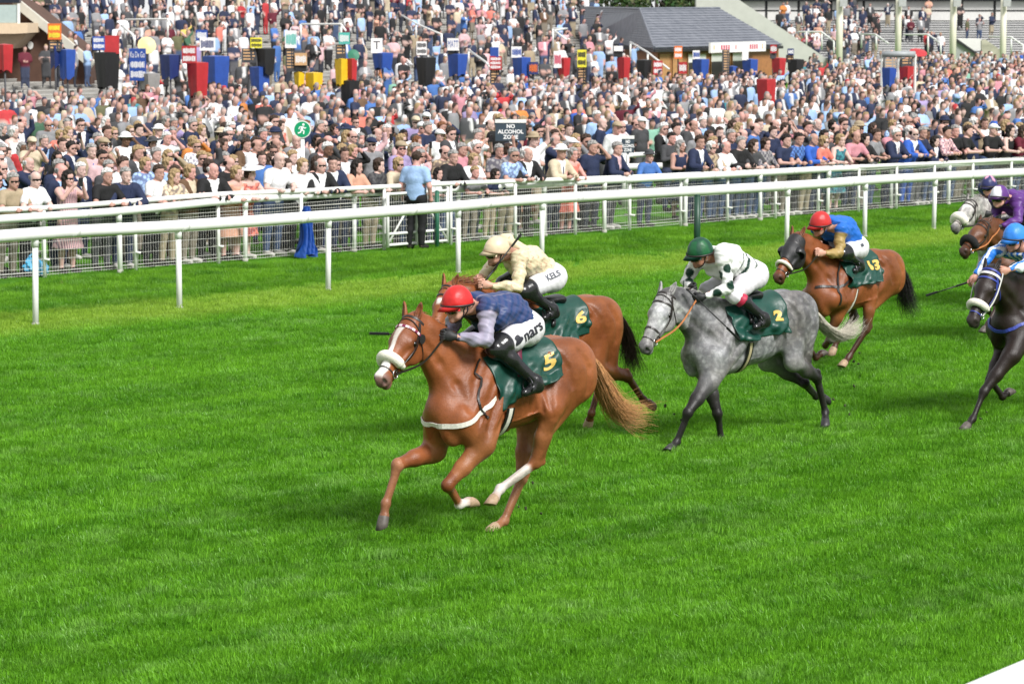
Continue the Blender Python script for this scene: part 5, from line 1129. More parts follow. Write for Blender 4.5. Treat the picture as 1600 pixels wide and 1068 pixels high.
# ------------------------------------------------------------------ jockeys
skin_mat = M_attr('skin', .5, .10, 25, spec=.35)
silk_mat = M_attr('racing_silk', .45, .05, 12, .22, 18, spec=.3)
breech_mat = M_attr('breeches_white', .62, .05, 20, .3, 35)
boot_mat = M('boot_leather', (.010, .010, .011), .22, .2, 12, .25, bscale=30, spec=.6)
cap_mat = M_attr('cap_silk', .42, .12, 9, .6, 11, spec=.35)
lens_mat = M('goggle_lens', (.008, .008, .010), .08, .1, spec=.8)
glove_black = M('glove_black', (.015, .015, .016), .6, .2)
black_rub = M('black_rubber', (.014, .014, .015), .5, .2)
SKIN = (.50, .25, .17)
def fist(w, d, up, hs, r=.0105, size=1.0):
    """closed hand: palm, four bent fingers of unequal length, thumb. w wrist, d along the forearm, up thumb side, hs palm side"""
    z = size; c = w + d * .055 * z
    pr = [ell(c, np.array([.046, .030, .046]) * z, .012, (d, hs, up)), cap(w, w + d * .03 * z, .027 * z, .030 * z, .02)]
    for i, (o, l) in enumerate(((.033, .92), (.011, 1.0), (-.011, .95), (-.031, .78))):
        k0 = c + d * .040 * z + up * o * z - hs * .012 * z; k1 = k0 + (d * .024 + hs * .020) * l * z; k2 = k1 + (hs * .026 - d * .012) * l * z; k3 = k2 + (-d * .024 + hs * .002) * l * z
        pr += [cap(k0, k1, r * z, r * .95 * z, .006), cap(k1, k2, r * .95 * z, r * .88 * z, .004), cap(k2, k3, r * .88 * z, r * .75 * z, .004)]
    t0 = c - d * .012 * z + up * .034 * z + hs * .01 * z; t1 = t0 + (d * .036 + up * .016 + hs * .016) * z; t2 = t1 + (d * .026 + hs * .010 - up * .006) * z
    pr += [cap(t0, t1, r * 1.25 * z, r * 1.05 * z, .01), cap(t1, t2, r * 1.05 * z, r * .85 * z, .005)]
    return pr
def head_prims(hc, hf, hu, hs, z=1.0):
    g = lambda f, u, s=0.0: hc + z * (hf * f + hu * u + hs * s)
    e = lambda c, r, k: ell(c, np.array(r) * z, k * z, (hf, hs, hu))
    pr = [e(g(0, .02), (.098, .078, .088), .03), e(g(.030, -.065), (.062, .060, .075), .03), cap(g(.035, -.115), g(.078, -.128), .034 * z, .024 * z, .02 * z),
          cap(g(.090, -.028), g(.112, -.066), .010 * z, .014 * z, .012 * z), e(g(.106, -.070), (.014, .017, .010), .01), e(g(.092, -.0985), (.012, .024, .0065), .008), e(g(.089, -.1095), (.012, .021, .0065), .008),
          cap(g(.082, -.030, .045), g(.072, -.050, .060), .014 * z, .016 * z, .02 * z), cap(g(.082, -.030, -.045), g(.072, -.050, -.060), .014 * z, .016 * z, .02 * z),
          cap(g(.05, -.10, .045), g(-.01, -.06, .062), .022 * z, .02 * z, .03 * z), cap(g(.05, -.10, -.045), g(-.01, -.06, -.062), .022 * z, .02 * z, .03 * z)]
    for q in (1, -1):
        pr += [e(g(.086, -.022, q * .031), (.014, .016, .010), .012), e(g(-.008, -.040, q * .080), (.020, .008, .030), .006)]
        pr[-2]['neg'] = True
    return pr
def build_jockey(H, key, label, sp):
    k = K(key); s = H['s']; P = {n: v * 1.0 for n, v in k.items()}
    root = empty('person', label=label, cat='person', group='jockeys riding in the race'); root.matrix_world = H['root'].matrix_world.copy()
    d0 = nrm(P['peak'] - P['helmet']); yl = np.array([0, 1., 0])
    d0 = nrm(d0 + np.array([0, sp.get('turn', 0.0), 0])); hs = nrm(yl - d0 * d0[1]); c13, s13 = math.cos(sp.get('up', .40)), math.sin(sp.get('up', .40))
    u0 = np.cross(d0, hs); hf = nrm(d0 * c13 + u0 * s13); hu = np.cross(hf, hs); hc = P['helmet'] - hu * .02
    if sp.get('tilt'): hs2 = nrm(hs + hu * sp['tilt']); hu = np.cross(hf, hs2); hs = hs2
    mh = (P['Lhip'] + P['Rhip']) * .5; nk = P['neck']; bk = P['back'] + nrm(mh - P['back']) * .02 - np.array([0, 0, .125])
    ch = nk * .62 + bk * .38 - np.array([0, 0, .045])
    wr = {q: P[q + 'hand'] - nrm(P[q + 'hand'] - P[q + 'elb']) * .075 for q in 'LR'}
    toe = {q: P[q + 'ank'] + np.array([.135, (.015 if q == 'L' else -.015), -.075]) for q in 'LR'}
    but = (P['butt'] - mh); but = mh + but * .30
    pel = [cap(mh + [0, .06, 0], mh - [0, .06, 0], .125, .125, .05), cap(mh, mh * .5 + bk * .5, .135, .128, .06, yl, 1.12)] + \
          [ell(but + np.array([0, q * .075, -.01]), (.115, .10, .115), .05) for q in (1, -1)]
    tor = [cap(mh, bk, .130, .128, .06, yl, 1.18), cap(bk, ch, .130, .142, .06, yl, 1.22), cap(ch, nk, .14, .095, .06, yl, 1.15), cap(P['Lsh'], P['Rsh'], .078, .078, .06)]
    arm, fore, thigh, calf, foot = [], [], [], [], []
    for q in 'LR':
        sh, el = P[q + 'sh'], P[q + 'elb']
        arm += [cap(sh, sh * .4 + el * .6, .066, .050, .05), cap(sh * .4 + el * .6, el, .050, .044, .03)]
        fore += [cap(el, el * .6 + wr[q] * .4, .043, .043, .02), cap(el * .6 + wr[q] * .4, wr[q], .040, .027, .03)]
        hp, kn, an = P[q + 'hip'], P[q + 'kn'], P[q + 'ank']
        thigh += [cap(hp, hp * .5 + kn * .5, .112, .090, .06), cap(hp * .5 + kn * .5, kn, .090, .060, .04)]
        bkw = nrm(np.cross(kn - an, yl)); bkw = bkw if bkw[0] < 0 else -bkw
        calf += [cap(kn, kn * .65 + an * .35 + bkw * .018, .058, .054, .03), cap(kn * .65 + an * .35 + bkw * .018, an, .054, .036, .03)]
        foot += [cap(an + bkw * .02, an + [-.03, 0, -.045], .038, .036, .03), cap(an + [-.02, 0, -.045], toe[q], .038, .027, .03, (0, 1, 0), .95)]
    neckp = [cap(nk, hc - hu * .06 - hf * .015, .062, .055, .04)]
    headp = head_prims(hc, hf, hu, hs, 1.02)
    hnd = {}
    for q, sg in (('L', 1), ('R', -1)):
        d = nrm(P[q + 'hand'] - P[q + 'elb']); inn = nrm(-yl * sg - d * (-yl * sg @ d)); up = np.cross(d, inn) * (-sg)
        if up[2] < 0: up = -up
        d2 = nrm(d + np.array(sp.get('wristbend', (0, 0, 0)))); hnd[q] = fist(wr[q], d2, up, inn, size=1.06)
    dense = sp.get('h', .010)
    thin = lambda ps, r: [dict(p, ra=p['ra'] - r, rb=p['rb'] - r) if p['t'] == 'c' else dict(p, r=p['r'] - r) for p in ps]
    body = thin(pel, .010) + thin(tor, .014) + thin(arm, .010) + [q_ if i_ % 2 else dict(q_, ra=q_['ra'] - .009, rb=q_['rb'] - .007) for i_, q_ in enumerate(fore)] + thin(thigh, .008) + thin(calf, .004) + foot + neckp + headp
    V, F = surf(body, dense, 1); me = mesh_np('body', V * s, F)
    sk = np.array(sp.get('skin', SKIN)); C = np.repeat(sk[None], len(V), 0)
    lf = (V - hc) @ hf; lu = (V - hc) @ hu; ls = (V - hc) @ hs
    w = np.exp(-(((lu + .104) / .008) ** 2 + (ls / .022) ** 2)) * (lf > .05); C = C * (1 - .5 * w[:, None]) + np.array([.40, .12, .10]) * .5 * w[:, None]
    ck = np.exp(-(((lu + .065) / .03) ** 2 + ((np.abs(ls) - .05) / .022) ** 2)) * (lf > .02); C = C * (1 - .35 * ck[:, None]) + np.array([.52, .19, .14]) * .35 * ck[:, None]
    if sp.get('stubble'): w = sstep(-lu, .085, .11) * (lf > -.03) * (np.abs(lu) < .2) * (np.abs(ls) < .09) * sp['stubble']; C = C * (1 - w[:, None]) + np.array([.12, .07, .05]) * w[:, None]
    set_col(me, C); link('body', me, skin_mat, root, True)
    for q in 'LR':
        V, F = surf(hnd[q], .0062, 1); me = mesh_np('hand', V * s, F); gl = sp.get('gloves')
        set_col(me, np.repeat(sk[None], len(V), 0)); link('glove' if gl else 'hand', me, glove_black if gl else skin_mat, root, True)
    # silks
    def infl(ps, r): return [dict(p, ra=p['ra'] + r, rb=p['rb'] + r, k=p['k'] + .01) if p['t'] == 'c' else dict(p, r=p['r'] + r, k=p['k'] + .01) for p in ps]
    ax = nrm(bk - mh); wst = mh + ax * sp.get('waist', .07)
    def wrinkle(G, a, f): 
        return a * (np.sin(G[..., 0] * f + G[..., 2] * f * .7) + np.sin(G[..., 1] * f * 1.3 - G[..., 2] * f * 1.1 + 1.7) + .7 * np.sin((G[..., 0] - G[..., 2]) * f * 1.9 + 4 * G[..., 1]))
    seedp = rng.uniform(0, 6)
    def clip_silk(G):
        d = -((G - wst) @ ax)                                                      # nothing below the waistband
        hd_ = (G - (nk + nrm(hc - nk) * .095)) @ nrm(hc - nk) - np.where(np.linalg.norm(G - hc, axis=-1) < .26, 0, 9)
        d = np.maximum(d, np.where(np.linalg.norm(G - nk, axis=-1) < .20, hd_, -9))
        for q in 'LR':
            dq = nrm(wr[q] - P[q + 'elb']); e = (G - wr[q] + dq * .004) @ dq
            d = np.maximum(d, np.where(np.linalg.norm(G - wr[q], axis=-1) < .11, e, -9))
        return d + wrinkle(G + seedp, .0016, 38) * 0
    sl = infl(tor + arm + fore, .009) + infl(neckp, .010) + infl(pel[:2], .005)
    V, F = surf(sl, dense, 1, clip_silk)
    me = mesh_np('silks', V, F); Nv = np.empty(len(V) * 3, np.float32); me.vertex_normals.foreach_get('vector', Nv); Nv = Nv.reshape(-1, 3)
    V2 = V + Nv * (wrinkle(V + seedp, .0048, 21) + wrinkle((V + seedp) * [1, .4, 1.6] + 2, .0026, 46))[:, None]
    dA = np.min([np.minimum(seg_t(V, P[q + 'sh'], P[q + 'elb'])[0] - .075 + .05 * (1 - sstep(seg_t(V, P[q + 'sh'], P[q + 'elb'])[1], -.1, .35)) * 0, seg_t(V, P[q + 'elb'], wr[q])[0] - .065) for q in 'LR'], 0)
    tb = np.min([pd(p, V) for p in tor], 0); ta = np.min([pd(p, V) for p in arm + fore], 0)
    sleeve = sstep(tb - ta, -.004, .004)
    info = dict(V=V, sleeve=sleeve, ax=ax, mh=mh, bk=bk, nk=nk, P=P, wr=wr, ch=ch)
    C = sp['silk'](info)
    me.vertices.foreach_set('co', (V2 * s).astype(np.float32).ravel()); me.update(); set_col(me, C); link('silks', me, silk_mat, root, True)
    # breeches
    def clip_br(G): return (G - (wst + ax * .05 + np.array([0, 0, .06]))) @ nrm(ax * .35 + np.array([0, 0, 1.]))
    ktop = [cap(P[q + 'kn'], P[q + 'kn'] + nrm(P[q + 'ank'] - P[q + 'kn']) * .05, .063, .060, .03) for q in 'LR']
    V, F = surf(infl(pel + thigh + ktop, .007), dense, 1, clip_br); me = mesh_np('breeches', V, F)
    Nv = np.empty(len(V) * 3, np.float32); me.vertex_normals.foreach_get('vector', Nv); Nv = Nv.reshape(-1, 3)
    kw = sum(sstep(.16 - np.linalg.norm(V - P[q + 'kn'], axis=1), 0, .1) for q in 'LR')
    V2 = V + Nv * (wrinkle(V + seedp, .0012, 42) * (1 + 1.5 * kw))[:, None]
    me.vertices.foreach_set('co', (V2 * s).astype(np.float32).ravel()); me.update()
    set_col(me, np.repeat(np.array([sp.get('breech', (.66, .65, .67))]), len(V), 0)); br = link('breeches', me, breech_mat, root, True); brp = infl(pel + thigh + ktop, .009)
    # boots
    for i, q in enumerate('LR'):
        kd = nrm(P[q + 'ank'] - P[q + 'kn']); kk = P[q + 'kn'] + kd * sp.get('boot_top', .035)
        ps = infl(calf[2 * i:2 * i + 2] + foot[2 * i:2 * i + 2], .009)
        if not sp.get('cuff'): ps = ps + [cap(P[q + 'kn'], P[q + 'kn'] * .82 + P[q + 'hip'] * .18, .088, .114, .03)]
        V, F = surf(ps, .011, 1, (lambda G: -((G - kk) @ kd)) if sp.get('cuff') else None); me = mesh_np('boot', V * s, F)
        link('boot', me, boot_mat, root, True)
        if sp.get('cuff') is not None:
            V, F = surf(infl(calf[2 * i:2 * i + 2], .013), .009, 1, lambda G: np.maximum(-((G - kk - kd * .0) @ kd), (G - kk - kd * .10) @ kd)); me = mesh_np('boot_cuff', V * s, F)
            link('boot_cuff', me, M('boot_cuff', sp['cuff'], .4, .1), root, True)
        # stirrup iron and leather
        c = P[q + 'ank'] + np.array([.085, 0, -.05]); t = np.linspace(0, 2 * math.pi, 17); mb = MB()
        mb.tube([(c + np.array([0, .062 * math.cos(x), .03 + .068 * math.sin(x)])) * s for x in t], .007 * s, 6)
        ir = mb.build('stirrup', M('stirrup_iron', (.05, .05, .055), .3, .1, metal=.8), root, True)
    # helmet with its silk cap
    n, m = 28, 12; a = np.linspace(0, 2 * math.pi, n, endpoint=False); Vh = []; Fh = []
    for i in range(m + 1):
        e = (i / m) * math.pi * .5; zz = math.sin(e); rr = math.cos(e) ** .92 if e < 1.57 else 0; rr = rr * (1 + .016 * np.cos(7 * a + 1) * 4 * zz * (1 - zz) + .010 * np.cos(13 * a + 2 * zz * 4) * (zz > .1))
        fl = -.045 + (.010 * np.cos(a)) * (1 - zz)
        Vh.append(hc + (np.cos(a) * .143 * rr)[:, None] * hf + (np.sin(a) * .118 * rr)[:, None] * hs + ((.02 + .128 * zz) + (fl - .02 + .035) * (1 - zz))[:, None] * hu)
    Vh = np.concatenate(Vh); Vh = Vh + rng.normal(0, .0012, Vh.shape)
    inner = hc + (Vh[:n] - hc) * .93
    Fh = [(i * n + j, i * n + (j + 1) % n, (i + 1) * n + (j + 1) % n, (i + 1) * n + j) for i in range(m) for j in range(n)]
    Vh2 = np.concatenate([Vh, inner]); o_ = (m + 1) * n; Fh += [(j, o_ + j, o_ + (j + 1) % n, (j + 1) % n) for j in range(n)]
    me = mesh_np('cap', Vh2 * s, Fh); me.validate(); set_col(me, sp['cap']((Vh2 - hc) @ hf, (Vh2 - hc) @ hs, (Vh2 - hc) @ hu)); cp = link('helmet', me, cap_mat, root, True)
    md = cp.modifiers.new('sub', 'SUBSURF'); md.levels = md.render_levels = 1
    # peak
    A = np.linspace(-1.15, 1.15, 19); mb = MB()
    i0 = np.array([hc + hf * .142 * math.cos(x) + hs * .117 * math.sin(x) - hu * (.012 - .008 * math.cos(x)) for x in A])
    i1 = np.array([hc + hf * (.142 * math.cos(x) + .062 * math.cos(x * 1.25) ** 1) + hs * (.120 * math.sin(x)) - hu * (.034 + .012 * math.sin(x) ** 2) for x in A])
    up = hu * .006
    Vp = np.concatenate([i0 + up, i1, i0 - up]); q = len(A)
    mb.add(Vp * s, [(j, j + 1, q + j + 1, q + j) for j in range(q - 1)] + [(q + j, q + j + 1, 2 * q + j + 1, 2 * q + j) for j in range(q - 1)])
    pm = sp.get('peakcol', None); me = mb.mesh('peak'); set_col(me, np.repeat(np.array([pm if pm is not None else sp['cap'](np.array([.1]), np.array([0.]), np.array([0.]))[0]]), 3 * q, 0)); link('peak', me, cap_mat, cp, True)
    # band round the cap
    mb = MB(); t = np.linspace(0, 2 * math.pi, 33); pts = np.array([hc + hf * .1495 * math.cos(x) + hs * .1235 * math.sin(x) + hu * (-.010 + .012 * math.cos(x)) for x in t]); ribbon(mb, pts * s, np.array([nrm(hf * math.cos(x) + hs * math.sin(x)) for x in t]), .016, .003)
    mb.build('cap_band', sp.get('band') or M('cap_band_dark', (.03, .02, .02), .5), cp, True)
    # goggles: wrap-round lens and strap
    A = np.linspace(-1.05, 1.05, 17); top, bot = [], []
    for x in A:
        o_ = .036 * (1 - .25 * math.cos(x * 3) * (abs(x) < .25))
        c = hc + hf * (.026 + .100 * math.cos(x)) + hs * .084 * math.sin(x) - hu * .044
        top.append(c + hu * .024 * (1 - .3 * (x / 1.05) ** 4)); bot.append(c - hu * (.026 - .012 * math.exp(-(x / .16) ** 2)) * (1 - .35 * (x / 1.05) ** 4) - hf * .006)
    mb = MB(); mb.quadstrip(np.array(bot) * s, np.array(top) * s); back = np.array([(hf * math.cos(x) + hs * math.sin(x)) for x in A]) * -.012
    mb.quadstrip((np.array(top) + back) * s, (np.array(bot) + back) * s); mb.quadstrip(np.array(top) * s, (np.array(top) + back) * s); mb.quadstrip((np.array(bot) + back) * s, np.array(bot) * s)
    mb.build('goggles', sp.get('lens') or lens_mat, root, True)
    # chin strap
    pts = spline([hc + hs * .086 - hf * .005 - hu * .02, hc + hs * .070 - hu * .10 + hf * .02, hc - hu * .150 + hf * .05, hc - hs * .070 - hu * .10 + hf * .02, hc - hs * .086 - hf * .005 - hu * .02], 22)
    mb = MB(); mb.tube(snap(headp + neckp, pts, .003) * s, .0055, 5); mb.build('chin_strap', glove_black, root, True)
    J = dict(root=root, P=P, wr=wr, hc=hc, s=s, breeches=br, brp=brp, H=H, k=k)
    for t in sp.get('text', []): 
        hp, kn = P['Lhip'], P['Lkn']; ex = nrm(hp - kn); ez = nrm(np.array([0, 1, .25]) - ex * (np.array([0, 1, .25]) @ ex)); ey = np.cross(ez, ex)
        if 'ang' in t: ca, sa = math.cos(t['ang']), math.sin(t['ang']); ex, ey = ex * ca + ey * sa, ey * ca - ex * sa
        c = kn + (hp - kn) * t['u'] + ey * t['v'] + ez * .05
        lay_text(t['txt'], t['size'], c, ex, ey, brp, .004, 'lettering', M('print_' + t.get('cn', 'black'), t.get('col', (.02, .02, .03)), .6), br, s, t.get('bold', .002), .25)
    return J
def loc_at(H, px, py, y):
    """point of the horse's lengthwise plane y seen at a pixel"""
    R, T, s = H['R'], H['T'], H['s']; o = (np.array([0, 0, CAM_H]) - T) @ R / s; d = (at_depth(px, py, 10) - np.array([0, 0, CAM_H])) @ R / s
    return o + d * ((y - o[1]) / d[1])
def whip(J, a, b, label, r=.007, flap=True):
    """a, b in the horse frame: handle end and tip"""
    H = J['H']; root = empty('whip', label=label, cat='whip', group=None); root.matrix_world = H['root'].matrix_world.copy(); s = H['s']
    a, b = np.asarray(a, float), np.asarray(b, float); d = nrm(b - a); L = np.linalg.norm(b - a)
    mb = MB(); mb.tube([a * s, (a + d * .18) * s], .011, 8); mb.tube([(a - d * .012) * s, a * s, (a + d * .01) * s], [.012, .014, .011], 8); mb.build('handle', black_rub, root, True)
    mb = MB(); mb.tube([(a + d * .18) * s, (a + d * L * .75) * s], [.008, .006], 6); mb.build('shaft', black_rub, root, True)
    mb = MB(); y = nrm(np.cross(d, (.3, .2, 1))); p = np.array([a + d * L * .75, a + d * L * .8, a + d * L]); ribbon(mb, p * s, np.broadcast_to(y, p.shape), .022, .010); mb.build('flap', black_rub, root)
    return root
def flat(c): return lambda i: np.repeat(np.array([c], float), len(i['V']), 0)
def cap1(c): return lambda f, q, u: np.repeat(np.array([c], float), len(f), 0)

def silk_lead(i):
    V = i['V']; n = len(V); navy = np.array([.018, .045, .14]); lil = np.array([.30, .28, .37]); C = np.repeat(navy[None], n, 0)
    w = i['sleeve']; C = C * (1 - w[:, None]) + lil * w[:, None]
    # pink-white seam round the shoulder and across the back
    e = np.exp(-((w - .5) / .32) ** 2) * (np.sin(V[:, 0] * 90 + V[:, 2] * 60) > -.3); C = C * (1 - .55 * e[:, None]) + np.array([.55, .32, .36]) * .55 * e[:, None]
    y = np.exp(-((V[:, 1] - .07) / .008) ** 2) * (1 - w); C = C * (1 - .45 * y[:, None]) + np.array([.5, .4, .45]) * .45 * y[:, None]
    fr = sstep(V[:, 0] - i['nk'][0], -.03, .06) * (1 - w) * sstep(i['nk'][2] - V[:, 2], -.02, .03); C = C * (1 - fr[:, None]) + np.array([.012, .012, .018]) * fr[:, None]
    for q in 'LR':
        t = seg_t(V, i['P'][q + 'elb'], i['wr'][q]); k = (t[0] < .07) * sstep(t[1], .86, .9); C = C * (1 - k[:, None]) + np.array([.05, .05, .09]) * k[:, None]
    return C
def silk_cream(i):
    V = i['V']; C = np.repeat(np.array([[.66, .57, .38]]), len(V), 0)
    h = np.sin(V[:, 0] * 83 + 3 * np.sin(V[:, 2] * 60)) * np.sin(V[:, 2] * 91 + 2 * np.sin(V[:, 1] * 70)) * np.sin(V[:, 1] * 77); w = sstep(h, .50, .62)
    return C * (1 - .6 * w[:, None]) + np.array([.42, .12, .09]) * .6 * w[:, None]
def silk_white_green(i):
    V = i['V']; C = np.repeat(np.array([[.78, .78, .76]]), len(V), 0); g = np.array([.008, .035, .022]); t = (V - i['mh']) @ i['ax']
    for c, wd in ((.10, .010), (.20, .020), (.285, .009)):
        w = (1 - i['sleeve']) * sstep(wd - np.abs(t - c), -.004, .004); C = C * (1 - w[:, None]) + g * w[:, None]
    for q, sg in (('L', 1), ('R', -1)):
        sh, el, w_ = i['P'][q + 'sh'], i['P'][q + 'elb'], i['wr'][q]
        for c in (sh * .62 + el * .38 + [.02, sg * .06, 0], sh * .08 + el * .92 + [.0, sg * .05, .01], el * .40 + w_ * .60 + [0, sg * .045, 0], sh * .4 + el * .6 + [.055, -sg * .03, 0], el * .55 + w_ * .45 + [0, -sg * .03, .03]):
            k = sstep(.050 - np.linalg.norm(V - c, axis=1), -.004, .005); C = C * (1 - k[:, None]) + g * k[:, None]
    return C
def silk_blue_gold(i):
    V = i['V']; w = i['sleeve']; C = np.repeat(np.array([[.018, .13, .50]]), len(V), 0); return C * (1 - w[:, None]) + np.array([.34, .235, .085]) * w[:, None]
def silk_stripes(i):
    V = i['V']; w = i['sleeve']; st = np.sin(V[:, 1] * 95 + V[:, 0] * 25) > .1
    bl, wh = np.array([.02, .17, .62]), np.array([.75, .77, .80]); C = np.where(st[:, None], bl, wh)
    e = ((V[:, 0] * 7).astype(int) % 2 == 0); return np.where((w < .4)[:, None], np.where((st ^ e)[:, None], bl, wh), C)
def silk_pink(i):
    V = i['V']; return np.where((i['sleeve'] > .5)[:, None], np.array([.62, .30, .42]), np.array([.025, .03, .11]))
def cap_quarters(a, b, n=8, ph=0.0):
    def fn(f, q, u):
        k = (np.floor((np.arctan2(q, f) + ph) / (2 * math.pi / n)).astype(int) % 2 == 0) & (u < .13); return np.where(k[:, None], np.array(a), np.array(b))
    return fn
def cap_star(a, b):
    def fn(f, q, u):
        t = np.arctan2(q, f + .02); r = np.hypot(q, f + .02); k = r < .07 + .05 * np.cos(5 * t); return np.where(k[:, None], np.array(a), np.array(b))
    return fn

# ------------------------------------------------------------------ the field
HAIR = lambda n, c: M(n, c, .5, .35, 40)
white_wool = M('sheepskin_white', (.80, .76, .66), .95, .08, 60, .9, bscale=120)
green_cloth = M('saddle_cloth_green', (.006, .050, .036), .42, .18, 10, .25, bscale=30, spec=.45)
gold = M('gold_print', (.62, .42, .10), .4, .08, 20)
white_web = M('white_webbing', (.72, .69, .62), .7, .12, 40, .3)
black_lea = M('leather_black', (.012, .012, .013), .35, .2, 20, .1)
tan_rub = M('tan_rubber', (.52, .19, .07), .6, .15, 30)
HORSES = {}
def K(key): return {k: np.array(v) for k, v in FIT[key]['K'].items()}


def field_lead():
    base = (.225, .068, .022)
    H = build_horse('lead', 'chestnut horse with a white blaze and white sheepskin noseband leading the race', .0115, mat=coat_material('coat_chestnut', 'plain'), opts=dict(
        base=base, belly=(.30, .12, .045), rump=(.28, .095, .034), rump_w=.6, legs=(.20, .062, .022), legs_w=.5, socks={'Lh': 1.12, 'Lf': 1.80}, pale_shin=(.42, .22, .13), pale_hooves={'Lh', 'Lf', 'Rh'},
        muzzle=(.20, .13, .12), blaze=(.10, .56), hairmat=HAIR('hair_chestnut', (.22, .075, .025)), tailmat=HAIR('tail_flaxen', (.50, .25, .10)), mane_n=220, mane_len=.10, ears_back=.1,
        tail=[(-.84, 0, 1.45), (-.97, .02, 1.39), (-1.06, .03, 1.22), (-1.15, .05, 1.03), (-1.30, .04, .90), (-1.54, .0, .86)], tail_w=.12, tail_n=1300, no_forelock=True))
    k = K('lead'); hl, hr = k['Lhand'], k['Rhand']
    bridle(H, noseband=white_wool, browmat=True, hand=hl + [.04, 0, -.02], hand_r=hr + [.04, 0, -.02], reinmat=leather(), nb_r=.042)
    saddle_cloth(H, green_cloth, -.40, .33, 1.90, skew=.04, seed=3, lower=-.05, wr=.022, thb=.70, thf=1.12)
    cloth_text(H, '5', .26, .15, .62, gold, tilt=-.15, bold=.008)
    girth(H, .15, black_lea, .085, 1.13, mat2=white_web); saddle(H, -.08, M('saddle_maroon', (.11, .008, .03), .5, .2))
    breast_strap(H, white_web, [(.31, .27, 1.25), (.48, .26, 1.16), (.66, .22, 1.08), (.80, .06, 1.06), (.80, -.06, 1.06), (.66, -.22, 1.08)], .040)
    breast_strap(H, leather(), [(.36, .14, 1.58), (.48, .22, 1.38), (.50, .26, 1.20), (.42, .27, 1.10)], .018, 'neck_strap')
    J = build_jockey(H, 'lead', 'jockey in red cap, navy body and grey sleeves crouched on the leading chestnut', dict(silk=silk_lead, cap=cap1((.55, .022, .022)), h=.0110, gloves=True, skin=(.56, .31, .23), stubble=.2, turn=.22, up=.46,
        text=[dict(txt='nars', size=.135, u=.86, v=-.01, ang=.12, bold=.003, cut=.2)]))
    # black horse-head badge beside the lettering: a spade-like solid
    hp, kn = J['P']['Lhip'], J['P']['Lkn']; ex = nrm(hp - kn); ez = nrm(np.array([0, 1, .25]) - ex * (np.array([0, 1, .25]) @ ex)); ey = np.cross(ez, ex)
    th = np.linspace(0, 2 * math.pi, 40, endpoint=False); rr = .040 * (1 + .22 * np.cos(3 * th + .6) + .1 * np.cos(5 * th)); c0 = kn + (hp - kn) * .44 + ey * -.015 + ez * .05
    P2 = np.concatenate([[c0]] + [c0 + (np.cos(th) * rr * q)[:, None] * ex + (np.sin(th) * rr * q)[:, None] * ey for q in (.5, 1)])
    Q = ray_out(J['brp'], P2 - ez * .25, np.broadcast_to(ez, P2.shape), .6, 70) + ez * .004
    F = [(0, 1 + i, 1 + (i + 1) % 40) for i in range(40)] + [(1 + i, 41 + i, 41 + (i + 1) % 40, 1 + (i + 1) % 40) for i in range(40)]
    link('badge', mesh_np('badge', Q * J['s'], F), M('print_black', (.02, .02, .03), .6), J['breeches'], False)
    whip(J, hl + np.array([-.02, .0, .0]), loc_at(H, 577, 521, -.30), 'black whip in the hand of the red capped leading jockey')
    c = snap(H['all'], loc_at(H, 671, 531, .12)[None], .006)[0]; n_ = sgrad(H['all'], c[None])[0]; u_ = nrm(np.cross(n_, (0, 0, 1))); v_ = np.cross(n_, u_); mb = MB(); a_ = np.linspace(0, 2 * math.pi, 25)[:-1]
    mb.prism([(.040 * math.cos(x), .040 * math.sin(x)) for x in a_], -.004, .012, (c * H['s'], u_, v_, n_)); mb.build('cheek_disc', black_rub, H['root'])
    HORSES['lead'] = (H, J)

def field_second():
    H = build_horse('second', 'dark chestnut horse with a flying mane half hidden behind the leading horse', .015, mat=coat_material('coat_liver_chestnut', 'plain'), opts=dict(
        base=(.25, .076, .024), belly=(.28, .10, .034), rump=(.27, .095, .032), rump_w=.5, legs=(.085, .03, .014), legs_w=.8, muzzle=(.06, .03, .025), blaze=(.15, .21), hairmat=HAIR('hair_liver', (.19, .062, .024)),
        tailmat=HAIR('tail_dark', (.030, .016, .010)), mane_n=600, mane_len=.19, mane_curve=(-1.0, .2, .5), ears_back=.3, pale_hooves={'Rh'},
        tail=[(-.84, 0, 1.45), (-.98, 0, 1.38), (-1.10, 0, 1.16), (-1.16, 0, .95), (-1.20, 0, .80)], tail_w=.10))
    k = K('second'); hl, hr = k['Lhand'], k['Rhand']
    bridle(H, hand=hl + [.03, 0, -.03], hand_r=hr + [.03, 0, -.03])
    saddle_cloth(H, green_cloth, -.34, .36, 1.90, seed=5, wr=.026, thb=.85, thf=1.0)
    cloth_text(H, '6', .25, .16, .58, gold, tilt=-.25, bold=.010)
    girth(H, .18, black_lea); saddle(H, .05)
    J = build_jockey(H, 'second', 'jockey in cream silks and cream cap raising his whip behind the leader', dict(silk=silk_cream, cap=cap1((.62, .50, .34)), h=.0125, skin=(.55, .30, .22), stubble=.5, band=M('cap_band_tan', (.35, .24, .15), .6), peakcol=(.60, .48, .32),
        text=[dict(txt='KELS', size=.085, u=.84, v=.04, ang=.05, bold=.002, cut=.3, cn='slate', col=(.06, .07, .09))]))
    hd = hl + np.array([.0, .0, .0])
    y = 0.0
    whip(J, hd + np.array([.02, .0, .0]), loc_at(H, 814, 365, .20), 'black whip held upright by the cream jockey')
    HORSES['second'] = (H, J)

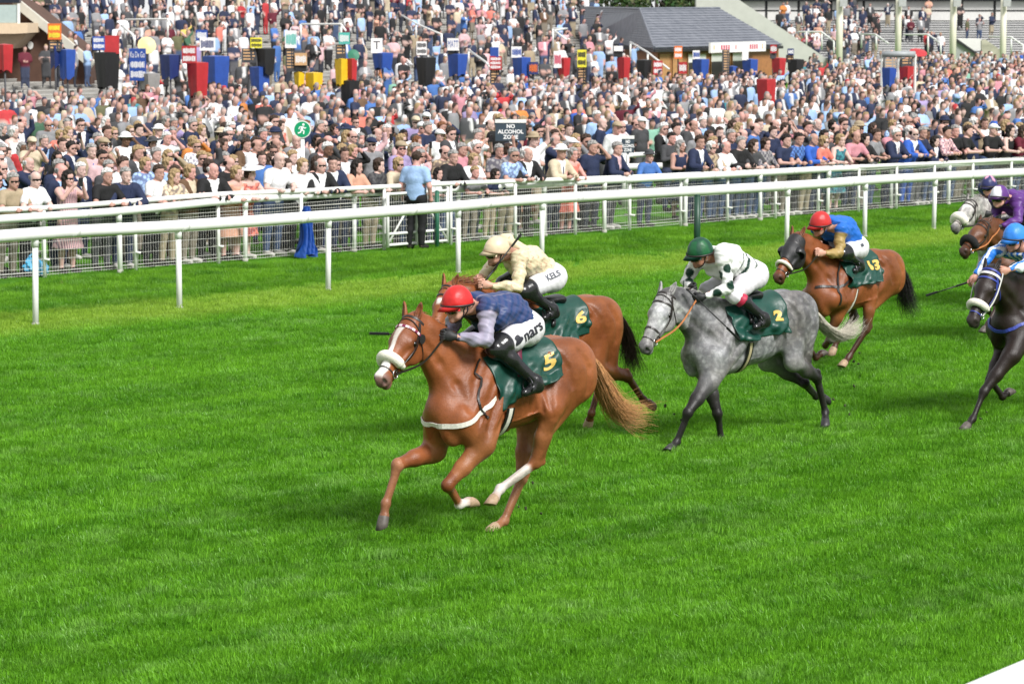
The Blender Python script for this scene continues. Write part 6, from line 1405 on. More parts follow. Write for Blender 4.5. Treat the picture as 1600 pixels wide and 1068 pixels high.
def field_grey():
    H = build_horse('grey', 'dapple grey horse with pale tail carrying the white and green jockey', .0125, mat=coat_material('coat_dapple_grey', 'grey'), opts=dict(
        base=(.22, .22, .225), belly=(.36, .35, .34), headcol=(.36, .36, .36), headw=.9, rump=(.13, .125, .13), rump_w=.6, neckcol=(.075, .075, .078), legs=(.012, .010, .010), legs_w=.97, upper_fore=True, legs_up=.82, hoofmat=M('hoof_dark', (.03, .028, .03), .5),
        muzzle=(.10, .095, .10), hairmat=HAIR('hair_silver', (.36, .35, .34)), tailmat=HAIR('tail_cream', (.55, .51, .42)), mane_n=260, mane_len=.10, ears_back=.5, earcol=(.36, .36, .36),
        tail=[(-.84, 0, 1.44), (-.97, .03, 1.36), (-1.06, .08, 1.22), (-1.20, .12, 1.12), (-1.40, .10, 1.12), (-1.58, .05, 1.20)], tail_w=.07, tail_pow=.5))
    k = K('grey'); hl, hr = k['Lhand'], k['Rhand']
    bridle(H, hand=hl + [.03, 0, -.02], hand_r=hr + [.03, 0, -.02], reinmat=tan_rub)
    saddle_cloth(H, green_cloth, -.36, .40, 1.90, seed=8, wr=.024, thb=.92, thf=.95)
    cloth_text(H, '2', .22, .16, .60, gold, tilt=-.1, bold=.012)
    girth(H, .18, black_lea, mat2=M('webbing_striped', (.45, .38, .22), .7)); saddle(H, .04)
    J = build_jockey(H, 'grey', 'jockey in white silks with dark green spots and hoops riding the grey', dict(silk=silk_white_green, cap=cap_quarters((.012, .10, .035), (.008, .055, .03), 10), h=.0125, gloves=True, skin=(.46, .21, .14), stubble=.4,
        breech=(.64, .61, .65), cuff=(.42, .02, .06), peakcol=(.008, .045, .03)))
    whip(J, loc_at(H, 1074, 452, .12), loc_at(H, 1156, 531, .38), 'black whip carried low across the shoulder of the grey horse')
    HORSES['grey'] = (H, J)

def field_three():
    H = build_horse('three', 'bright bay horse in black blinkers with a black tail', .0145, mat=coat_material('coat_bay', 'plain'), opts=dict(
        base=(.205, .062, .020), belly=(.30, .11, .035), rump=(.30, .105, .032), rump_w=.5, legs=(.030, .016, .012), legs_w=.85, muzzle=(.06, .035, .03), hairmat=HAIR('hair_black', (.012, .010, .010)), mane_n=240, mane_len=.10, ears_back=.35,
        pale_hooves={'Lh', 'Rh'}, tail=[(-.84, 0, 1.44), (-.98, 0, 1.40), (-1.10, .02, 1.20), (-1.16, .02, .98), (-1.28, .02, .82)], tail_w=.11, tail_n=800))
    k = K('three'); hl, hr = k['Lhand'], k['Rhand']
    bridle(H, hand=hl + [.03, 0, -.02], hand_r=hr + [.03, 0, -.02], noseband=white_wool, nb_r=.022)
    # hood with eye cups
    P, hd, hs, fn = H['P'], H['hd'], H['hs'], H['fn']; s = H['s']
    g = lambda d, f, q=0.0: P + HZ * (hd * d + fn * f + hs * q)
    pr = [dict(p, ra=p['ra'] + .010, rb=p['rb'] + .010) if p['t'] == 'c' else dict(p, r=p['r'] + .010) for p in H['head'] if not p['neg']]
    V, F = surf(pr, .010, 1, lambda G: np.maximum((G - g(.345, 0)) @ nrm(hd + fn * .25), -(G - g(-.005, 0)) @ hd))
    hood = link('blinker_hood', mesh_np('blinker_hood', V * s, F), M('hood_black', (.013, .013, .015), .55, .2, 20, .3), H['root'], True)
    for q in (1, -1):
        c = g(.20, -.075, q * .100); pr = [ell(c, (.082, .068, .085), .01, (hd, hs, fn)), ell(c + hd * .05 + hs * q * .012, (.08, .055, .066), .008, (hd, hs, fn), True)]
        V, F = surf(pr, .008, 1); link('eye_cup', mesh_np('eye_cup', V * s, F), M('cup_black', (.012, .012, .013), .4, .2), hood, True)
    saddle_cloth(H, green_cloth, -.30, .40, 1.90, seed=11, wr=.028, thb=.82, thf=1.0)
    cloth_text(H, '13', .27, .20, .55, gold, tilt=-.1, bold=.010)
    girth(H, .22, black_lea, mat2=white_web); saddle(H, .10)
    breast_strap(H, leather(), [(.40, .12, 1.56), (.52, .20, 1.38), (.58, .22, 1.20), (.60, .20, 1.06)], .030, 'neck_strap')
    breast_strap(H, leather(), [(.34, .25, 1.34), (.52, .22, 1.24), (.66, .16, 1.24), (.76, .04, 1.22)], .030)
    J = build_jockey(H, 'three', 'jockey in red cap and royal blue body with gold sleeves on the blinkered bay', dict(silk=silk_blue_gold, cap=cap1((.50, .03, .03)), h=.0135, skin=(.55, .30, .22),
        text=[dict(txt='IIII', size=.05, u=.84, v=.03, ang=.1, bold=.003, cut=.4, cn='slate', col=(.06, .07, .12))]))
    HORSES['three'] = (H, J)

def field_dark():
    H = build_horse('dark', 'dark brown horse with a white sheepskin noseband and blue bridle at the right edge', .018, mat=coat_material('coat_dark_brown', 'plain'), opts=dict(
        base=(.016, .009, .007), belly=(.022, .013, .010), legs=(.010, .007, .006), legs_w=.7, muzzle=(.05, .04, .038), hairmat=HAIR('hair_black', (.012, .010, .010)), mane_n=300, mane_len=.12, ears_back=.5, tail_n=200))
    k = K('dark'); hl, hr = k['Lhand'], k['Rhand']
    blue_web = M('webbing_blue', (.03, .05, .30), .5, .15); white_l = M('leather_white', (.68, .66, .64), .5, .1)
    bridle(H, col=blue_web, noseband=white_wool, hand=hl + [.02, 0, -.02], hand_r=hr + [.03, .05, -.02], reinmat=white_l, nb_r=.040)
    P, hd, hs, fn = H['P'], H['hd'], H['hs'], H['fn']; mb = MB()
    a, D = ring_on(H, H['head'], P + hd * .07 - fn * .07, hs, nrm(fn + hd * .1), -.5, math.pi + .5, 30, .008); ribbon(mb, a * H['s'], D, .026, .006); mb.build('headband', white_l, H['root'])
    breast_strap(H, blue_web, [(.30, .20, 1.50), (.45, .25, 1.30), (.62, .22, 1.16), (.76, .06, 1.10), (.76, -.06, 1.10), (.62, -.22, 1.16)], .034)
    saddle_cloth(H, green_cloth, -.42, .30, 1.9, seed=13); girth(H, .18, black_lea); saddle(H, -.05)
    J = build_jockey(H, 'dark', 'jockey in bright blue cap and blue and white striped sleeves with an outstretched whip', dict(silk=silk_stripes, cap=cap1((.035, .22, .72)), h=.0135, skin=(.50, .26, .19), tilt=0))
    q = np.array(hr); whip(J, q + np.array([-.02, .0, .0]), loc_at(H, 1447, 462, -.62), 'black whip stretched out level by the blue capped jockey')
    HORSES['dark'] = (H, J)
def field_bay():
    H = build_horse('bay', 'bay horse with a black sheepskin noseband under the purple jockey', .020, mat=coat_material('coat_dark_bay', 'plain'), opts=dict(
        base=(.115, .042, .018), belly=(.14, .05, .02), legs=(.020, .013, .011), legs_w=.85, muzzle=(.035, .022, .02), hairmat=HAIR('hair_black', (.012, .010, .010)), mane_n=240, mane_len=.10, ears_back=.4, tail_n=200))
    k = K('bay'); hl, hr = k['Lhand'], k['Rhand']
    bridle(H, noseband=M('sheepskin_black', (.012, .011, .012), .95, .2, 60, .9, bscale=120), hand=hl + [.03, 0, -.02], hand_r=hr + [.03, 0, -.02], nb_r=.05, reinmat=tan_rub)
    saddle_cloth(H, green_cloth, -.42, .32, 1.9, seed=15); girth(H, .18, black_lea); saddle(H, -.02)
    J = build_jockey(H, 'bay', 'jockey in purple silks and white and purple quartered cap at the right edge', dict(silk=flat((.10, .030, .19)), cap=cap_quarters((.74, .73, .78), (.10, .03, .19), 4, .9), h=.016, gloves=True, skin=(.58, .32, .25), peakcol=(.06, .02, .10)))
    HORSES['bay'] = (H, J)
def field_pale():
    H = build_horse('pale', 'pale grey horse with a thick white noseband farthest back at the right edge', .021, mat=coat_material('coat_pale_grey', 'grey'), opts=dict(
        base=(.34, .33, .31), headcol=(.42, .40, .38), headw=.7, legs=(.08, .075, .07), muzzle=(.09, .085, .09), hairmat=HAIR('hair_silver', (.36, .35, .34)), mane_n=240, mane_len=.12, ears_back=.3, tail_n=200, blaze=(.08, .5)))
    k = K('pale'); hl, hr = k['Lhand'], k['Rhand']
    bridle(H, noseband=white_wool, hand=hl + [.03, 0, -.02], hand_r=hr + [.03, 0, -.02], nb_r=.062)
    saddle_cloth(H, green_cloth, -.42, .32, 1.9, seed=17); girth(H, .18, black_lea); saddle(H, -.02)
    J = build_jockey(H, 'pale', 'jockey in pink sleeves and navy cap with a pink star', dict(silk=silk_pink, cap=cap_star((.62, .30, .42), (.025, .03, .11)), h=.017, gloves=True, skin=(.55, .30, .22), peakcol=(.02, .02, .07)))
    HORSES['pale'] = (H, J)
for _f in (field_lead, field_second, field_grey, field_three, field_dark, field_bay, field_pale): _f()

# clods kicked up behind the runners
def clods():
    r = np.random.default_rng(3); mt = M('turf_clod', (.035, .045, .015), .95, .4, 60)
    for hk, sd, n in (('second', 'Lhhoof', 5), ('three', 'Lhhoof', 4), ('grey', 'Rhhoof', 4), ('dark', 'Lhoof', 3), ('lead', 'Rhhoof', 4)):
        H = HORSES[hk][0]; p0 = H['T'] + H['R'] @ (H['J'][sd] * H['s'])
        for i in range(n):
            q = p0 + H['R'] @ np.array([-r.uniform(.1, .55), r.normal(0, .12), 0]); q[2] = abs(r.normal(.10, .12)) + .05; a = r.uniform(.008, .022)
            V, F = surf([ell((0, 0, 0), (a, a * .7, a * .6), .01), ell((a * .5, a * .3, a * .2), (a * .5, a * .6, a * .5), .01), ell((-a * .5, -a * .2, a * .1), (a * .6, a * .5, a * .4), .01)], a * .35, 0); V = V * (1 + r.normal(0, .09, (len(V), 1)))
            o = link('turf_clod', mesh_np('turf_clod', V, F), mt); o.location = q; o.rotation_euler = r.uniform(0, 6, 3); tag(o, 'small dark clod of turf thrown up by the galloping hooves', 'clod', 'clods of turf in the air')
clods()

# ------------------------------------------------------------------ bookmakers' pitches on the far side of the lawn
BK_N = 76.5
CL = dict(red=(.42, .025, .03), blue=(.025, .075, .33), navy=(.015, .03, .13), black=(.014, .014, .015), yellow=(.72, .46, .02), white=(.78, .77, .75), orange=(.70, .16, .03), grey=(.28, .27, .26), green=(.02, .16, .09), teal=(.08, .42, .36), tan=(.60, .36, .18), charcoal=(.05, .05, .055), lemon=(.80, .72, .05), cream=(.72, .60, .28))
def cmat(c, kind='cloth'): return M(kind + '_' + c, CL[c], .45 if kind == 'cloth' else .5, .14, 4, .35 if kind == 'cloth' else 0, bscale=7)
ROT = math.atan2(TD[1], TD[0])
def spot(px, n=BK_N): p = on_line(px, n); p[2] = float(zlawn(n)); return p, 4800 / p[1]
def cover(root, base, s, x0, x1, y0, y1, c, seed, hung=True):
    """draped cover: four-sided cloth with uneven folds, wider at the top"""
    r = np.random.default_rng(seed); pc = at_depth((x0 + x1) / 2, y0, base[1]); zt = pc[2] - base[2]; zb = at_depth(0, y1, base[1])[2] - base[2]
    w = (x1 - x0) / s / 1.38; cx = pc[0] - base[0]; n, m = 40, 9; a = np.linspace(0, 4, n, endpoint=False); V = []
    sq = np.array([(-1, -1), (1, -1), (1, 1), (-1, 1), (-1, -1)], float)
    cs, sn = math.cos(ROT), math.sin(ROT); ph = r.uniform(0, 6, 4)
    for i in range(m):
        f = i / (m - 1); k = w / 2 * (1 - (.22 if hung else .04) * f ** 1.3)
        for t in a:
            j = int(t); q = sq[j] * (1 - (t - j)) + sq[j + 1] * (t - j); q = q * k * (1 + (.05 * math.sin(t * 5 + ph[0]) + .04 * math.sin(t * 11 + ph[1])) * f)
            V.append((cx + q[0] * cs - q[1] * sn, q[0] * sn + q[1] * cs, zt + (zb - zt) * f + .05 * f * math.sin(t * 4 + ph[2])))
    V.append((cx, 0, zt + .03)); V = np.array(V)
    F = [(i * n + j, (i + 1) * n + j, (i + 1) * n + (j + 1) % n, i * n + (j + 1) % n) for i in range(m - 1) for j in range(n)] + [(j, (j + 1) % n, n * m) for j in range(n)]
    me = mesh_np('cover', V, F); o = link('cover', me, cmat(c), root, False); return o
def board(root, base, s, x0, x1, y0, y1, c, txt=None, tc='white', seed=0, rows=2, name='sign_board'):
    a = at_depth((x0 + x1) / 2, (y0 + y1) / 2, base[1]) - base; w, h = (x1 - x0) / s, (y1 - y0) / s; yw = random.uniform(-.25, .1) + .12
    cs, sn = math.cos(yw), math.sin(yw); ex = np.array([cs, sn, 0]); ey = np.array([0, 0, 1.]); ez = np.array([sn, -cs, 0]); o = a + np.array([0, -.18, 0])
    mb = MB(); mb.prism([(-w / 2, -h / 2), (w / 2, -h / 2), (w / 2, h / 2), (-w / 2, h / 2)], -.04, .0, (o, ex, ey, ez)); bd = mb.build(name, cmat(c, 'board'), root)
    if txt:
        lines = txt.split('/')
        for i, t in enumerate(lines):
            if t[0] == '=':                                    # print too small to read: a row of strokes
                q = MB(); x_ = -.42 * w
                while x_ < .40 * w:
                    dx = random.uniform(.05, .10) * w; hh = h * random.uniform(.16, .26) / len(lines) * 1.3; yy = h * (.5 - (i + .5) / len(lines)) * .9
                    q.prism([(x_, yy - hh), (x_ + dx * .7, yy - hh), (x_ + dx * .7, yy + hh), (x_, yy + hh)], .0, .006, (o, ex, ey, ez)); x_ += dx
                q.build('lettering', cmat(tc, 'print'), bd); continue
            V, F = text_mesh(t, h * .8 / len(lines), .8, .0); k = min(1.0, w * .88 / (np.ptp(V[:, 0]) + 1e-6)); V[:, 0] *= k
            P = o + V[:, :1] * ex + (V[:, 1:2] + h * (.5 - (i + .5) / len(lines)) * .9) * ey + ez * .004; link('lettering', mesh_np('lettering', P, F), cmat(tc, 'print'), bd)
    return bd
def box(root, base, s, x0, x1, y0, y1, c, name='betting_display'):
    a = at_depth((x0 + x1) / 2, (y0 + y1) / 2, base[1]) - base; w, h = (x1 - x0) / s, (y1 - y0) / s
    mb = MB(); mb.box(a, (w, .22, h), .15); o = mb.build(name, cmat(c, 'board'), root)
    if c in ('charcoal', 'grey', 'black') and h > .25:             # rows of odds on the display
        q = MB(); cs, sn = math.cos(.15), math.sin(.15)
        for k in range(max(2, int(h / .11))):
            z = h / 2 - .07 - k * .10
            if z < -h / 2 + .04: break
            for x0, x1 in ((-.42, .1), (.22, .42)): q.prism([(x0 * w, z), (x1 * w * random.uniform(.6, 1), z), (x1 * w * random.uniform(.6, 1), z + .045), (x0 * w, z + .045)], .112, .116, (a, (cs, sn, 0), (0, 0, 1), (sn, -cs, 0)))
        q.build('odds_row', cmat('tan', 'print'), o)
    return o
def pole(root, base, x, y0, r=.03):
    a = at_depth(x, y0, base[1]) - base; mb = MB(); mb.tube([(a[0], a[1], 0), a], r, 6); po = mb.build('pole', cmat('charcoal', 'board'), root, True)
    mb = MB()
    for k in range(3): t = k * 2.1 + x; mb.tube([(a[0], a[1], .45), (a[0] + .32 * math.cos(t), a[1] + .32 * math.sin(t), .0)], .018, 5)
    mb.build('tripod_legs', cmat('charcoal', 'board'), po)
def umbrella(root, base, s, x0, x1, y0, y1, c, dr=(.25, -1, .45)):
    a = at_depth((x0 + x1) / 2, (y0 + y1) / 2, base[1]) - base; R_ = (x1 - x0) / s / 2; n = 12; d = nrm(dr); u = nrm(np.cross(d, (0, 0, 1))); v = np.cross(u, d); V = [a + d * R_ * .28]
    for i in range(n): t = i * 2 * math.pi / n; V.append(a + R_ * (math.cos(t) * u + math.sin(t) * v))
    F = [(0, 1 + i, 1 + (i + 1) % n) for i in range(n)]; V2 = V + [q - d * .02 for q in V]; F += [tuple(n + 1 + k for k in f[::-1]) for f in F]
    link('umbrella', mesh_np('umbrella', np.array(V2), F), cmat(c), root); mb = MB(); mb.tube([a - d * .6, a + d * R_ * .27], .015, 5); mb.build('umbrella_stick', cmat('charcoal', 'board'), root)
STANDS = [
 ('red covered betting stand cut by the left edge', [('cover', -6, 20, 70, 112, 'red')]),
 ('blue covered betting stand with an orange and yellow board at far left', [('board', 76, 97, 37, 62, 'orange', '=/=', 'lemon'), ('box', 77, 97, 62, 80, 'charcoal'), ('cover', 92, 118, 78, 122, 'blue'), ('cover', 78, 94, 72, 105, 'navy')]),
 ('black covered betting stand with a blue and white board and red cloth', [('box', 163, 186, 56, 84, 'red'), ('board', 146, 165, 57, 78, 'blue', '=/=', 'white'), ('cover', 147, 186, 82, 138, 'black')]),
 ('tall blue board with white lettering and round yellow parasol', [('umb', 215, 244, 56, 86, 'cream'), ('board', 203, 229, 76, 126, 'blue', 'Ka De Go/=/=', 'white'), ('cover', 216, 250, 115, 142, 'grey')]),
 ('bright red covered betting stand under a red arched board', [('cover', 250, 282, 86, 122, 'navy'), ('board', 285, 308, 72, 99, 'red', '=/=', 'white'), ('cover', 292, 325, 98, 152, 'red')]),
 ('large royal blue covered betting stand with a white board', [('board', 307, 325, 47, 63, 'blue', '=', 'white'), ('board', 313, 337, 59, 79, 'white', '=', 'navy'), ('cover', 316, 358, 88, 138, 'blue')]),
 ('betting stand with a yellow board, black cloth and a blue cover', [('board', 392, 410, 59, 75, 'lemon', '=/=', 'black'), ('box', 378, 400, 76, 98, 'charcoal'), ('cover', 400, 430, 76, 116, 'black'), ('cover', 390, 421, 105, 148, 'blue')]),
 ('yellow covered betting stand below a white and a tan board', [('board', 446, 464, 48, 75, 'white', '=', 'teal'), ('box', 447, 460, 75, 112, 'charcoal'), ('board', 461, 480, 83, 102, 'tan', '=', 'white'), ('box', 461, 479, 102, 112, 'black'), ('cover', 459, 476, 113, 135, 'yellow'), ('cover', 477, 504, 114, 160, 'yellow')]),
 ('yellow and red covered betting stand with a teal board', [('board', 530, 547, 51, 69, 'teal', '=', 'white'), ('box', 525, 540, 70, 92, 'charcoal'), ('umb', 543, 562, 76, 96, 'green'), ('cover', 523, 544, 92, 134, 'yellow'), ('cover', 542, 558, 92, 126, 'red'), ('cover', 532, 561, 126, 178, 'black')]),
 ('blue covered betting stand under a plain white board', [('board', 580, 598, 60, 83, 'white', 'T', 'black'), ('cover', 582, 614, 83, 108, 'blue')]),
 ('black covered betting stand under a cream board', [('board', 651, 667, 65, 86, 'white', '=/=', 'charcoal'), ('cover', 650, 681, 90, 132, 'black')]),
 ('blue covered betting stand under the white MATT board', [('board', 699, 717, 60, 79, 'white', 'MATT', 'blue'), ('box', 700, 716, 79, 85, 'black'), ('cover', 700, 731, 85, 118, 'blue')]),
 ('betting stand with a bright red board over a black box', [('board', 766, 779, 74, 89, 'blue'), ('board', 765, 784, 88, 109, 'red', '=/=/=', 'white'), ('box', 766, 780, 109, 140, 'black')]),
 ('blue covered betting stand with a white board and small blue badge', [('board', 799, 815, 73, 90, 'white', '=', 'blue'), ('cover', 801, 829, 90, 124, 'blue'), ('board', 826, 841, 97, 116, 'navy', '=', 'orange'), ('box', 831, 858, 125, 150, 'grey')]),
 ('small red covered betting stand beside a white board', [('board', 865, 878, 80, 106, 'white', '=', 'red'), ('cover', 870, 891, 91, 118, 'red')]),
 ('betting stand with a tall lemon yellow board on a black box', [('board', 902, 916, 78, 105, 'lemon', '=/=', 'black'), ('box', 902, 916, 105, 134, 'black')]),
 ('red covered betting stand with a small white board and grey cabinet', [('board', 959, 973, 72, 80, 'white'), ('box', 959, 972, 80, 89, 'black'), ('cover', 964, 985, 90, 126, 'red'), ('box', 958, 981, 130, 166, 'grey')]),
 ('black covered betting stand with a red board', [('cover', 995, 1018, 94, 128, 'black'), ('board', 1020, 1035, 95, 117, 'red', '=/=', 'white'), ('box', 1021, 1032, 117, 132, 'charcoal')]),
 ('betting stand with an orange board and a red and white board', [('board', 1053, 1066, 72, 92, 'orange', '=/=', 'white'), ('board', 1060, 1073, 97, 115, 'red', '=', 'white'), ('box', 1058, 1072, 116, 134, 'grey')]),
 ('blue covered betting stand before the timber kiosk wall', [('board', 1082, 1093, 79, 92, 'white', '=', 'blue'), ('cover', 1082, 1108, 93, 127, 'blue')]),
 ('dark grey upright betting display beside a blue cloth', [('box', 1129, 1139, 78, 128, 'charcoal'), ('cover', 1137, 1152, 104, 128, 'blue')]),
 ('blue covered betting stand under the kiosk sign', [('board', 1159, 1169, 80, 94, 'white'), ('cover', 1160, 1184, 93, 127, 'blue')]),
 ('red covered betting stand with a red board by the pale parapet', [('board', 1203, 1213, 70, 83, 'red', '=', 'white'), ('box', 1204, 1212, 83, 92, 'charcoal'), ('cover', 1206, 1228, 91, 124, 'red')]),
 ('low bright red covered stand in front of the kiosk end', [('cover', 1182, 1212, 124, 170, 'red')]),
 ('black covered betting stand with a navy board', [('board', 1230, 1240, 76, 86, 'navy', '=', 'white'), ('box', 1229, 1239, 86, 98, 'black'), ('cover', 1231, 1256, 93, 130, 'black'), ('cover', 1255, 1268, 109, 132, 'grey')]),
 ('grey covered stand alone at the right', [('cover', 1510, 1531, 123, 152, 'grey')])]
NEARER = {4: 71, 8: 68, 16: 72, 23: 61, 25: 67, 0: 70}
for si, (lab, items) in enumerate(STANDS):
    cx = items[-1][1] * .5 + items[-1][2] * .5; base, s = spot(cx, NEARER.get(si, BK_N)); root = empty('betting_stand', base, 0, lab, 'betting stand', "bookmakers' stands along the back of the lawn")
    for k, it in enumerate(items):
        kind, x0, x1, y0, y1, c = it[:6]
        if kind == 'cover': cover(root, base, s, x0, x1, y0, y1, c, si * 7 + k, True); pole(root, base, (x0 + x1) / 2, y0)
        elif kind == 'board': board(root, base, s, x0, x1, y0, y1, c, *(it[6:8] if len(it) > 6 else ())); pole(root, base, (x0 + x1) / 2, y1 - 2)
        elif kind == 'box': box(root, base, s, x0, x1, y0, y1, c)
        else: umbrella(root, base, s, x0, x1, y0, y1, c)
def kiosk():
    base, s = spot(1402, 65); base[2] = .0; root = empty('betting_kiosk', base, 0, 'grey canopied betting booth with one blue and one red cover', 'betting booth')
    a, b = at_depth(1378, 85, base[1]) - base, at_depth(1430, 85, base[1]) - base; mb = MB(); mb.tube([a - [0, 0, 0], b], .14, 10, sy=.8); mb.build('canopy', M('canopy_grey', (.30, .32, .33), .5), root, True)
    for x in (1378, 1404, 1430): q = at_depth(x, 85, base[1]) - base; mb = MB(); mb.tube([(q[0], q[1], 0), q], .05, 6); mb.build('post', white_pl2, root)
    box(root, base, s, 1381, 1400, 92, 107, 'grey'); box(root, base, s, 1407, 1425, 92, 105, 'charcoal')
    cover(root, base, s, 1376, 1401, 106, 134, 'blue', 91); cover(root, base, s, 1404, 1429, 104, 140, 'red', 92); 
    base2, s2 = spot(1436, 70); base2[2] = 0; r2 = empty('parasol', base2, 0, 'red parasol behind the grey canopied betting booth', 'parasol'); umbrella(r2, base2, s2, 1421, 1449, 76, 88, 'red', (.1, -.45, .9)); pole(r2, base2, 1436, 84)
kiosk()

# ------------------------------------------------------------------ racegoers
def M_person(name, rough, var, sheen=0.0, scale=14, bumps=.0):
    """the object's own colour times what is marked on the mesh"""
    m, nt, b = mat_base(name); oi = nt.nodes.new('ShaderNodeObjectInfo'); at = nt.nodes.new('ShaderNodeAttribute'); at.attribute_name = 'Col'; tc = nt.nodes.new('ShaderNodeTexCoord')
    n = add_noise(nt, scale, 4, tc.outputs['Object']); r = ramp(nt, n.outputs[0], (1 - var,) * 3, (1 + var,) * 3)
    nt.links.new(mixc(nt, 1.0, mixc(nt, 1.0, oi.outputs['Color'], at.outputs['Color'], 'MULTIPLY'), r.outputs[0], 'MULTIPLY'), b.inputs['Base Color'])
    b.inputs['Roughness'].default_value = rough; b.inputs['Specular IOR Level'].default_value = .25
    if bumps: bump(nt, b, add_noise(nt, scale * 1.5, 3, tc.outputs['Object']).outputs[0], bumps, .02)
    return m
p_skin = M_person('person_skin', .55, .06); p_cloth = M_person('person_cloth', .8, .12, bumps=.4); p_hair = M_person('person_hair', .65, .3, scale=40); p_dark = M('sunglass_black', (.01, .01, .012), .12, .1)
def M_pattern(name, kind):
    m, nt, b = mat_base(name); oi = nt.nodes.new('ShaderNodeObjectInfo'); tc = nt.nodes.new('ShaderNodeTexCoord')
    if kind == 'stripe': w = nt.nodes.new('ShaderNodeTexWave'); w.inputs['Scale'].default_value = 9; w.bands_direction = 'X'; nt.links.new(tc.outputs['Object'], w.inputs[0]); f = w.outputs['Fac']
    elif kind == 'check': w = nt.nodes.new('ShaderNodeTexChecker'); w.inputs['Scale'].default_value = 16; nt.links.new(tc.outputs['Object'], w.inputs[0]); f = w.outputs['Fac']
    else: w = nt.nodes.new('ShaderNodeTexVoronoi'); w.inputs['Scale'].default_value = 13; nt.links.new(tc.outputs['Object'], w.inputs['Vector']); f = w.outputs['Distance']
    r = ramp(nt, f, (1.25, 1.2, 1.15), (.45, .42, .5), (.35, .6)); nt.links.new(mixc(nt, 1.0, oi.outputs['Color'], r.outputs[0], 'MULTIPLY'), b.inputs['Base Color']); b.inputs['Roughness'].default_value = .8; return m
p_pat = {k: M_pattern('person_cloth_' + k, k) for k in ('stripe', 'check', 'floral')}
POSES = {  # lean, (left elbow, left hand), (right elbow, right hand), head turn
 'side': (0, ((.27, .03, 1.14), (.26, -.06, .88)), ((-.27, .03, 1.14), (-.26, -.06, .88)), .15),
 'fold': (0, ((.28, -.06, 1.15), (-.07, -.23, 1.17)), ((-.28, -.06, 1.15), (.07, -.22, 1.12)), .2),
 'rail': (.16, ((.29, -.30, 1.13), (.12, -.50, 1.12)), ((-.29, -.30, 1.13), (-.10, -.52, 1.12)), .25),
 'rail2': (.12, ((.27, -.24, 1.14), (.02, -.46, 1.12)), ((-.34, -.22, 1.14), (-.24, -.50, 1.11)), -.1),
 'shade': (0, ((.33, -.17, 1.44), (.10, -.15, 1.665)), ((-.27, .02, 1.14), (-.24, -.12, .90)), .2),
 'photo': (0, ((.25, -.22, 1.30), (.07, -.36, 1.56)), ((-.25, -.22, 1.30), (-.07, -.36, 1.56)), .1),
 'raise': (0, ((.34, -.10, 1.60), (.26, -.16, 1.90)), ((-.28, -.06, 1.15), (-.08, -.24, 1.15)), .1),
 'clap': (0, ((.29, -.10, 1.16), (.05, -.31, 1.24)), ((-.29, -.10, 1.16), (-.05, -.31, 1.24)), .1)}
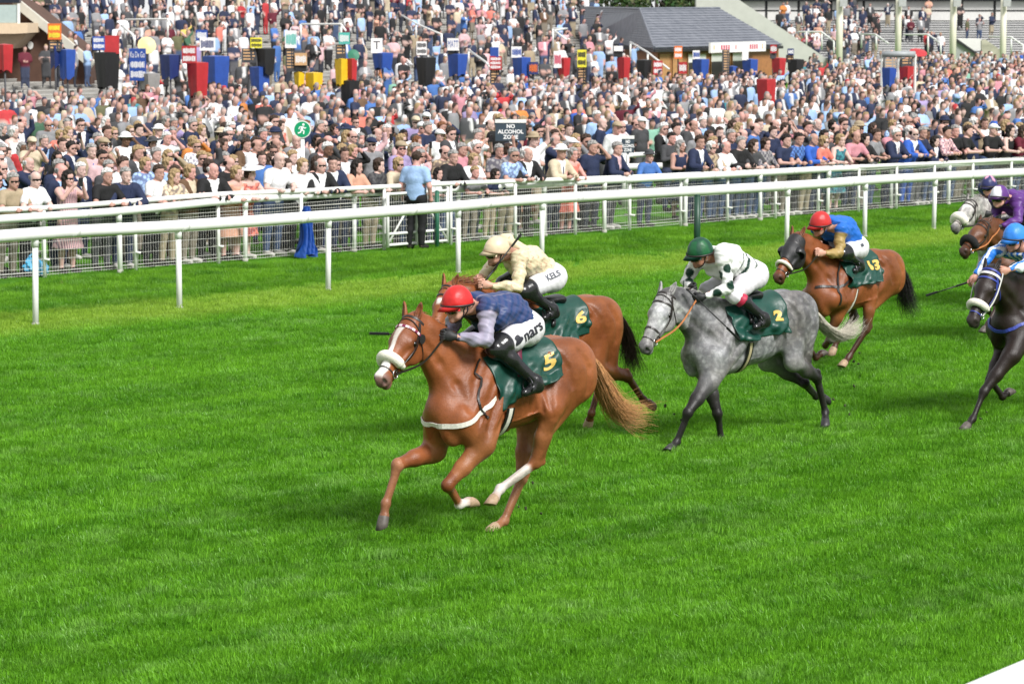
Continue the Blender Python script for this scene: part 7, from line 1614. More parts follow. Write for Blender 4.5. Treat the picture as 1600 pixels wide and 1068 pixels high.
def person_geo(pose, h=.0195, low=False):
    lean, (le, lh), (re_, rh), turn = POSES[pose]; v = lambda *a: np.array(a, float)
    sy = -lean; hipz = .93; zs = 1.42 - lean * .35; neck = v(0, sy + .0, zs + .06); hc = v(0, sy - .05, zs + .235); chest = v(0, sy * .75, zs - .14); belly = v(0, sy * .35 - .01, 1.10); pel = v(0, .0, hipz)
    cs, sn = math.cos(turn), math.sin(turn); hf = v(sn, -cs, -.10); hf = nrm(hf); hs = nrm(np.cross((0, 0, 1), hf)); hu = np.cross(hf, hs)
    X = v(1, 0, 0)
    tor = [cap(pel, belly, .125, .118, .06, X, 1.28), cap(belly, chest, .118, .125, .06, X, 1.35), cap(v(.15, sy, zs), v(-.15, sy, zs), .072, .072, .06), cap(chest, neck - v(0, 0, .05), .12, .085, .05, X, 1.25)]
    ua, fa, th, cf, ft = [], [], [], [], []
    for s, e, hd in ((1, le, lh), (-1, re_, rh)):
        sh = v(s * .19, sy, zs - .01); e = v(*e); hd = v(*hd); w = hd - nrm(hd - e) * .06
        ua += [cap(sh, e, .062, .046, .04)]; fa += [cap(e, w, .044, .030, .02), ell(hd - nrm(hd - e) * .015, (.045, .035, .05), .02), cap(hd, hd + nrm(hd - e) * .045 + v(-s * .012, 0, 0), .017, .012, .012), cap(hd - v(0, 0, .01), hd + v(-s * .03, -.03, .03), .014, .010, .01)]
        hp, kn, an = v(s * .10, .0, .90), v(s * .115, -.015, .50), v(s * .12, .03, .09)
        th += [cap(hp, kn, .098, .062, .05)]; cf += [cap(kn, kn * .6 + an * .4 + v(0, .015, 0), .06, .055, .03), cap(kn * .6 + an * .4 + v(0, .015, 0), an, .055, .040, .03)]; ft += [cap(an - v(0, 0, .035), v(s * .14, -.14, .04), .042, .036, .03)]
    nk = [cap(neck - v(0, 0, .04), hc - hu * .06 + v(0, .02, 0), .058, .052, .04)]; hd_ = head_prims(hc, hf, hu, hs, 1.0)
    infl = lambda ps, r: [dict(p, ra=p['ra'] + r, rb=p['rb'] + r) if p['t'] == 'c' else dict(p, r=p['r'] + r) for p in ps]
    if low: return dict(tor=tor, ua=ua, fa=fa, th=th, cf=cf, ft=ft, nk=nk, hd=hd_, hc=hc, hf=hf, hu=hu, hs=hs, infl=infl)
    G = {}
    V, F = surf(tor + ua + fa + th + cf + ft + nk + hd_, h, 1); me = mesh_np('body', V, F); set_smooth(me)
    lf, lu, ls = (V - hc) @ hf, (V - hc) @ hu, (V - hc) @ hs; C = np.ones((len(V), 3))
    e_ = np.exp(-(((lu + .026) / .013) ** 2 + ((np.abs(ls) - .033) / .018) ** 2)) * (lf > .05); C *= 1 - .80 * e_[:, None]  # dark eyes, with eye-socket shading painted into the skin colour
    e_ = np.exp(-(((lu - .002) / .009) ** 2 + ((np.abs(ls) - .034) / .022) ** 2)) * (lf > .05); C *= 1 - .45 * e_[:, None]
    e_ = np.exp(-(((lu + .104) / .009) ** 2 + (ls / .025) ** 2)) * (lf > .05); C *= 1 - e_[:, None] * np.array([.25, .6, .55])
    set_col(me, C); G['body'] = me
    def mk(name, ps, clip=None, cf_=None):
        V, F = surf(ps, h, 1, clip); me = mesh_np(name, V, F); set_smooth(me); set_col(me, np.ones((len(V), 3)) if cf_ is None else cf_(V)); return me
    colr = lambda G_: np.maximum(np.where(np.abs(G_[..., 0]) < .115, (G_ - (neck + v(0, 0, .025))) @ nrm(hc - neck), -9), -(G_[..., 2] - .88))
    def cuffs(G_, at):
        d = colr(G_)
        for e, hd in ((le, lh), (re_, rh)):
            e, hd = v(*e), v(*hd); q = nrm(hd - e); w = hd - q * .075; d = np.maximum(d, np.where(np.linalg.norm(G_ - w, axis=-1) < .13, (G_ - w) @ q, -9))
        return d
    def shortc(G_):
        d = colr(G_)
        for s, e in ((1, le), (-1, re_)):
            sh = v(s * .19, sy, zs); e = v(*e); q = nrm(e - sh); w = sh * .25 + e * .75; d = np.maximum(d, np.where(np.linalg.norm(G_ - w, axis=-1) < .12, (G_ - w) @ q, -9))
        return d
    def vee(G_): return np.minimum(np.minimum(.055 * 0 + (G_[..., 2] - 1.10) * .25 + .010 - np.abs(G_[..., 0]), -(G_[..., 1] - sy * .8) - .03), (zs + .2) - G_[..., 2])
    G['short'] = mk('shirt', infl(tor + ua, .014) + infl(nk, .012), shortc); G['long'] = mk('shirt', infl(tor + ua + fa, .013) + infl(nk, .012), lambda q: cuffs(q, 0))
    G['jacket'] = mk('jacket', infl(tor + ua + fa, .024) + infl(th, .02)[:2], lambda q: np.maximum(np.maximum(cuffs(q, 0), vee(q)), -(q[..., 2] - .80)))
    G['front'] = mk('shirt_front', infl(tor, .012), lambda q: np.maximum(np.maximum(colr(q), q[..., 1] - sy * .8 + .02), np.abs(q[..., 0]) - .13))
    G['tie'] = mk('tie', [cap(v(0, sy - .118, zs - .01), v(0, sy * .6 - .155, 1.14), .018, .026, .01, (0, 1, 0), .5)])
    G['trousers'] = mk('trousers', infl(th + cf, .014) + infl(tor[:1], .006), lambda q: np.maximum(q[..., 2] - 1.0, -(q[..., 2] - .07)))
    sk = [cap(pel + v(0, 0, .02), v(0, 0, .42), .145, .26, .05, X, 1.15)]
    G['shoes'] = mk('shoes', infl(ft, .010), lambda q: q[..., 2] - .10)
    G['dress'] = mk('dress', infl(tor, .013) + infl(ua, .010) * 0 + sk, lambda q: np.maximum(np.where(np.abs(q[..., 0]) < .30, q[..., 2] - zs - .03 + .05 * (np.abs(q[..., 0]) < .09), -9), -(q[..., 2] - .42)))
    return G, hc, hf
def head_parts():
    """hair and hats round a head at the origin facing -y"""
    hf, hs, hu = np.array([0, -1., 0]), np.array([1., 0, 0]), np.array([0, 0, 1.]); hc = np.zeros(3); P = {}
    hp = [ell((0, 0, .02), (.084, .104, .094), .03)]; g = .014
    def mk(name, ps, clip=None, h=.015):
        V, F = surf(ps, h, 1, clip); V = V + (.006 * np.sin(V[:, :1] * 90 + V[:, 2:] * 60) + .006 * np.sin(V[:, 1:2] * 110 - V[:, 2:] * 45) + rng.normal(0, .0025, (len(V), 1))) * V / (np.linalg.norm(V, axis=1, keepdims=True) + 1e-6) * (name == 'hair'); me = mesh_np(name, V, F); set_smooth(me); set_col(me, np.ones((len(V), 3)) * (.7 + .6 * rng.random((len(V), 1)))  if name == 'hair' else np.ones((len(V), 3))); return me
    P['short'] = mk('hair', [ell((0, .006, .030), (.092, .108, .098), .03)], lambda q: np.maximum(-(q[..., 2] - (.050 + (q[..., 1] > -.02) * 0 - np.clip(q[..., 1] + .02, 0, 1) * 1.25)), -(q[..., 1] + .085) * 0 - 1))
    P['bald'] = mk('hair', [ell((0, .010, .012), (.090, .108, .092), .03)], lambda q: np.maximum(q[..., 2] - .045, np.maximum(-(q[..., 2] + .05), -(q[..., 1] - .005))))
    P['long'] = mk('hair', [ell((0, .008, .030), (.095, .112, .098), .03), cap((.075, .03, 0), (.085, .02, -.22), .045, .04, .03), cap((-.075, .03, 0), (-.085, .02, -.22), .045, .04, .03), cap((0, .06, 0), (0, .085, -.24), .075, .07, .04)], lambda q: np.minimum(np.minimum(-(q[..., 1] + .045), .066 - np.abs(q[..., 0])), .055 - q[..., 2]))
    P['bob'] = mk('hair', [ell((0, .012, .028), (.100, .114, .100), .03), ell((0, .04, -.06), (.094, .078, .07), .03)], lambda q: np.minimum(np.minimum(-(q[..., 1] + .05), .068 - np.abs(q[..., 0])), .05 - q[..., 2]))
    P['cap'] = mk('hat', [ell((0, .0, .045), (.098, .115, .085), .02), cap((0, -.09, .045), (0, -.15, .03), .07, .05, .01, (0, 0, 1), .16)], lambda q: -(q[..., 2] - .02))
    P['panama'] = mk('hat', [ell((0, 0, .075), (.096, .115, .085), .02), ell((0, 0, .045), (.165, .185, .014), .015)], lambda q: -(q[..., 2] - .028))
    P['widehat'] = mk('hat', [ell((0, .0, .085), (.10, .115, .07), .03), ell((.02, 0, .055), (.24, .25, .02), .02, (nrm((1, 0, .15)), (0, 1, 0), nrm((-.15, 0, 1))))], lambda q: -(q[..., 2] - .022))
    A = np.linspace(-1.2, 1.2, 11); mb = MB(); t = [(.086 * math.sin(a), .012 - .112 * math.cos(a), -.012) for a in A]; b = [(.086 * math.sin(a), .014 - .108 * math.cos(a), -.048 + .016 * abs(a) ** 2 * .5 + .014 * math.exp(-(a / .15) ** 2)) for a in A]; mb.quadstrip(b, t); mb.quadstrip([(x * .95, y + .012, z) for x, y, z in t], [(x * .95, y + .012, z) for x, y, z in b]); me = mb.mesh('sunglasses'); P['shades'] = me; me.materials.append(p_dark)
    mb = MB(); mb.box((0, -.42, 1.585), (.085, .02, .15)); me = mb.mesh('phone'); me.materials.append(M('phone_black', (.015, .015, .018), .2)); P['phone'] = me
    return P
PG = {k: person_geo(k) for k in POSES}
PH = head_parts()
for G, _, _ in PG.values():
    for k, me in G.items(): me.materials.clear(); me.materials.append(p_skin if k == 'body' else p_cloth)
for k, me in PH.items():
    if k in ('short', 'bald', 'long', 'bob'): me.materials.append(p_hair)
    elif k in ('cap', 'panama', 'widehat'): me.materials.append(p_cloth)
TOPC = dict(white=(.72, .72, .73), navy=(.020, .028, .065), black=(.016, .016, .017), grey=(.22, .22, .23), charcoal=(.055, .056, .06), beige=(.34, .27, .18), cream=(.52, .44, .32), pink=(.52, .23, .27), red=(.42, .035, .04), coral=(.60, .17, .13), green=(.05, .12, .07), olive=(.11, .11, .055), burgundy=(.11, .012, .025), mint=(.22, .44, .33), lilac=(.30, .24, .42), brown=(.12, .07, .04), orange=(.55, .20, .05), yellow=(.62, .48, .12))
TOPC.update({'light blue': (.30, .44, .68), 'mid blue': (.06, .15, .40), 'royal blue': (.03, .10, .42), 'pale pink': (.58, .38, .40), 'peach': (.56, .31, .22), 'teal': (.04, .20, .24)})
HAIRC = dict(brown=(.045, .028, .020), dark=(.016, .012, .010), blonde=(.30, .21, .11), grey=(.26, .25, .24), white=(.55, .54, .52), ginger=(.16, .065, .028))
SKINS = [(.58, .36, .31), (.54, .33, .28), (.60, .41, .36), (.45, .26, .21), (.58, .31, .27), (.52, .31, .26), (.16, .085, .055)]
TROUC = [(.03, .035, .05), (.02, .02, .022), (.10, .10, .11), (.36, .30, .21), (.06, .09, .17), (.22, .19, .15), (.04, .05, .09)]
NP = [0]
def add_person(p, rot, sex, top, topc, hair, hairc, label, pose='side', hat=None, hatc='white', shades=False, pat=None, z=0.0, scale=1.0, shirtc='white', tie=None, skin=None, trou=None, phone=False, group="racegoers watching from behind the fence"):
    G, hc, hf = PG[pose]; sk = skin or SKINS[6 if rng.random() < .03 else rng.integers(0, 6)]
    root = empty('person', (p[0], p[1], z), rot, label, 'person', group); root.scale = (scale * rng.uniform(.97, 1.06), scale * rng.uniform(.97, 1.06), scale)
    def ch(name, me, col, mat=None, loc=None, rz=None):
        o = bpy.data.objects.new(name, me); COL.objects.link(o); o.parent = root; o.color = (*col, 1)
        if mat: o.material_slots[0].link = 'OBJECT'; o.material_slots[0].material = mat
        if loc is not None: o.location = loc; o.rotation_euler = (0, 0, rz)
        return o
    ch('body', G['body'], sk); tc = TOPC[topc]; pm = p_pat[pat] if pat else None; tr = trou or TROUC[rng.integers(0, len(TROUC))]
    if top in ('shirt', 't-shirt', 'polo shirt', 'top'): ch('shirt', G['short'], tc, pm)
    elif top in ('jumper', 'long sleeved shirt', 'blouse'): ch('shirt', G['long'], tc, pm)
    elif top in ('blazer', 'suit', 'jacket', 'coat'):
        ch('jacket', G['jacket'], tc, pm); ch('shirt_front', G['front'], TOPC[shirtc])
        if tie: ch('tie', G['tie'], TOPC[tie])
        if top == 'suit': tr = tc
    elif top == 'dress': ch('dress', G['dress'], tc, pm)
    if top != 'dress': ch('trousers', G['trousers'], tr)
    ch('shoes', G['shoes'], (.02, .018, .016) if rng.random() < .6 else (.5, .48, .45)); rz = math.atan2(hf[0], -hf[1])
    if hair: ch('hair', PH[hair], HAIRC[hairc], None, hc, rz)
    if hat: ch('hat', PH[hat], TOPC[hatc], None, hc, rz)
    if shades: ch('sunglasses', PH['shades'], (0, 0, 0), None, hc, rz)
    if phone: ch('phone', PH['phone'], (0, 0, 0))
    NP[0] += 1; return root
FACE = math.atan2(-ND[1], -ND[0]) + math.pi / 2                # facing the course
MARKS = [(60, 'near the left edge'), (200, 'left of the coat'), (340, 'left of exit sign'), (474, 'beside the exit sign'), (560, 'left of white gate'), (650, 'behind the white gate'), (740, 'right of white gate'), (798, 'below the larger slate sign'), (890, 'right of larger slate sign'), (981, 'below smaller slate sign'), (1050, 'beside the walkway barrier'), (1110, 'above the green marker post'), (1180, 'right of the walkway barrier'), (1270, 'above the blinkered horse'), (1370, 'right of blinkered horse'), (1470, 'left of the pale grey horse'), (1560, 'above the purple jockey'), (1640, 'at the right edge')]
def near_mark(x): return min(MARKS, key=lambda m: abs(m[0] - x))[1]
ORD = ['front', 'second', 'third', 'fourth', 'fifth', 'sixth', 'seventh', 'eighth', 'ninth', 'tenth', 'eleventh', 'twelfth', 'thirteenth']
USED = set()
def plabel(sex, topc, top, hair, hairc, hat, hatc, shades, pat, pose, row, x):
    a = {None: '', 'stripe': 'striped ', 'check': 'checked ', 'floral': 'patterned '}[pat]
    hd = f'{hatc} ' + dict(cap='cap', panama='brimmed hat', widehat='wide hat')[hat] if hat else ('bald head' if hair in (None, 'bald') else f'{hairc} ' + dict(short='hair', long='long hair', bob='bobbed hair')[hair])
    ps = dict(side='', fold=' with folded arms', rail='', rail2='', shade=' shading eyes', photo=' hands raised', clap=' clapping', **{'raise': ' one arm raised'})[pose]
    where = near_mark(x)
    for lab in (f"{sex} in {topc} {a}{top}, {hd}{', sunglasses' if shades else ''},{ps} {ORD[row] if row < len(ORD) else 'back'} row {where}",):
        lab = ' '.join(lab.replace(', ,', ',').split())
        w = lab.split()
        if len(w) > 16: lab = ' '.join(f"{sex} in {topc} {a}{top}, {hd}, {ORD[row]} row {where}".split())
        while len(lab.split()) > 16: lab = lab.replace(' the ', ' ', 1) if ' the ' in lab else ' '.join(lab.split()[:16])
    return lab
# the front row as the photograph shows it: column, sex, garment, colour, hair, hair colour, pose, extras
FR = [(9, 'man', 'polo shirt', 'beige', 'short', 'grey', 'rail', dict(shades=True)), (43, 'man', 't-shirt', 'white', 'bald', 'grey', 'rail2', dict(shades=True)), (104, 'woman', 'dress', 'pale pink', 'long', 'dark', 'photo', dict(shades=True, pat='stripe', phone=True)),
 (157, 'man', 't-shirt', 'black', 'short', 'white', 'rail', {}), (190, 'man', 'jacket', 'navy', 'short', 'grey', 'rail', dict(shirtc='navy')), (236, 'man', 'shirt', 'white', 'short', 'brown', 'rail2', {}), (261, 'woman', 'top', 'cream', 'long', 'blonde', 'rail', dict(pat='floral')), (294, 'woman', 'jacket', 'brown', 'bob', 'blonde', 'clap', dict(shirtc='cream')),
 (324, 'man', 'suit', 'black', 'bald', 'white', 'rail', {}), (358, 'woman', 'dress', 'peach', 'bob', 'blonde', 'rail', {}), (379, 'woman', 'dress', 'coral', 'bob', 'brown', 'rail', dict(hat='widehat', hatc='white', pat='floral')), (425, 'man', 't-shirt', 'white', None, 'grey', 'rail2', dict(scale=1.07)), (446, 'woman', 'jacket', 'charcoal', 'long', 'brown', 'side', {}), (465, 'woman', 'blouse', 'white', 'bob', 'blonde', 'rail', dict(scale=1.04)),
 (491, 'man', 'suit', 'black', 'bald', 'grey', 'rail', dict(shades=True)), (513, 'man', 'suit', 'navy', 'short', 'dark', 'rail2', dict(tie='navy')), (546, 'woman', 'top', 'peach', 'long', 'dark', 'rail', {}), (578, 'woman', 'blouse', 'charcoal', 'bob', 'brown', 'rail', dict(pat='floral')), (612, 'woman', 'blouse', 'cream', 'bob', 'blonde', 'rail', dict(shades=True)), (632, 'boy', 't-shirt', 'navy', 'short', 'brown', 'rail', dict(scale=.86)),
 (676, 'girl', 'top', 'white', 'long', 'dark', 'rail2', dict(scale=.82)), (698, 'man', 'jacket', 'black', 'short', 'grey', 'rail2', dict(shirtc='black')), (733, 'boy', 't-shirt', 'grey', 'short', 'blonde', 'rail', dict(scale=.82)), (764, 'girl', 'top', 'navy', 'long', 'dark', 'rail', dict(scale=.78, shades=True)), (790, 'man', 'shirt', 'light blue', 'short', 'grey', 'rail', dict(shades=True, pat='floral')), (815, 'man', 'suit', 'black', 'bald', 'white', 'rail', {}),
 (863, 'man', 'blazer', 'cream', None, 'white', 'rail', dict(hat='panama', hatc='white', tie='navy')), (885, 'woman', 'dress', 'coral', 'bob', 'grey', 'rail2', {}), (923, 'man', 'polo shirt', 'navy', 'short', 'grey', 'shade', {}), (952, 'man', 'blazer', 'navy', 'short', 'grey', 'rail2', dict(shirtc='pale pink', tie='charcoal')), (1007, 'man', 'jumper', 'mid blue', None, 'grey', 'rail2', dict(hat='panama', hatc='charcoal', scale=.88)),
 (1082, 'man', 'suit', 'navy', 'short', 'brown', 'rail2', dict(tie='mid blue', scale=1.03)), (1102, 'woman', 'blouse', 'beige', 'bob', 'white', 'rail', dict(shades=True, pat='floral')), (1122, 'woman', 'blouse', 'white', 'bald', 'grey', 'rail', {}), (1146, 'man', 'jacket', 'black', 'short', 'grey', 'rail', dict(shirtc='black')), (1166, 'woman', 'top', 'charcoal', 'long', 'brown', 'rail', {}), (1186, 'woman', 'blouse', 'grey', 'bob', 'brown', 'rail2', dict(pat='check')),
 (1217, 'man', 't-shirt', 'navy', 'short', 'dark', 'rail', {}), (1237, 'man', 'shirt', 'mid blue', 'short', 'dark', 'rail2', dict(pat='check')), (1257, 'man', 'long sleeved shirt', 'royal blue', 'bald', 'grey', 'rail', {}), (1274, 'woman', 'top', 'coral', 'bob', 'blonde', 'rail', dict(shades=True)), (1303, 'woman', 'dress', 'teal', 'bob', 'blonde', 'rail2', dict(pat='floral')), (1327, 'man', 'shirt', 'pink', 'bald', 'brown', 'rail', {}),
 (1341, 'woman', 'jacket', 'black', 'long', 'dark', 'rail', dict(shirtc='black')), (1358, 'man', 't-shirt', 'grey', 'short', 'brown', 'rail2', {}), (1387, 'man', 'suit', 'navy', 'short', 'white', 'rail', dict(shades=True, tie='burgundy')), (1416, 'man', 'suit', 'royal blue', 'bald', 'dark', 'rail', dict(shades=True)), (1430, 'man', 't-shirt', 'navy', 'short', 'grey', 'rail2', {}), (1450, 'girl', 'jacket', 'navy', 'long', 'dark', 'rail', dict(scale=.88)),
 (1466, 'man', 'long sleeved shirt', 'pale pink', 'short', 'dark', 'rail', dict(pat='check')), (1482, 'man', 'polo shirt', 'black', 'short', 'grey', 'rail2', {}), (1497, 'man', 't-shirt', 'black', 'short', 'brown', 'rail', {}), (1541, 'man', 'polo shirt', 'black', None, 'grey', 'rail', dict(hat='cap', hatc='white')), (1568, 'woman', 'dress', 'black', 'long', 'dark', 'rail2', {}), (1586, 'woman', 'top', 'burgundy', 'long', 'brown', 'rail', {}), (1604, 'man', 'polo shirt', 'burgundy', 'bald', 'grey', 'rail', {})]
for (x, sex, top, tc, hair, hc_, pose, ex) in FR:
    ex = dict(ex); p = on_line(x, 40.32 + rng.uniform(0, .1)); lab = plabel(sex, tc, top, hair, hc_, ex.get('hat'), ex.get('hatc', ''), ex.get('shades'), ex.get('pat'), pose, 0, x)
    if lab in USED: print('dup', lab)
    USED.add(lab); sc = ex.pop('scale', 1.0) * (.96 if sex in ('woman',) else 1.0)
    ex.setdefault('skin', SKINS[rng.integers(0, 6)]); add_person(p, FACE + rng.normal(0, .15), sex, top, tc, hair, hc_, lab, pose, scale=sc, **ex)
# steward inside the fence, seen from behind
g_ = ground(650, 389)
add_person(g_, FACE + math.pi * .62, 'man', 'shirt', 'light blue', 'short', 'brown', 'steward in light blue shirt and black trousers standing inside the rails by the gate', 'side', trou=(.012, .012, .013), scale=1.0, group='stewards on the course')
for (x, n_, sex, top, tc, hair, hc_, pose, lab, ex) in ((1034, 44.6, 'man', 'suit', 'black', 'short', 'white', 'clap', 'white haired man in black suit standing inside the walkway barrier', dict(shades=True)), (1053, 44.3, 'man', 'shirt', 'white', 'short', 'dark', 'clap', 'dark haired man in white shirt reading beside the walkway barrier', {}),
    (968, 46.0, 'man', 'long sleeved shirt', 'pale pink', 'bald', 'grey', 'side', 'bald man in pale pink long sleeved shirt standing behind the smaller slate sign', dict(shades=True)), (1000, 47.0, 'man', 't-shirt', 'charcoal', None, 'grey', 'side', 'man in charcoal t-shirt and white cap behind the walkway barrier', dict(hat='cap', hatc='white'))):
    add_person(on_line(x, n_), FACE + rng.normal(0, .2), sex, top, tc, hair, hc_, lab, pose, scale=1.02, skin=SKINS[1], **ex)
def rand_look():
    sex = 'woman' if rng.random() < .36 else 'man'; q = rng.random()
    tops = ['white', 'light blue', 'navy', 'black', 'grey', 'beige', 'pink', 'pale pink', 'mid blue', 'charcoal', 'cream', 'red', 'green', 'olive', 'lilac', 'burgundy', 'coral', 'mint', 'brown', 'royal blue', 'peach', 'yellow', 'orange', 'teal']
    w = np.array([31, 13, 25, 23, 7, 4, 4, 4, 4, 8, 3, 1.5, 1, 1.5, 1.5, 1, 1.2, .5, 1.5, 1.5, 2, .4, .4, .7]); w /= w.sum()
    if sex == 'man':
        if q < .42: top = rng.choice(['suit', 'blazer', 'jacket']); tc = rng.choice(['navy', 'charcoal', 'grey', 'black', 'mid blue', 'beige', 'brown', 'olive'], p=[.40, .20, .16, .14, .05, .03, .01, .01])
        else: top = rng.choice(['shirt', 't-shirt', 'polo shirt', 'long sleeved shirt', 'jumper']); tc = rng.choice(tops, p=w)
        hair = rng.choice(['short', 'bald', None], p=[.68, .22, .10]); hc_ = rng.choice(['brown', 'dark', 'grey', 'white', 'blonde', 'ginger'], p=[.32, .2, .26, .13, .06, .03])
        hat = rng.choice([None, 'cap', 'panama'], p=[.85, .11, .04])
    else:
        top = rng.choice(['dress', 'top', 'blouse', 'jacket'], p=[.4, .25, .23, .12]); tc = rng.choice(tops, p=w)
        hair = rng.choice(['long', 'bob'], p=[.62, .38]); hc_ = rng.choice(['brown', 'dark', 'blonde', 'grey', 'white', 'ginger'], p=[.3, .17, .33, .1, .06, .04]); hat = rng.choice([None, 'widehat'], p=[.95, .05])
    if hat in ('cap', 'panama'): hair = 'bald' if hair else None
    hatc = str(rng.choice(['white', 'navy', 'beige', 'cream', 'charcoal', 'red'], p=[.34, .2, .18, .14, .1, .04])); shades = rng.random() < .33
    pat = rng.choice([None, 'stripe', 'check', 'floral'], p=[.80, .05, .08, .07]) if top not in ('suit', 'blazer') else None
    pose = str(rng.choice(['side', 'fold', 'shade', 'photo', 'clap', 'raise'], p=[.29, .23, .17, .11, .16, .04]))
    return sex, str(top), str(tc), hair if hair is None else str(hair), str(hc_), hat if hat is None else str(hat), hatc, bool(shades), pat if pat is None else str(pat), pose
def t_at(px, n): p = on_line(px, n); return p[0] * TD[0] + p[1] * TD[1]
SITES = []; n = 41.35; row = 1
while n < 76:
    t0, t1 = t_at(-110, n), t_at(1710, n); t = t0 + rng.uniform(0, .5)
    while t < t1:
        xx_ = project(tn(t, n, 1.5))[0]
        if rng.random() < .93 and not (948 < xx_ < 1072 and n < 46.2): SITES.append((n + rng.normal(0, .28), t + rng.normal(0, .10), row))
        t += rng.uniform(.50, 1.0)
    n += min(1.25 + .11 * row, 2.3) if n < 66 else 1.5; row += 1
KEEP = 299 - NP[0]; order = sorted([i for i in range(len(SITES)) if -25 < project(tn(SITES[i][1], SITES[i][0], 1.4))[0] < 1630], key=lambda i: tn(SITES[i][1], SITES[i][0])[1])
near_i = set(order[:KEEP]); FARP = []
for i, (n, t, row) in enumerate(SITES):
    p = tn(t, n); x = project(p + [0, 0, 1.5])[0]
    if i not in near_i: FARP.append((p[0], p[1], float(zlawn(n)), FACE + rng.normal(0, .3))); continue
    for _ in range(30):
        L_ = rand_look(); lab = plabel(*[L_[k] for k in (0, 2, 1, 3, 4, 5, 6, 7, 8, 9)], row, x)
        if lab not in USED: break
    USED.add(lab); sex, top, tc, hair, hc_, hat, hatc, shades, pat, pose = L_
    add_person(p, FACE + rng.normal(0, .28), sex, top, tc, hair, hc_, lab, pose, hat, hatc, shades, pat, float(zlawn(n)), (1.0 if sex == 'man' else .945) * rng.uniform(.95, 1.05), str(rng.choice(['white', 'light blue', 'pale pink', 'grey'], p=[.6, .2, .12, .08])), rng.choice([None, 'navy', 'burgundy', 'mid blue']) if top == 'suit' else None, phone=pose == 'photo' and rng.random() < .6)
# the terraces and the far right
def inpoly(x, y, poly):
    c = False; j = len(poly) - 1
    for i in range(len(poly)):
        xi, yi = poly[i]; xj, yj = poly[j]
        if (yi > y) != (yj > y) and x < (xj - xi) * (y - yi) / (yj - yi) + xi: c = not c
        j = i
    return c
for k in range(0, TER_K, 3):
    n = TER_N0 + (k + .5) * TER_DN; z = float(terr_z(n - .3)); t = t_at(40, n); te = min(terr_end(n) - .4, t_at(1006 - (n - 80) * 2.0, n))
    while t < te:
        p = tn(t, n + rng.normal(0, .25)); x = project(p + [0, 0, z + 1.4])
        gapw = .16 + .12 * math.sin(x[0] * .017 + k)
        if rng.random() > gapw and not (x[0] < 150 and k < 9 and x[0] < 28 + (x[1]) * 1.25): FARP.append((p[0], p[1], z, FACE + rng.normal(0, .35)))
        t += rng.uniform(.48, .95)
n = 78.0
while n < 116:
    t, te = t_at(1215, n), t_at(1640, n)
    while t < te:
        p = tn(t, n + rng.normal(0, .3)); x = project(p + [0, 0, 1.6])
        if rng.random() < .8 and p[1] < 172 and x[0] > 1205 + (118 - x[1]) * 2.2: FARP.append((p[0], p[1], 0.0, FACE + rng.normal(0, .4)))
        t += rng.uniform(.55, 1.0)
    n += 2.9
for _ in range(105):                                           # scattered over the grandstand steps
    f = rng.beta(1.0, 2.2) if rng.random() < .8 else rng.uniform(.7, 1); Y = 186 + 28 * f; z = at_depth(1400, 104 - 70 * f, Y)[2]
    px = rng.choice([rng.uniform(1215, 1330), rng.uniform(1320, 1450), rng.uniform(1450, 1600)], p=[.62, .30, .08])
    p = at_depth(px, 50, Y + .6); FARP.append((p[0], p[1], z + .02, rng.normal(.3, .4)))
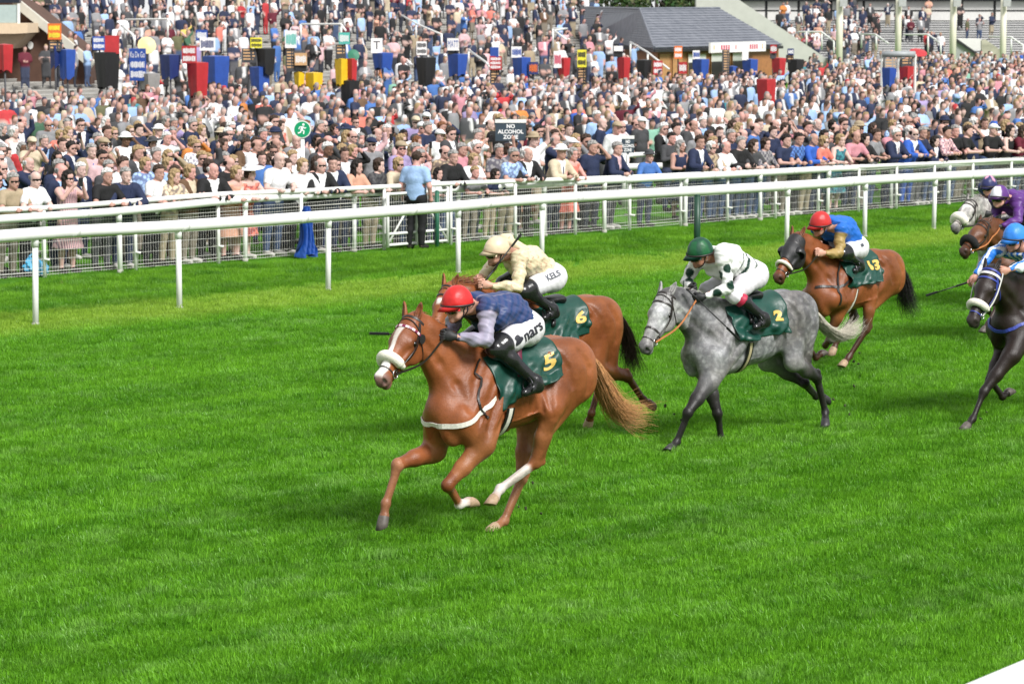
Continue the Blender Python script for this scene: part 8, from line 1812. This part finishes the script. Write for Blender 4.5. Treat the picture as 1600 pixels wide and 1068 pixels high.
def far_crowd():
    LP = []
    for pose in ('side', 'fold', 'shade', 'photo', 'clap', 'raise'):
        g = person_geo(pose, low=True); V1, F1 = surf(g['infl'](g['tor'] + g['ua'] + g['fa'] + g['th'] + g['cf'] + g['ft'], .016), .104, 0); V2, F2 = surf(g['nk'] + [ell(g['hc'] + [0, 0, -.02], (.082, .098, .125), .03)], .050, 0)
        d_f = np.min([pd(p, V1) for p in g['fa'][1:4] + g['fa'][5:]], 0); d_t = np.min([pd(p, V1) for p in g['tor'] + g['ua']], 0); d_fa = np.min([pd(p, V1) for p in (g['fa'][0], g['fa'][4])], 0)
        reg = np.where(V1[:, 2] < .93, 1, 0); reg = np.where((d_f < d_t) & (d_f < .03) & (V1[:, 2] > .8), 2, reg); reg = np.where((d_fa < d_t) & (reg == 0), 4, reg); reg = np.where((np.abs(V1[:, 0]) < .055) & (V1[:, 1] < -.06) & (V1[:, 2] > 1.15), 5, reg)
        lu, lf = (V2 - g['hc']) @ g['hu'], (V2 - g['hc']) @ g['hf']; r2 = np.where((lu > .022) | ((lf < .015) & (lu > -.055)), 3, 2)
        LP.append((np.concatenate([V1, V2]), np.concatenate([F1, F2 + len(V1)]), np.concatenate([reg, r2])))
    VV, FF, CC = [], [], []; off = 0
    for (x, y, z, rot) in FARP:
        V, F, reg = LP[rng.choice(6, p=[.33, .25, .15, .08, .16, .03])]; L_ = rand_look(); s = rng.uniform(.93, 1.05); c, sn = math.cos(rot), math.sin(rot)
        W = np.stack([(V[:, 0] * c - V[:, 1] * sn) * s + x, (V[:, 0] * sn + V[:, 1] * c) * s + y, V[:, 2] * s + z], 1)
        sk = np.array(SKINS[rng.integers(0, 6)]); tp = np.array(TOPC[L_[2]]) * rng.uniform(.85, 1.1); tr = np.array(TROUC[rng.integers(0, len(TROUC))]) if L_[1] != 'dress' else tp
        hr = np.array(TOPC[L_[6]] if L_[5] else HAIRC[L_[4]] if L_[3] not in (None, 'bald') or rng.random() < .6 else sk * .95); jk = L_[1] in ('suit', 'blazer', 'jacket')
        pal = np.array([tp, tr, sk, hr, tp if jk or L_[1] in ('jumper', 'long sleeved shirt', 'blouse') else sk, np.array([.7, .69, .68]) if jk else tp]); VV.append(W); FF.append(F + off); CC.append(pal[reg]); off += len(V)
    me = mesh_np('crowd', np.concatenate(VV), np.concatenate(FF)); set_col(me, np.concatenate(CC)); set_smooth(me)
    o = link('crowd', me, M_attr('crowd_clothes', .8, .1, 6), None); tag(o, 'dense crowd of racegoers filling the lawn, terraces and stand behind', 'crowd', kind='stuff'); print('crowd', len(FARP), 'quads', len(me.polygons), 'individuals', NP[0])
far_crowd()
